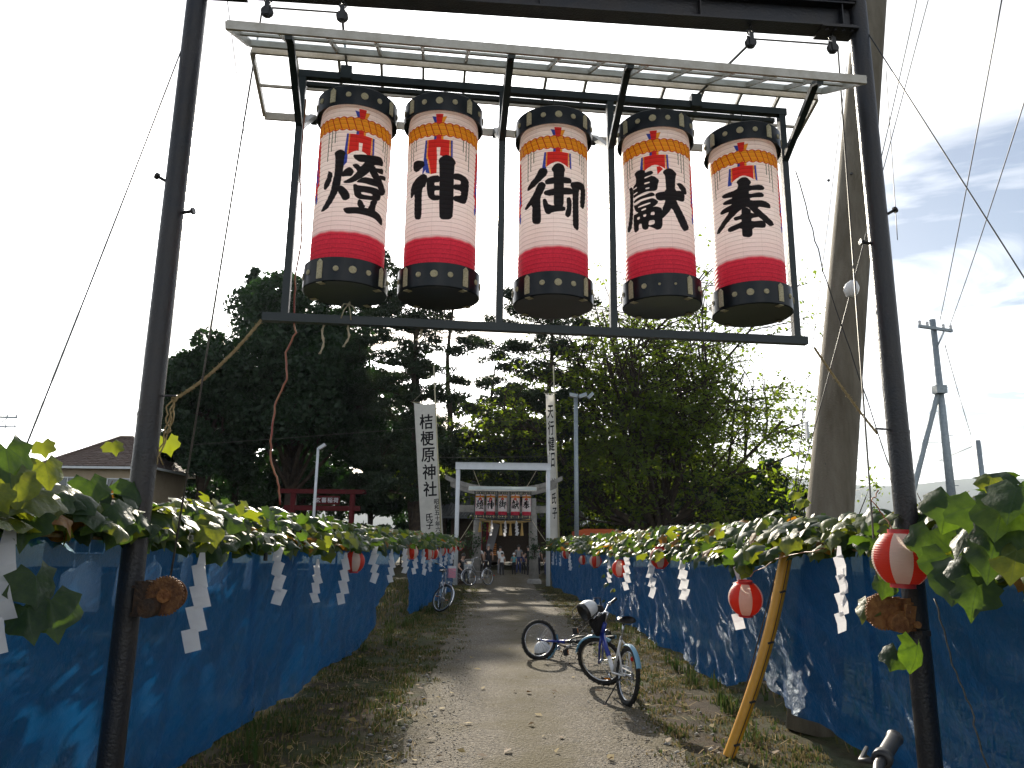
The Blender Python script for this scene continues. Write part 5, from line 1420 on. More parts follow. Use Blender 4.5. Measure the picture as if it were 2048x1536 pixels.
# ------------------------------------------------------------------ poles
def lean_pole(name, a, b, r0, r1, mt, label, cat, parent=None):
    m_ = MB(); a, b = Vector(a), Vector(b); m_.tube([a.lerp(b, i / 6) for i in range(7)], [r0 + (r1 - r0) * i / 6 for i in range(7)], 28)
    return m_
cp = empty("concrete_pole", (2.80, 7.2, 0), "thick leaning concrete utility pole just behind the right blue screen", "utility pole")
a_, b_ = Vector((2.72, 7.2, -.02)), at_y(1741, 0, 7.75); b_ = a_ + (b_ - a_) * 1.25
lean_pole(None, a_, b_, .225, .165, None, None, None).build("shaft", M['concrete'], cp, True)
dcp = (b_ - a_).normalized()
for px, py in [(1657, 360), (1690, 360), (1667, 672), (1640, 930)]:
    p = None
    best = 9
    for i in range(200):
        q = a_.lerp(b_, i / 199); d = q - Vector((0, 0, EYE)); yy = 768 - FPX * d.dot(CU) / d.dot(CF)
        if abs(yy - py) < best: best = abs(yy - py); p = q; pd = d
    xx = 1024 + FPX * pd.dot(CR) / pd.dot(CF); off = (px - xx) / FPX * pd.dot(CF); rr = .20
    q = p + CR * off; q -= Vector((0, 1, 0)) * math.sqrt(max(0, rr * rr - off * off)) * .98
    m_ = MB(); m_.lathe([(.0, -.012), (.014, -.012), (.017, 0), (0, .0)], 10, q, 'Y'); m_.build("socket", M['black'], cp)
m_ = MB(); q = at_y(1614, 860, 7.05); m_.box(q, (.02, .05, .16)); m_.build("number_plate", M['whitesteel'], cp)
# stay wire with its yellow guard and a porcelain insulator
g0 = at_z(1455, 1512, 0); g1 = at_y(1703, 578, 6.55); gt = g0 + (g1 - g0) * 1.0
gd = g1 - g0
top = g0 + gd * 2.05
line("stay_wire", [g0 + gd * .02, g1, top], .0045, M['wire'], "steel stay wire rising from the yellow guard past the white insulator")
m_ = MB(); m_.lathe([(.012, -.085), (.035, -.075), (.062, -.03), (.066, 0), (.062, .03), (.035, .075), (.012, .085)], 20, g1, M=gd.to_track_quat('Z', 'Y').to_matrix())
m_.torus(g1, .062, .010, 20, 6, Vector((1, 0, 0)), gd.normalized())
tag(m_.build("insulator", M['porcelain'], None, True), "white porcelain insulator on the stay wire in front of the concrete pole", "insulator")
guard = empty("wire_guard", g0, "slightly bent yellow plastic guard over the stay wire at the right screen", "wire guard")
ge = at_y(1574, 1085, 6.42); pts = []
for i in range(15):
    t_ = i / 14; p = g0.lerp(ge, t_) + CR * (.055 * math.sin(math.pi * t_)) - Vector((0, .03, 0)); pts.append(p)
m_ = MB(); m_.tube(pts, [.046 + .006 * (i / 14) for i in range(15)], 18); m_.build("sleeve", M['yellow'], guard, 60)
m_ = MB(); m_.tube([p + Vector((.0, -.052 + 0, .004)) + CR * .010 for p in pts], .0035, 5); m_.build("seam", M['black'], guard)
for t_ in (.06, .25, .52, .76):
    i = t_ * 14; i0 = int(i); p = pts[i0].lerp(pts[i0 + 1], i - i0); d = (pts[i0 + 1] - pts[i0]).normalized()
    m_ = MB(); x = d.cross(Vector((0, 1, 0))).normalized(); m_.box(p + Vector((0, -.052, 0)) + CR * .010, (.05, .008, .016), Matrix.Rotation(-.25, 3, 'Y')); m_.build("clip", M['black'], guard)
# far utility poles on the right
def util_pole(base, h, r, label, arms, name="utility_pole", strut=None):
    root = empty(name, base, label, "utility pole"); b = Vector(base); m_ = MB()
    m_.tube([b, b + Vector((0, 0, h))], [r, r * .7], 14); m_.build("shaft", M['galv'], root, True)
    for (z, L, ang) in arms:
        m_ = MB(); d = Vector((math.cos(ang), math.sin(ang), 0)); c = b + Vector((0, 0, z)) + Vector((0, -r, 0)); m_.bar(c - d * L, c + d * L, .09, .09); m_.bar(c + d * L * .55, c - Vector((0, 0, .6)), .05, .03); m_.build("crossarm", M['galv'], root)
        for s in (-.95, -.5, .5, .95):
            m_ = MB(); m_.lathe([(.03, .04), (.05, .08), (.04, .12), (.05, .16), (.03, .20)], 10, c + d * L * s, cap1=True); m_.build("insulator", M['porcelain'], root)
    for k in range(8):
        z = 2 + k * .8
        if z < h - .6:
            m_ = MB(); m_.tube([b + Vector((-r, 0, z)), b + Vector((-r - .12, 0, z))] if k % 2 else [b + Vector((r, 0, z)), b + Vector((r + .12, 0, z))], .012, 5); m_.build("step", M['galv'], root)
    if strut:
        m_ = MB(); m_.tube([Vector(strut), b + Vector((-.1, 0, h * .72))], .085, 10); m_.box(b + Vector((-.08, -.12, h * .735)), (.34, .30, .26)); m_.build("strut", M['galv'], root)
    return root
UA = util_pole((14.0, 24, 0), 9.1, .145, "slim utility pole with crossarm and slanted strut, right of the gate", [(8.75, .72, .35)], strut=(11.6, 24, .0))
util_pole((21.3, 34, 0), 6.5, .17, "shorter utility pole at the far right above the vine leaves", [])
util_pole((-32.5, 47, 0), 9.2, .16, "distant utility pole with stacked crossarms at the left edge", [(9.1, 1.2, .1), (8.5, 1.2, .1)])
for i, (a, b, lab) in enumerate([(at_y(1880, 640, 24), at_y(2009, -30, 11), "power line climbing overhead from the slim utility pole, left of two"), (at_y(1900, 650, 24.3), at_y(2075, 120, 12), "power line climbing overhead from the slim utility pole, right of two"), (at_y(1944, 885, 34), at_y(1330, 880, 62), "low cable running behind the pole to the grove"), (at_y(1944, 893, 34), at_y(1700, 985, 50), "low cable sloping down to the left from the shorter pole"), (at_y(1890, 690, 24), at_y(1942, 870, 34), "slack wire joining the two utility poles"), (at_y(1694, 130, 9), at_y(1585, 1010, 9), "thin vertical wire hanging beside the concrete pole"), (at_y(1772, 140, 9), at_y(1795, 480, 9), "short thin wire right of the concrete pole top"), (at_y(1838, -20, 7.4), at_y(1738, 420, 6.6), "dark stay cable right of the gate post top"), (at_y(380, 890, 40), at_y(1110, 835, 40), "thin green string line across the grove above the banners"), (at_y(878, 915, 33.5), at_y(1100, 912, 33.5), "pale cord strung between the two banner poles")]):
    line("overhead_wire", sagged(a, b, .10 if i < 5 else .02), (.012 if i < 2 else .014 if i < 5 else .005 if i < 8 else .010), M['wire'] if i < 8 else M['cable'], lab, "wire")
def light_pole(base, h, r, label, heads, mt):
    root = empty("light_pole", base, label, "light pole"); b = Vector(base); m_ = MB(); m_.tube([b, b + Vector((0, 0, h))], [r, r * .85], 12); m_.build("pole", mt, root, True)
    m_ = MB()
    for i in range(int(h / 1.1)): m_.torus(b + Vector((0, 0, 1.5 + i * 1.05)), r * 1.0, .012, 12, 5, Vector((1, 0, 0)), Vector((0, 1, 0)))
    m_.build("band", mt, root)
    for (dx, ang, s) in heads:
        m_ = MB(); c = b + Vector((dx, -.05, h + .06)); RM = Matrix.Rotation(ang, 3, 'Y')
        m_.box(c, (.42 * s, .30 * s, .16 * s), RM); m_.bar(b + Vector((0, 0, h - .02)), c - Vector((0, 0, .05)), .05, .05, (0, 1, 0)); m_.build("lamp_head", mt, root)
        m_ = MB(); m_.box(c + RM @ Vector((0, -.02, -.085 * s)), (.36 * s, .26 * s, .02 * s), RM); m_.build("lamp_glass", M['porcelain'], root)
    return root
light_pole((-9.3, 36, 0), 6.05, .075, "white light pole with a small slanted lamp in front of the red torii", [(.20, -.6, .8)], M['whitesteel'])
light_pole((3.30, 38, 0), 9.1, .12, "tall galvanised floodlight pole right of the white banner", [(-.12, .2, 1.0), (.35, -.35, 1.0), (.75, -.8, .9)], M['galv'])
light_pole((20.6, 60, 0), 8.4, .11, "far light pole with two floodlights right of the grove", [(.2, -.3, 1.1), (1.0, -.9, 1.1)], M['galv'])

# ------------------------------------------------------------------ stone torii, white gate, banners, shrine
tor = empty("stone_torii", (-.22, 32.6, 0), "grey stone torii with upturned top beam before the shrine", "torii")
for s, x in ((-1, -1.46), (1, 1.03)):
    m_ = MB(); b = Vector((x, 32.6, 0)); m_.tube([b, b + Vector((-s * .10, 0, 3.55))], [.20, .165], 20); m_.build("pillar", M['stone'], tor, True)
    m_ = MB(); m_.lathe([(.30, 0), (.30, .12), (.24, .2)], 18, b, cap1=True); m_.build("plinth", M['stone'], tor, 40)
m_ = MB(); n = 16; cx = -.30
for (h0, h1, w_, lx_, up) in ((3.60, 3.80, .30, 2.30, .42), (3.802, 4.00, .40, 2.52, .52)):
    rings = []
    for i in range(n + 1):
        t_ = i / n * 2 - 1; x = cx + t_ * lx_; dz = up * abs(t_) ** 2.4
        rings.append([m_.vert((x, 32.6 - w_ / 2, h0 + dz)), m_.vert((x, 32.6 + w_ / 2, h0 + dz)), m_.vert((x, 32.6 + w_ / 2, h1 + dz)), m_.vert((x, 32.6 - w_ / 2, h1 + dz))])
    for i in range(n):
        for j in range(4): m_.face((rings[i][j], rings[i + 1][j], rings[i + 1][(j + 1) % 4], rings[i][(j + 1) % 4]))
    m_.face(rings[0]); m_.face(rings[-1][::-1])
m_.build("top_beam", M['stone'], tor)
m_ = MB(); m_.bar((cx - 1.95, 32.6, 3.08), (cx + 1.95, 32.6, 3.08), .18, .30); m_.build("tie_beam", M['stone'], tor)
m_ = MB(); m_.box((cx, 32.55, 3.42), (.5, .14, .36)); m_.build("name_tablet", M['stone'], tor)
# sacred rope with tassels and streamers under the torii
m_ = MB(); pts = sagged((-1.3, 32.35, 2.62), (.85, 32.35, 2.62), .10, 24)
for q in range(3): m_.tube([p + Vector((0, .035 * math.cos(i * .9 + q * 2.09), .035 * math.sin(i * .9 + q * 2.09))) for i, p in enumerate(pts)], .035, 6)
shim = m_.build("sacred_rope", M['tassel'], None, True); tag(shim, "thick twisted straw rope hung between the stone torii pillars", "sacred rope")
for px in (960, 980, 1002, 1021, 1044):
    p = at_y(px, 1040, 32.30); m_ = MB(); L_ = .55 if px in (1002, 1021, 1044) else .42; m_.lathe([(.02, 0), (.045, -.06), (.03, -.10), (.075, -L_), (.0, -L_)], 10, (p.x, p.y, 2.52)); m_.build("tassel", M['tassel'], shim)
for i, px in enumerate((984, 1011, 1033)):
    o = sm[i].copy(); col.objects.link(o); p = at_y(px, 1035, 32.2); o.location = (p.x, p.y, 2.60); o.scale = (1.25, 1.25, 1.2)
    tag(o, "white zigzag paper streamer on the sacred rope, %s of three" % ("left", "middle", "right")[i], "paper streamer", "zigzag paper streamers along the screens")
g2 = empty("white_gate", (-.32, 30.9, 0), "white painted steel gate at the far end of the path before the torii", "gate")
for x in (-2.17, 1.53):
    m_ = MB(); m_.tube([(x, 30.9, 0), (x, 30.9, 4.62)], .085, 18); m_.build("post", M['whitesteel'], g2, True)
m_ = MB(); m_.box((-.32, 30.9, 4.74), (3.92, .10, .25)); m_.box((-.32, 30.9, 4.61), (3.92, .17, .02)); m_.box((-.32, 30.9, 4.876), (3.92, .17, .02)); m_.build("beam", M['whitesteel'], g2)
FA2, FB2 = Vector((-1.50, 30.85, 0)), Vector((.86, 30.85, 0))
fr2, P2, L2 = lantern_frame(.70, FA2, FB2, 2.56, 3.78, "smaller lantern frame with a bright sheet roof hung from the white gate", M['alu'], 2)
for i, px in enumerate((959, 981, 1005, 1030.5, 1053)):
    o = copy_tree(BIG[i]); s = .80; p = at_y(px, 1034, 30.82)
    o.location = (p.x, 30.82, 2.74); o.scale = (s, s, s * 1.06); o.rotation_euler = (0, 0, R((8, 0, -2, -4, -6)[i]))
    o["label"] = "distant paper lantern %s of five in the rack under the white gate" % ORD[i]
    o["group"] = "paper lanterns under the white gate"
    line("hook_wire", [(p.x, 30.82, 2.74 + (LH + .2) * s * 1.06), (p.x, 30.82, 3.77)], .004, M['wire'], "hook wire of the %s distant lantern under the white gate" % ORD[i], "wire")
for (a, b, lab) in [(P2(.12, 0, 3.80), (-1.55, 30.9, 4.60), "thin cable lifting the far frame on its left"), (P2(.88, 0, 3.80), (1.05, 30.9, 4.60), "thin cable lifting the far frame on its right"), (P2(-.01, 0, 2.56), (-2.05, 30.9, 1.72), "pale rope tying the far frame to the left white post"), (P2(1.01, 0, 2.56), (1.45, 30.9, 1.72), "pale rope tying the far frame to the right white post")]:
    line("tie_rope", sagged(a, b, .02), .010, M['whiterope'], lab, "rope")

def text_tris(ch):
    """flat triangles of one glyph in the unit box (font shapes that ship with Blender)"""
    c = bpy.data.curves.new("glyph", 'FONT'); c.body = ch; c.size = 1.0; c.resolution_u = 3; c.offset = 0
    o = bpy.data.objects.new("glyph", c); col.objects.link(o)
    dg = bpy.context.evaluated_depsgraph_get(); me = bpy.data.meshes.new_from_object(o.evaluated_get(dg))
    V = np.array([v.co[:2] for v in me.vertices]) if len(me.vertices) else np.zeros((0, 2)); F_ = [tuple(p.vertices) for p in me.polygons]
    bpy.data.objects.remove(o); bpy.data.curves.remove(c); bpy.data.meshes.remove(me)
    if len(V):
        mn, mx_ = V.min(0), V.max(0); V = (V - (mn + mx_) / 2) / max((mx_ - mn).max(), 1e-6)
    return V, F_
def banner(name, top, bot, wid, hang_dir, text, pole_x, label, yawdeg):
    """tall cotton banner on a bamboo pole: cloth with fringe tabs and brushed writing"""
    root = empty("banner", (pole_x[0], 34, 0), label, "banner")
    top, bot = Vector(top), Vector(bot); d = hang_dir.normalized(); nn = Vector((-d.y, d.x, 0))
    if nn.y > 0: nn = -nn
    nv, nu = 40, 8; V = []; 
    W0 = lambda t_: top.lerp(bot, t_)
    def pt(u, t_, off=0):   # u 0..1 across
        p = W0(t_) + d * (u * wid); w_ = .03 * math.sin(t_ * 14 + u * 3) * (1 - u * .6) + .02 * math.sin(t_ * 31 + u)
        return p + nn * (w_ + off) - Vector((0, 0, .05 * math.sin(math.pi * u) * (1 - t_)))
    V = [tuple(pt(i / nu, j / nv) - root.location) for j in range(nv + 1) for i in range(nu + 1)]
    Fq = [(j * (nu + 1) + i, j * (nu + 1) + i + 1, (j + 1) * (nu + 1) + i + 1, (j + 1) * (nu + 1) + i) for j in range(nv) for i in range(nu)]
    np_mesh("cloth", V, Fq, M['cloth'], root, smooth=True)
    m_ = MB()
    for (ch, u, t_, s, sx) in text:
        m_ = MB(); tv, tf = text_tris(ch); b = len(m_.v); H = (top - bot).length
        for kk, (ox, oy) in enumerate(((0, 0), (.022, .012), (-.022, .012), (0, -.022))):   # a thicker brush
            b = len(m_.v)
            for x, y in tv:
                m_.v.append(tuple(pt(u + (x + ox + .06 * y) * s * sx / wid, t_ - (y + oy + .05 * x) * s / H, .004 + .0012 * kk)))
            for f_ in tf: m_.face([b + i for i in f_])
        m_.build("character", M['ink'], root)
    m_ = MB(); a, b = Vector((pole_x[0], 34.05, 0)), Vector((pole_x[1], 34.05, pole_x[2])); m_.tube([a, b], [.045, .025], 10); m_.build("pole", M['bamboo'], root, True)
    m_ = MB(); m_.tube([top - d * .08 + Vector((0, 0, .03)), top + d * (wid + .12) + Vector((0, 0, .05))], .014, 6); m_.tube([top - d * .08 + Vector((0, 0, .03)), a.lerp(b, .93)], .005, 4); m_.build("crossbar", M['bamboo'], root)
    for j in range(14):
        t_ = j / 13; p = pt(1, t_); q = a.lerp(b, (p.z / b.z)); m_ = MB(); m_.bar(p + Vector((0, 0, .0)), q, .012, .07, (0, 0, 1)); m_.build("tab", M['cloth'], root)
    for i in range(4):
        p = pt(i / 3, 0); m_ = MB(); m_.bar(p - Vector((0, 0, .0)), W0(0) + d * (i / 3 * wid) + Vector((0, 0, .045)), .06, .008, Vector(nn)); m_.build("loop", M['cloth'], root)
    return root
M['cloth'] = mat('banner_cotton', (0.62, 0.61, 0.57), .9, spec=.15, var=(0.53, 0.52, 0.49), vscale=3, trans=.3)
M['ink'] = mat('black_ink', (0.012, 0.012, 0.014), .8, spec=.2)
tA = [(c, .53, .12 + .113 * i, .68, .86) for i, c in enumerate("桔梗原神社")] + [(c, .79, .655 + .036 * i, .23, .95) for i, c in enumerate("昭和五十年六月")] + [(c, .42, .757 + .053 * i, .35, .9) for i, c in enumerate("氏子")]
banner("banner", at_y(828, 806, 34), at_y(858, 1110, 34) - Vector((.30, 0, 0)), .97, Vector((1, .06, 0)), tA, (-2.93, -3.66, 9.7), "wide white banner with a column of black brushed characters, left of the gate", 0)
tB = [(c, .5, .12 + .112 * i, .66, .42) for i, c in enumerate("天行健旧")] + [(c, .6, .62 + .10 * i, .5, .42) for i, c in enumerate("社氏子")]
banner("banner", at_y(1091, 788, 34), at_y(1100, 1080, 34), .42, Vector((1, .25, 0)), tB, (2.22, 1.92, 9.8), "narrow-looking white banner turned edgewise, right of the gate", 0)

# shrine hall in the shade behind the torii
sh = empty("shrine_hall", (-.2, 54, 0), "dark timber shrine hall with tiled roof behind the torii", "shrine")
RX = 5.4
m_ = MB(); m_.box((-.2, 58, 1.9), (8.0, 7.0, 3.0)); m_.build("wall", M['wood'], sh)
m_ = MB()
for x in (-4.0, -1.8, 1.4, 3.6):
    m_.tube([(x, 53.2, 0), (x, 53.2, 3.3)], .14, 10)
m_.build("column", M['wood'], sh, True)
prof = [(52.0, 3.45), (53.2, 3.95), (54.6, 4.8), (56.0, 6.0), (57.0, 7.1)]
m_ = MB(); 
for i in range(len(prof) - 1):
    (y0, z0), (y1, z1) = prof[i], prof[i + 1]; e0 = RX - .25 * i; e1 = RX - .25 * (i + 1)
    m_.poly([(-.2 - e0, y0, z0), (-.2 + e0, y0, z0), (-.2 + e1, y1, z1), (-.2 - e1, y1, z1)])
m_.poly([(-.2 - RX, 52.0, 3.45), (-.2 + RX, 52.0, 3.45), (-.2 + RX, 52.0, 3.30), (-.2 - RX, 52.0, 3.30)])
m_.poly([(-.2 - RX, 52.0, 3.30), (-.2 + RX, 52.0, 3.30), (-.2 + RX, 57, 3.6), (-.2 - RX, 57, 3.6)])
m_.poly([(-.2 - 4.4, 57, 7.1), (-.2 + 4.4, 57, 7.1), (-.2 + RX, 62, 3.5), (-.2 - RX, 62, 3.5)])
roof = m_.build("roof", M['tile'], sh)
m_ = MB()
for i in range(54):
    x = -.2 - RX + .15 + i * (2 * RX - .3) / 53; f_ = (x + .2) / RX
    m_.tube([(-.2 + f_ * (RX - .25 * k), y, z + .03) for k, (y, z) in enumerate(prof)], .05, 5)
tag(m_.build("tile_ridge", M['tile'], roof), kind='stuff')
m_ = MB(); m_.bar((-4.8, 57, 7.25), (4.4, 57, 7.25), .4, .4); m_.build("ridge", M['tile'], sh)
m_ = MB(); m_.box((-1.95, 53.6, 2.0), (.75, .04, 2.2), Matrix.Rotation(R(14), 3, 'Y')); m_.build("red_drape", mat('red_drape', (0.28, 0.02, 0.03), .9), sh)
m_ = MB(); m_.box((-1.25, 53.7, 2.1), (.55, .04, 1.9), Matrix.Rotation(R(14), 3, 'Y')); m_.build("grey_drape", mat('grey_drape', (0.22, 0.21, 0.22), .9), sh)
for i in range(4):
    for j in range(6):
        m_ = MB(); m_.box((-1.35 + i * .11, 54.4, .9 + j * .14), (.08, .02, .10)); m_.build("lit_colour_pane", M['orange'], sh)  # plain orange colour stands in for the light of the lit lattice window
# red torii deep in the left grove
rt = empty("red_torii", (-11.4, 46, 0), "red wooden torii half hidden behind the left vine under the trees", "torii")
for x in (-13.2, -9.6):
    m_ = MB(); m_.tube([(x, 46, 0), (x, 46, 4.5)], .17, 14); m_.build("pillar", M['redwood'], rt, True)
m_ = MB(); m_.box((-11.4, 46, 4.62), (5.2, .34, .26)); m_.build("top_beam", M['redwood'], rt)
m_ = MB(); m_.box((-11.4, 46, 3.62), (4.6, .22, .30)); m_.build("tie_beam", M['redwood'], rt)
m_ = MB(); m_.box((-11.1, 45.9, 4.1), (1.5, .08, .52)); m_.build("name_board", M['redwood'], rt)
x = -11.65
for ch in "玄蕃稲荷":
    m_ = MB(); tv, tf = text_tris(ch); b = len(m_.v)
    for q, r_ in tv: m_.v.append((x + q * .30, 45.855, 4.1 + r_ * .30))
    for f_ in tf: m_.face([b + i for i in f_])
    m_.build("character", M['whitesteel'], rt)
    x += .36
# orange stall roof behind the right vine
st_ = empty("market_stall", (4.6, 40, 0), "stall with an orange fabric roof edge behind the right vine", "stall")
m_ = MB(); m_.box((4.6, 40, 2.20), (2.6, 1.8, .22)); m_.poly([(3.3, 39.1, 2.312), (5.9, 39.1, 2.312), (5.3, 40, 2.45), (3.9, 40, 2.45)]); m_.poly([(3.9, 40, 2.45), (5.3, 40, 2.45), (5.9, 40.9, 2.312), (3.3, 40.9, 2.312)]); m_.build("roof", mat('orange_fabric', (0.55, 0.10, 0.02), .7, trans=.2), st_)
for x in (3.4, 5.8):
    for y in (39.2, 40.8):
        m_ = MB(); m_.tube([(x, y, 0), (x, y, 2.1)], .025, 8); m_.build("pole", M['galv'], st_)

# house on the left
hs = empty("house", (-24.5, 47, 0), "beige two-storey house with a brown tiled hip roof on the left", "house")
hx0, hx1, hy0, hy1, hz = -28.3, -22.5, 46.7, 52.2, 6.15
M['stucco'] = mat('beige_siding', (0.40, 0.33, 0.24), .9, spec=.15, var=(0.35, 0.285, 0.205), vscale=2, bump=.2, bscale=30)
m_ = MB(); m_.box(((hx0 + hx1) / 2, (hy0 + hy1) / 2, hz / 2), (hx1 - hx0, hy1 - hy0, hz)); m_.build("wall", M['stucco'], hs)
ev, rz = .65, 8.2
E_ = [(hx0 - ev, hy0 - ev), (hx1 + ev, hy0 - ev), (hx1 + ev, hy1 + ev), (hx0 - ev, hy1 + ev)]; ym = (hy0 + hy1) / 2; ra, rb = Vector((-25.9, ym, rz)), Vector((-25.1, ym, rz))
M['rooftile'] = mat('brown_roof_tile', (0.16, 0.115, 0.095), .8, var=(0.11, 0.08, 0.068), vscale=3)
m_ = MB(); q = [Vector((x, y, hz - .12)) for x, y in E_]
m_.poly([q[0], q[1], rb, ra]); m_.poly([q[1], q[2], rb]); m_.poly([q[2], q[3], ra, rb]); m_.poly([q[3], q[0], ra]); m_.poly([q[3], q[2], q[1], q[0]])
roof = m_.build("roof", M['rooftile'], hs)
m_ = MB(); m2 = MB()
def tiles(mb, a, b, c, d, n_row, per):
    """courses of overlapping tiles on the slope a-b (eave) to d-c (top)"""
    a, b, c, d = map(Vector, (a, b, c, d)); nn = (b - a).cross(d - a).normalized()
    for j in range(n_row):
        t0, t1 = j / n_row, (j + 1) / n_row; l0, r0 = a.lerp(d, t0), b.lerp(c, t0); l1, r1 = a.lerp(d, t1), b.lerp(c, t1)
        k = max(1, int((r0 - l0).length / per)); 
        for i in range(k):
            if rng.random() < .04: continue
            s0, s1 = (i + .06) / k, (i + .94) / k; off = .035 + rng.uniform(0, .02)
            mb.poly([l0.lerp(r0, s0) + nn * off, l0.lerp(r0, s1) + nn * off, l1.lerp(r1, s1) + nn * .012, l1.lerp(r1, s0) + nn * .012])
            mb.poly([l0.lerp(r0, s0), l0.lerp(r0, s1), l0.lerp(r0, s1) + nn * off, l0.lerp(r0, s0) + nn * off])
tiles(m_, q[0], q[1], rb, ra, 17, .42); tiles(m_, q[1], q[2], rb, rb, 17, .42)
tag(m_.build("roof_tile", M['rooftile'], roof), kind='stuff')
for a, b in ((q[0], ra), (q[1], rb), (q[2], rb), (ra, rb)):
    m_ = MB(); m_.tube([a + Vector((0, 0, .06)), b + Vector((0, 0, .06))], .10, 8); m_.build("hip_cap", M['rooftile'], roof)
for i in range(4):
    a, b = q[i], q[(i + 1) % 4]; m_ = MB(); m_.bar(a - Vector((0, 0, .10)), b - Vector((0, 0, .10)), .10, .14); m_.build("gutter", M['whitesteel'], roof)
M['pane'] = mat('window_glass', (0.05, 0.07, 0.09), .08, spec=.8)
for (x, z, w_, h_) in ((-27.4, 4.75, 1.2, 1.2), (-24.2, 4.7, 1.5, 1.2), (-25.5, 1.6, 1.8, 1.6)):
    m_ = MB(); 
    for dx in (-w_ / 2, 0, w_ / 2): m_.box((x + dx, hy0 - .03, z), (.07, .08, h_ + .08))
    for dz in (-h_ / 2, h_ / 2): m_.box((x, hy0 - .034, z + dz), (w_ + .08, .08, .07))
    wnd = m_.build("window", M['whitesteel'], hs)
    for sx in (-1, 1):
        m_ = MB(); m_.box((x + sx * w_ / 4, hy0 - .012, z), (w_ / 2 - .06, .02, h_ - .06)); m_.build("pane", M['pane'], wnd)
# ------------------------------------------------------------------ bicycles
def bicycle(label, Rw, base, steer, mats, style, name="bicycle"):
    """upright bicycle in its own frame: rear hub above the origin, front towards +X, left +Y. steer in degrees to the left"""
    root = empty(name, (0, 0, 0), label, "bicycle")
    W = base; tr = .024 if style == 'kid' else .019; hub_r, hub_f = Vector((0, 0, Rw)), Vector((W, 0, Rw))
    # steering axis
    ht = Vector((W - .30 * (Rw / .30) * .62, 0, Rw * 2.55)); hb = Vector((W - .17 * (Rw / .30) * .66, 0, Rw * 2.12))
    ax = (ht - hb).normalized(); RS = Matrix.Rotation(R(steer), 3, ax)
    S = lambda p: hb + RS @ (Vector(p) - hb)
    def wheel(nm, hub, turn):
        x, z = Vector((1, 0, 0)), Vector((0, 0, 1)); y = Vector((0, 1, 0)); c = Vector(hub)
        if turn: x, y, z, c = RS @ x, RS @ y, RS @ z, S(hub)
        MM = Matrix((x, y, z)).transposed()
        def TR(mb): return mb
        m_ = MB(); m_.torus(c, Rw - tr, tr, 48, 8, x, z)
        if style == 'kid':
            for i in range(56):
                a = 6.283 * i / 56; d = x * math.cos(a) + z * math.sin(a); t_ = -x * math.sin(a) + z * math.cos(a)
                m_.box(c + d * (Rw - .001) + y * (.010 * (1 if i % 2 else -1)), (.016, .016, .007), Matrix((t_, y, d)).transposed())
        w_ = m_.build(nm, M['tyre'], root, True, world=False)
        m_ = MB(); m_.torus(c, Rw - 2 * tr - .006, .010, 40, 6, x, z); m_.build("rim", M['chrome'], w_, True, world=False)
        m_ = MB()
        for i in range(28):
            a = 6.283 * i / 28; a2 = a + (.35 if i % 2 else -.35); sd = .028 if (i // 2) % 2 else -.028
            p = c + (x * math.cos(a2) + z * math.sin(a2)) * .025 + y * sd; q = c + (x * math.cos(a) + z * math.sin(a)) * (Rw - 2 * tr - .012)
            m_.tube([p, q], .0014, 3, caps=False)
        m_.build("spokes", M['chrome'], w_, world=False)
        m_ = MB(); m_.lathe([(.0, -.055), (.008, -.055), (.008, -.045), (.024, -.032), (.016, -.025), (.016, .025), (.024, .032), (.008, .045), (.008, .055), (0, .055)], 12, c, M=MM @ Matrix(((1, 0, 0), (0, 0, -1), (0, 1, 0)))); m_.build("hub", M['chrome'], w_, True, world=False)
        return w_
    rw = wheel("rear_wheel", hub_r, False); fw = wheel("front_wheel", hub_f, True)
    bb = Vector((.40 * W / .95, 0, Rw * .92)); st = Vector((.24 * W / .95, 0, Rw * 2.25)); sp = st + Vector((-.045, 0, .15 if style == 'kid' else .18))
    fr1, fr2 = mats
    m_ = MB()
    if style == 'kid':
        m_.tube([hb + Vector((0, 0, .02)), hb.lerp(bb, .35) + Vector((0, 0, -.01)), hb.lerp(bb, .62)], .026, 10)
        m_.tube([ht, hb + (hb - ht) * .25], .024, 10)
    else:
        m_.tube([ht, hb], .020, 10); mid = hb.lerp(bb, .55) + Vector((.03, 0, -.08))
        m_.tube([hb + Vector((0, 0, .03)), hb.lerp(mid, .6) + Vector((0, 0, -.05)), mid, bb], .017, 10)
        m_.tube([ht - Vector((0, 0, .05)), hb.lerp(bb, .5) + Vector((.0, 0, .06)), st.lerp(bb, .5)], .015, 10)
    fr = m_.build("frame", fr1, root, True, world=False)
    m_ = MB()
    if style == 'kid': m_.tube([hb.lerp(bb, .62), hb.lerp(bb, .85) + Vector((0, 0, -.012)), bb], .024, 10)
    m_.tube([bb, st], .016, 10)
    for sy in (-.055, .055):
        m_.tube([bb + Vector((0, sy * .5, 0)), bb.lerp(hub_r, .3) + Vector((0, sy, 0)), hub_r + Vector((0, sy, 0))], .010, 8)
        m_.tube([st - Vector((0, 0, .03)), st.lerp(hub_r, .3) + Vector((0, sy, 0)), hub_r + Vector((0, sy, 0))], .009, 8)
    m_.build("rear_frame", fr2, root, True, world=False)
    # fork, stem, handlebar turn with the steering
    m_ = MB()
    for sy in (-.05, .05):
        m_.tube([S(hb + Vector((.0, sy * .7, -.02))), S(hb.lerp(hub_f, .35) + Vector((0, sy, 0))), S(hub_f + Vector((0, sy, 0)))], [.016, .016, .010], 8)
    m_.tube([S(hb + Vector((0, -.045, -.02))), S(hb + Vector((0, .045, -.02)))], .017, 8)
    m_.build("fork", fr1 if style == 'kid' else M['chrome'], root, True, world=False)
    sttop = ht + ax * (.14 if style == 'kid' else .16)
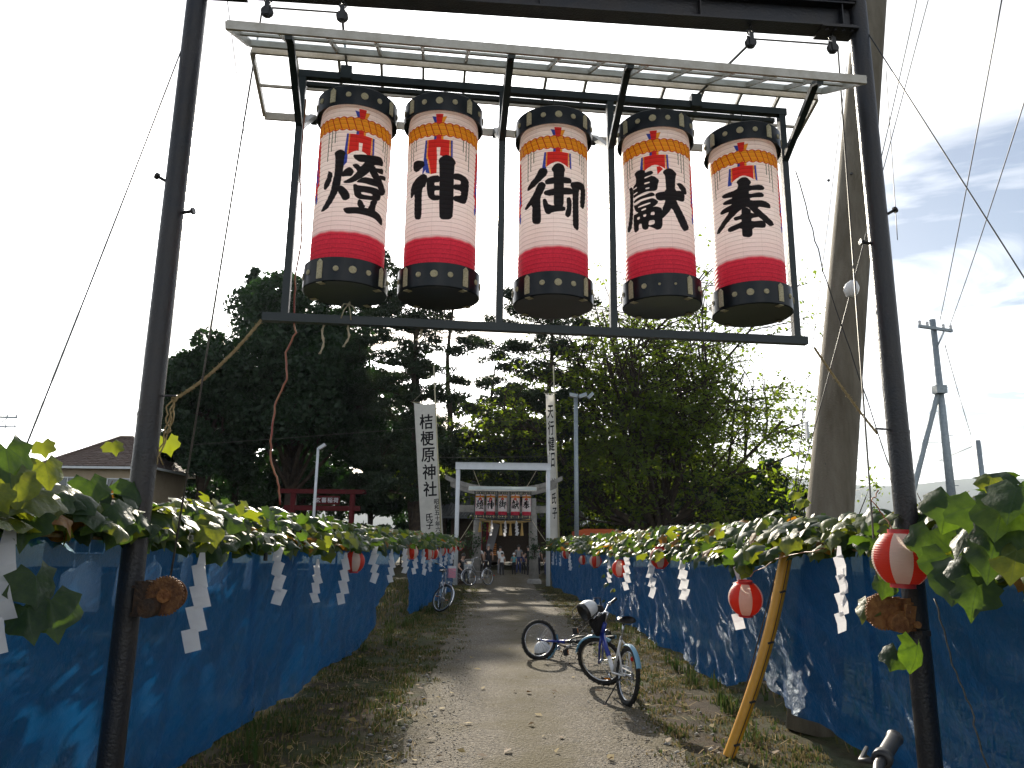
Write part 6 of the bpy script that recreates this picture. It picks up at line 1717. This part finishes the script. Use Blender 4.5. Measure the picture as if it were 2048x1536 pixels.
    m_ = MB(); m_.tube([S(ht - ax * .01), S(sttop)], .0125, 8); m_.tube([S(sttop), S(sttop + Vector((.05, 0, .005)))], .014, 8); m_.build("stem", M['chrome'], root, True, world=False)
    hc = sttop + Vector((.05, 0, .005)); bw = .26 if style == 'kid' else .27
    if style != 'city': hp = [(0, -bw, .05, -.05), (0, -.12, .035, -.01), (0, -.05, 0, 0), (0, .05, 0, 0), (0, .12, .035, -.01), (0, bw, .05, -.05)]
    else: hp = [(0, -bw, .05, -.20), (0, -bw + .02, .055, -.10), (0, -.16, .04, .0), (0, -.05, 0, .02), (0, .05, 0, .02), (0, .16, .04, .0), (0, bw - .02, .055, -.10), (0, bw, .05, -.20)]
    pts = [S(hc + Vector((x, y, z))) for _, y, z, x in hp]
    m_ = MB(); m_.tube(pts, .011, 8); hbm = m_.build("handlebar", M['black'] if style == 'nobasket' else M['chrome'], root, True, world=False)
    for e, e2 in ((pts[0], pts[1]), (pts[-1], pts[-2])):
        d = (e2 - e).normalized(); m_ = MB(); L_ = .105
        prof = [(.0, -.008), (.019, -.006), (.017, 0), (.0155, .01)]; 
        for q in range(8): prof += [(.0165, .012 + q * .011), (.0150, .0175 + q * .011)]
        prof += [(.019, L_), (.0, L_)]
        m_.lathe(prof, 14, e, M=d.to_track_quat('Z', 'Y').to_matrix()); m_.build("grip", M['black'], hbm, 50, world=False)
        m_ = MB(); p = e + d * (L_ + .012); m_.lathe([(.012, -.010), (.021, -.010), (.021, .012), (.012, .012)], 14, p, M=d.to_track_quat('Z', 'Y').to_matrix())
        f_ = RS @ Vector((1, 0, -.35)); m_.tube([p + f_ * .018, p + f_ * .05 - d * .02, p + f_ * .055 - d * .10], [.008, .006, .005], 6)
        m_.build("brake_lever", M['black'] if style == 'nobasket' else M['chrome'], hbm, True, world=False)
    # saddle
    m_ = MB(); m_.tube([st - Vector((0, 0, .04)), sp], .0125, 8); m_.build("seat_post", M['chrome'], root, True, world=False)
    m_ = MB(); n = 9; k = 12; L_ = .25; rings = []
    for i in range(n + 1):
        t_ = i / n; x = sp.x - .12 + L_ * t_; wdt = (.085 * (1 - t_) ** .7 + .022) * (1 if i else .75); hh = .028 * (1 - .35 * t_); zc = sp.z + .035 - .02 * math.sin(math.pi * t_) + (.012 if i == 0 else 0)
        b = len(m_.v)
        for j in range(k):
            a = 6.283 * j / k; m_.v.append((x, wdt * math.cos(a), zc + hh * math.sin(a) * (1 if math.sin(a) > 0 else 1.1)))
        rings.append(b)
    for i in range(n):
        for j in range(k): m_.face((rings[i] + j, rings[i + 1] + j, rings[i + 1] + (j + 1) % k, rings[i] + (j + 1) % k))
    m_.face([rings[0] + j for j in reversed(range(k))]); m_.face([rings[-1] + j for j in range(k)])
    m_.build("saddle", M['saddle'], root, True, world=False)
    # cranks, chain case, pedals
    m_ = MB(); m_.lathe([(.0, -.006), (.070, -.006), (.075, 0), (.070, .006), (0, .006)], 24, bb + Vector((0, -.05, 0)), M=Matrix(((1, 0, 0), (0, 0, -1), (0, 1, 0)))); ck = m_.build("chainring", M['chrome'], root, 40, world=False)
    m_ = MB()
    for q in range(2):
        o_ = .07 if q else -.07; m_.tube([bb + Vector((0, -.05, o_)), hub_r + Vector((0, -.05, .03 if q else -.03))], .004, 4)
    m_.lathe([(.0, -.004), (.034, -.004), (.034, .004), (0, .004)], 16, hub_r + Vector((0, -.05, 0)), M=Matrix(((1, 0, 0), (0, 0, -1), (0, 1, 0)))); m_.build("chain", M['black'], root, world=False)
    if style == 'kid': m_ = MB(); m_.bar(bb.lerp(hub_r, .05) + Vector((.05, -.068, .055)), hub_r + Vector((.08, -.068, .05)), .012, .05, (0, 0, 1)); m_.build("chain_guard", fr2, root, world=False)
    for sy, a in ((-1, R(20)), (1, R(200))):
        e = bb + Vector((math.cos(a) * .14, sy * .085, math.sin(a) * .14)); m_ = MB(); m_.tube([bb + Vector((0, sy * .065, 0)), e], .009, 6); m_.build("crank", M['chrome'], root, True, world=False)
        m_ = MB(); m_.box(e + Vector((0, sy * .05, 0)), (.075, .085, .024)); pd = m_.build("pedal", M['black'], root, world=False)
        for dx in (-.039, .039):
            m_ = MB(); m_.box(e + Vector((dx, sy * .05, 0)), (.004, .06, .014)); m_.build("pedal_reflector", M['orange'], pd, world=False)
    # mudguards
    def guard_(c, a0, a1, turn, mt, wd=.055, nm="mudguard"):
        m_ = MB(); n = 16; rg = Rw + .022
        for i in range(n + 1):
            a = R(a0 + (a1 - a0) * i / n)
            for j, (yy, dr) in enumerate(((-wd / 2, -.014), (-wd * .3, .002), (0, .006), (wd * .3, .002), (wd / 2, -.014))):
                p = Vector(c) + Vector((math.cos(a) * (rg + dr), yy, math.sin(a) * (rg + dr)));  m_.v.append(tuple(S(p) if turn else p))
        for i in range(n):
            for j in range(4): a = i * 5 + j; m_.face((a, a + 1, a + 6, a + 5))
        m_.build(nm, mt, root, True, world=False)
    if style == 'kid':
        guard_(hub_r, 62, 158, False, M['paleblue']); guard_(hub_f, 20, 128, True, M['paleblue'])
    else:
        guard_(hub_r, -10, 120, False, M['chrome'] if style == 'city' else M['black']); guard_(hub_f, -20, 120, True, M['chrome'] if style == 'city' else M['black'])
    m_ = MB(); q = hub_r + Vector((-Rw * .35, .0, Rw * .62)) if style == 'kid' else hub_r + Vector((-Rw - .03, 0, .05)); m_.lathe([(.0, -.012), (.022, -.012), (.026, 0), (.0, .0)], 12, q, 'X'); m_.build("reflector", M['redrefl'], root, world=False)
    # kickstand
    m_ = MB(); k0 = hub_r + Vector((.03, .06, -.01))
    if style == 'kid': m_.tube([k0, Vector((.06, .20, .004))], .007, 6)
    else: m_.tube([hub_r + Vector((0, .06, 0)), Vector((-.06, .10, .01)), Vector((-.06, -.10, .01)), hub_r + Vector((0, -.06, 0))], .007, 6)
    m_.build("kickstand", M['black'] if style == 'kid' else M['chrome'], root, world=False)
    if style != 'nobasket':
        # wire basket in front of the head tube
        bc = ht + Vector((.20, 0, .03)); wx, wy, hh = (.13, .15, .20) if style == 'kid' else (.15, .18, .25)
        m_ = MB()
        for f_, z in ((1.0, hh / 2), (.93, hh * .17), (.86, -hh * .17), (.78, -hh / 2)):
            m_.tube([S(bc + Vector((sx * wx * f_, sy * wy * f_, z))) for sx, sy in ((-1, -1), (1, -1), (1, 1), (-1, 1))], .005 if z > 0.08 or z < -.08 else .0025, 5, closed=True)
        for sx, sy, dx, dy in ((-1, -1, 1, 0), (1, -1, 0, 1), (1, 1, -1, 0), (-1, 1, 0, -1)):
            for i in range(7):
                t_ = i / 7 * 2; x, y = sx + dx * t_, sy + dy * t_
                m_.tube([S(bc + Vector((x * wx, y * wy, hh / 2))), S(bc + Vector((x * wx * .78, y * wy * .78, -hh / 2)))], .0018, 4)
        for i in range(5):
            m_.tube([S(bc + Vector(((-.78 + .39 * i) * wx, -wy * .78, -hh / 2))), S(bc + Vector(((-.78 + .39 * i) * wx, wy * .78, -hh / 2)))], .002, 4)
        m_.tube([S(bc + Vector((-wx * .8, 0, -hh / 2))), S(hb + Vector((.03, 0, .0)))], .006, 5)
        m_.build("basket", M['tyre'] if style == 'kid' else M['galv'], root, world=False)
        m_ = MB(); lc = S(hb + Vector((.09, 0, .02))); dd = RS @ Vector((1, 0, 0)); m_.lathe([(.0, -.04), (.022, -.035), (.032, .02), (.03, .03), (0, .035)], 14, lc, M=dd.to_track_quat('Z', 'Y').to_matrix()); m_.build("headlamp", M['chrome'], root, True, world=False)
        root["basket"] = tuple(S(bc))
    root["_bar"] = tuple(S(hc)); root["_grip"] = tuple(pts[0]); root["_gripL"] = tuple(pts[-1])
    return root
def place(o, rear, front_dir, lean=0.0, roll=0.0):
    d = Vector(front_dir).normalized(); o.location = rear
    o.rotation_euler = (R(lean), 0, math.atan2(d.y, d.x))
# blue and white child's bicycle
rear, frontp = at_z(1252, 1412), at_z(1190, 1378)
b1 = bicycle("blue and white child's bicycle standing on its kickstand on the right of the path", .29, .93, 50, (M['blueframe'], M['whiteframe']), 'kid')
rear.z = .0; hd = (frontp - rear); hd.z = 0
place(b1, rear, hd, lean=5)
# a second child's bicycle lying on its side
b2 = bicycle("black and blue child's bicycle lying on its side in the path", .275, .88, -86, (M['blueframe'], M['black']), 'kid')
hubp = at_z(1078, 1280, .275)
d = Vector((-.80, .60, 0)).normalized(); up = Vector((.60, .80, 0)).normalized(); lf = up.cross(d)   # bicycle's left
MM = Matrix((d, lf, up)).transposed()
tilt = Matrix.Rotation(R(-9), 3, up)
MM = tilt @ MM
bpy.context.view_layer.update()
fhub = Vector(b2.children[1].data.vertices[0].co)   # placed by the front hub below
fw_c = sum((Vector(v.co) for v in [c for c in b2.children if c.name.startswith("front_wheel")][0].data.vertices), Vector()) / len([c for c in b2.children if c.name.startswith("front_wheel")][0].data.vertices)
b2.matrix_world = Matrix.Translation(Vector((hubp.x, hubp.y, .277)) - MM @ fw_c) @ MM.to_4x4()
# basket bicycle on the left
r1 = at_z(887, 1226); 
b3 = bicycle("silver city bicycle with a front basket parked against the left blue screen", .325, 1.08, 42, (M['silverframe'], M['silverframe']), 'city')
fd = Vector((.20, -1, 0)).normalized(); place(b3, Vector((r1.x, r1.y, 0)) - fd * 1.05, fd, lean=-3)
r2_ = at_z(960, 1172)
b4 = bicycle("dark city bicycle parked by the left torii pillar at the path's far end", .33, 1.08, -20, (M['silverframe'], M['black']), 'city')
fd = Vector((-.62, -.70, 0)).normalized(); place(b4, Vector((r2_.x + .30, r2_.y + .5, 0)), fd, lean=3)
# bicycle beside the photographer: only its handlebar end comes into view
b5 = bicycle("black bicycle at the lower right edge, only its handlebar grip showing", .33, 1.06, 8, (M['black'], M['black']), 'nobasket')
tip = at_y(1788, 1478, 2.0)
fd = Vector((-.85, .5, 0)).normalized(); b5.rotation_euler = (0, 0, math.atan2(fd.y, fd.x)); bpy.context.view_layer.update()
gl = Vector(b5["_gripL"]); gr = Vector(b5["_grip"]); RZ = Matrix.Rotation(b5.rotation_euler.z, 3, 'Z')
g_ = RZ @ gr
ks = tip.z / g_.z; print('GRIP scale', ks, tip.z); b5.scale = (ks, ks, ks); g_ = g_ * ks
b5.location = (tip.x - g_.x, tip.y - g_.y, 0)
b5["_h"] = g_.z
for b in (b1, b2, b3, b4, b5):
    for k_ in ("_bar", "_grip", "_gripL", "basket", "_h"):
        pass
bpy.context.view_layer.update()
# helmets, bag and packet carried by the bicycles
def helmet(loc, rot, label, s=1.0):
    root = empty("bicycle_helmet", loc, label, "helmet"); root.rotation_euler = rot; root.scale = (s, s, s)
    n, k = 9, 24; m_ = MB(); rings = []
    for i in range(n + 1):
        t_ = i / n * math.pi / 2 * 1.12; b = len(m_.v)
        for j in range(k):
            a = 6.283 * j / k; vent = 1 - .05 * (abs(math.sin(a * 3)) > .8) * (0.15 < i / n < .8)
            m_.v.append((.135 * math.sin(t_) * math.cos(a) * vent, .105 * math.sin(t_) * math.sin(a) * vent, .125 * math.cos(t_)))
        rings.append(b)
    for i in range(n):
        for j in range(k): m_.face((rings[i] + j, rings[i] + (j + 1) % k, rings[i + 1] + (j + 1) % k, rings[i + 1] + j))
    m_.build("shell", M['helmetwhite'], root, True, world=False)
    m_ = MB(); m_.lathe([(1.02, -.035), (1.0, -.075), (.86, -.07), (.80, .04), (.4, .07), (.0, .08)], 24); m_.v = [(x * .135, y * .105, z) for x, y, z in m_.v]; m_.build("lining", M['black'], root, True, world=False)
    for q in range(5):
        a = (q - 2) * .42; m_ = MB(); m_.tube([(.128 * math.sin(t_) * math.cos(a) * 1.06, .105 * math.sin(t_) * math.sin(a) * 1.06, .129 * math.cos(t_)) for t_ in (.25, .55, .85, 1.1)], .006, 5); m_.build("vent", M['black'], root, world=False)
    m_ = MB(); m_.tube([(.02, .105, -.05), (.03, .08, -.15), (.03, 0, -.19), (.03, -.08, -.15), (.02, -.105, -.05)], .006, 5); m_.build("strap", M['black'], root, world=False)
    return root
bk = b1.matrix_world @ Vector(b1["basket"])
helmet(bk + Vector((-.02, -.04, .13)), (R(60), R(10), R(100)), "white and black helmet resting in the basket of the standing bicycle")
hp_ = at_z(1086, 1300, .10); helmet((hp_.x, hp_.y + .20, .085), (0, R(-10), R(35)), "white helmet lying on the ground behind the fallen bicycle's front wheel")
m_ = MB(); c = bk + Vector((.10, -.02, .02)); pts = []
rings = []
for i in range(9):
    t_ = i / 8; z = .16 - .34 * t_; rr = .085 * math.sin(math.pi * (t_ * .85 + .12)) ** .7 + .01; b = len(m_.v)
    for j in range(14):
        a = 6.283 * j / 14; r3 = rr * (1 + .12 * math.sin(3 * a + i)); m_.v.append(tuple(c + Vector((r3 * math.cos(a), r3 * .7 * math.sin(a), z))))
    rings.append(b)
for i in range(8):
    for j in range(14): m_.face((rings[i] + j, rings[i + 1] + j, rings[i + 1] + (j + 1) % 14, rings[i] + (j + 1) % 14))
m_.face([rings[0] + j for j in range(14)]); m_.face([rings[-1] + j for j in reversed(range(14))])
m_.tube([c + Vector((-.04, 0, .14)), c + Vector((-.03, 0, .24)), c + Vector((.03, 0, .24)), c + Vector((.04, 0, .14))], .008, 6)
tag(m_.build("drawstring_bag", M['darkbag'], None, True), "dark drawstring bag hung on the standing bicycle's handlebar", "bag")
bk3 = b3.matrix_world @ Vector(b3["basket"])
m_ = MB(); m_.box(bk3 + Vector((0, 0, .09)), (.17, .22, .22), Matrix.Rotation(.2, 3, 'Z')); pk = m_.build("packet", M['pink']); m_ = MB(); m_.box(bk3 + Vector((0, 0, .225)), (.18, .23, .05), Matrix.Rotation(.2, 3, 'Z')); m_.build("packet_flap", M['paper'], pk, world=False)
tag(pk, "pink and white packet standing in the basket of the silver bicycle", "packet")

# ------------------------------------------------------------------ people at the torii
SK = mat('skin', (0.42, 0.26, 0.19), .6); HAIR = mat('black_hair', (0.012, 0.010, 0.009), .5)
def person(loc, h, yaw, shirt, pants, label, pose='stand', hat=None, arm=0.0, skirt=False):
    root = empty("person", loc, label, "person"); root.rotation_euler = (0, 0, R(yaw)); k = h
    J = {}; 
    if pose == 'sit':
        pel = Vector((0, 0, .30)); kn = lambda s: Vector((s * .07, -.26, .30)); an = lambda s: Vector((s * .07, -.26, .04)); lean = -.10
    elif pose == 'bend':
        pel = Vector((0, .06, .49)); kn = lambda s: Vector((s * .06, .0, .27)); an = lambda s: Vector((s * .06, .03, .03)); lean = -.16
    else:
        pel = Vector((0, 0, .50)); kn = lambda s: Vector((s * .055, -.01, .27)); an = lambda s: Vector((s * .06, .01, .03)); lean = -.01
    chest = pel + Vector((0, lean * .7, .22)); neck = pel + Vector((0, lean, .325)); head = neck + Vector((0, lean * .3 - .005, .06)); crown_ = head + Vector((0, -.005, .055))
    V = [pel, pel + (chest - pel) * .5, chest, neck, head, crown_]; Rr = [(.085, .065), (.075, .055), (.092, .062), (.030, .030), (.048, .056), (.035, .042)]; E_ = [(0, 1), (1, 2), (2, 3), (3, 4), (4, 5)]; T = [1, 0, 0, 2, 2, 2]
    for s in (-1, 1):
        b = len(V); sh_ = chest + Vector((s * .10, 0, .06)); f_ = arm if s > 0 else arm * .6
        el = sh_ + Vector((s * .035, -.06 * f_ - .0, -.17 + .03 * f_)); ha = el + Vector((-s * .02 * f_, -.14 * f_ - .02, -.14 + .12 * f_)); fi = ha + (ha - el).normalized() * .05
        V += [sh_, el, ha, fi]; Rr += [(.036, .036), (.026, .026), (.019, .019), (.020, .012)]; E_ += [(2, b), (b, b + 1), (b + 1, b + 2), (b + 2, b + 3)]; T += [0, 2, 2, 2]
        b = len(V); V += [pel + Vector((s * .05, 0, -.03)), kn(s), an(s), an(s) + Vector((0, -.075, -.012))]; Rr += [(.056, .056), (.038, .038), (.024, .024), (.026, .018)]; E_ += [(0, b), (b, b + 1), (b + 1, b + 2), (b + 2, b + 3)]; T += [1, 1, 1 if not skirt else 2, 3]
    me = bpy.data.meshes.new("body"); me.from_pydata([tuple(v * k) for v in V], E_, []); me.update()
    o = bpy.data.objects.new("body", me); col.objects.link(o)
    md = o.modifiers.new("skin", 'SKIN'); md.use_smooth_shade = True
    for i, sv in enumerate(me.skin_vertices[0].data): sv.radius = (Rr[i][0] * k, Rr[i][1] * k); sv.use_root = (i == 0)
    sb = o.modifiers.new("sub", 'SUBSURF'); sb.levels = 1; sb.render_levels = 1
    dg = bpy.context.evaluated_depsgraph_get(); m2 = bpy.data.meshes.new_from_object(o.evaluated_get(dg)); bpy.data.objects.remove(o); bpy.data.meshes.remove(me)
    m2.name = "body"; ms = [mat_cloth(shirt), mat_cloth(pants), SK, M['black']]; m2.materials.clear()
    for q in ms: m2.materials.append(q)
    segs = [(np.array(V[a]) * k, np.array(V[b]) * k, a, b) for a, b in E_]
    mi = []
    for p in m2.polygons:
        c = np.array(p.center); best = 9e9; w_ = 0
        for a, b, ia, ib in segs:
            ab = b - a; t_ = min(1, max(0, (c - a) @ ab / max(1e-9, ab @ ab))); dd = np.linalg.norm(c - a - ab * t_)
            if dd < best: best = dd; w_ = T[ib] if t_ > .45 else T[ia]
        mi.append(w_)
    m2.polygons.foreach_set("material_index", mi); m2.shade_smooth(); m2.update()
    link("body", m2, root)
    m_ = MB(); hc = (head + Vector((0, .008, .028))) * k
    m_.lathe([(.058 * k * math.cos(a), .060 * k * math.sin(a)) for a in np.linspace(-.35, 1.57, 7)], 14, hc)
    m_.build("hair" if not hat else "hat", HAIR if not hat else mat_cloth(hat), root, True, world=False)
    if hat:
        m_ = MB(); m_.lathe([(.058 * k, 0), (.085 * k, -.012 * k), (.085 * k, -.008 * k), (.058 * k, .006 * k)], 14, hc); m_.build("brim", mat_cloth(hat), root, world=False)
    f_ = MB(); hv = head * k
    for s in (-1, 1): f_.lathe([(.0, -.003 * k), (.006 * k, 0), (0, .003 * k)], 6, hv + Vector((s * .02 * k, -.055 * k, .008 * k)), 'Y')
    f_.build("eyes", HAIR, root, world=False)
    m_ = MB(); m_.lathe([(.009 * k, -.012 * k), (.012 * k, -.006 * k), (.004 * k, .014 * k)], 6, hv + Vector((0, -.054 * k, -.006 * k)), cap0=True, cap1=True); m_.build("nose", SK, root, world=False)
    return root
_cl = {}
def mat_cloth(c):
    if c not in _cl: _cl[c] = mat('cloth_%d' % len(_cl), c, .9, spec=.15)
    return _cl[c]
WH, DK, NV, GY, TL = (.62, .62, .62), (.020, .020, .024), (.03, .04, .10), (.20, .20, .21), (.10, .27, .30)
person((-1.38, 33.6, 0), 1.66, 160, WH, DK, "person in a white t-shirt standing behind the dark city bicycle", arm=.4)
sp_ = person((-2.05, 31.9, 0), 1.60, 40, DK, DK, "person in dark clothes sitting at the left screen end holding a paper", 'sit', arm=1.0)
m_ = MB(); m_.box((-1.72, 31.55, .68), (.30, .02, .22), Matrix.Rotation(R(35), 3, 'X')); tag(m_.build("paper_sheet", M['paper']), "pale sheet of paper in the hands of the seated person", "paper")
m_ = MB(); m_.box((-2.05, 32.0, .22), (.45, .40, .42)); tag(m_.build("stool", M['wood']), "dark box stool under the seated person", "stool")
crowd = [(-1.15, 41.0, 1.68, 170, DK, DK, "adult in black with a pale hat, left of the group under the torii", GY, .3), (-.55, 42.5, 1.55, 150, WH, GY, "adult in a white blouse in the group behind the torii", None, .6), (-.42, 40.8, 1.22, 190, WH, DK, "child in a long white top in front of the group", None, .3), (.22, 41.8, 1.20, 200, TL, DK, "child in a teal shirt and white cap", WH, .2), (.75, 42.6, 1.20, 170, NV, DK, "child in navy clothes standing in the shade", None, .4), (1.05, 41.6, 1.62, 195, DK, DK, "adult in black bending toward the children", None, .6), (1.55, 43.0, 1.66, 160, GY, DK, "adult in a grey shirt at the right of the group", None, .5), (.50, 44.5, 1.64, 180, GY, NV, "adult with raised arm at the back of the group", None, 1.0), (2.0, 42.2, 1.15, 180, GY, NV, "child in grey beside the right torii pillar", None, .3)]
for (x, y, h, ya, s_, p_, lab, hat, ar) in crowd:
    person((x, y, 0), h, ya, s_, p_, lab, 'bend' if 'bending' in lab else 'stand', hat, ar)
# evergreen sprigs with streamers tied to the torii pillars
for s, x in ((-1, -1.55), (1, 1.02)):
    root = empty("evergreen_sprig", (x, 32.3, 1.2), "leafy evergreen branch tied to the %s torii pillar" % ("left" if s < 0 else "right"), "branch"); m_ = MB(); P = []
    for q in range(7):
        e = Vector((x + rng.normal(0, .22), 32.3 + rng.normal(0, .08), 1.55 + rng.normal(0, .22))); m_.tube([(x, 32.32, 1.1), e], [.012, .004], 5); P.append(np.array(e) + rng.normal(0, .10, (40, 3)))
    m_.build("stem", M['bark'], root); V_ = leaf_cards(np.concatenate(P) - np.array(base_of(root)), .05); np_mesh("leaves", V_, np.arange(len(V_)).reshape(-1, 4), TM['dark'], root)
bpy.context.view_layer.update()
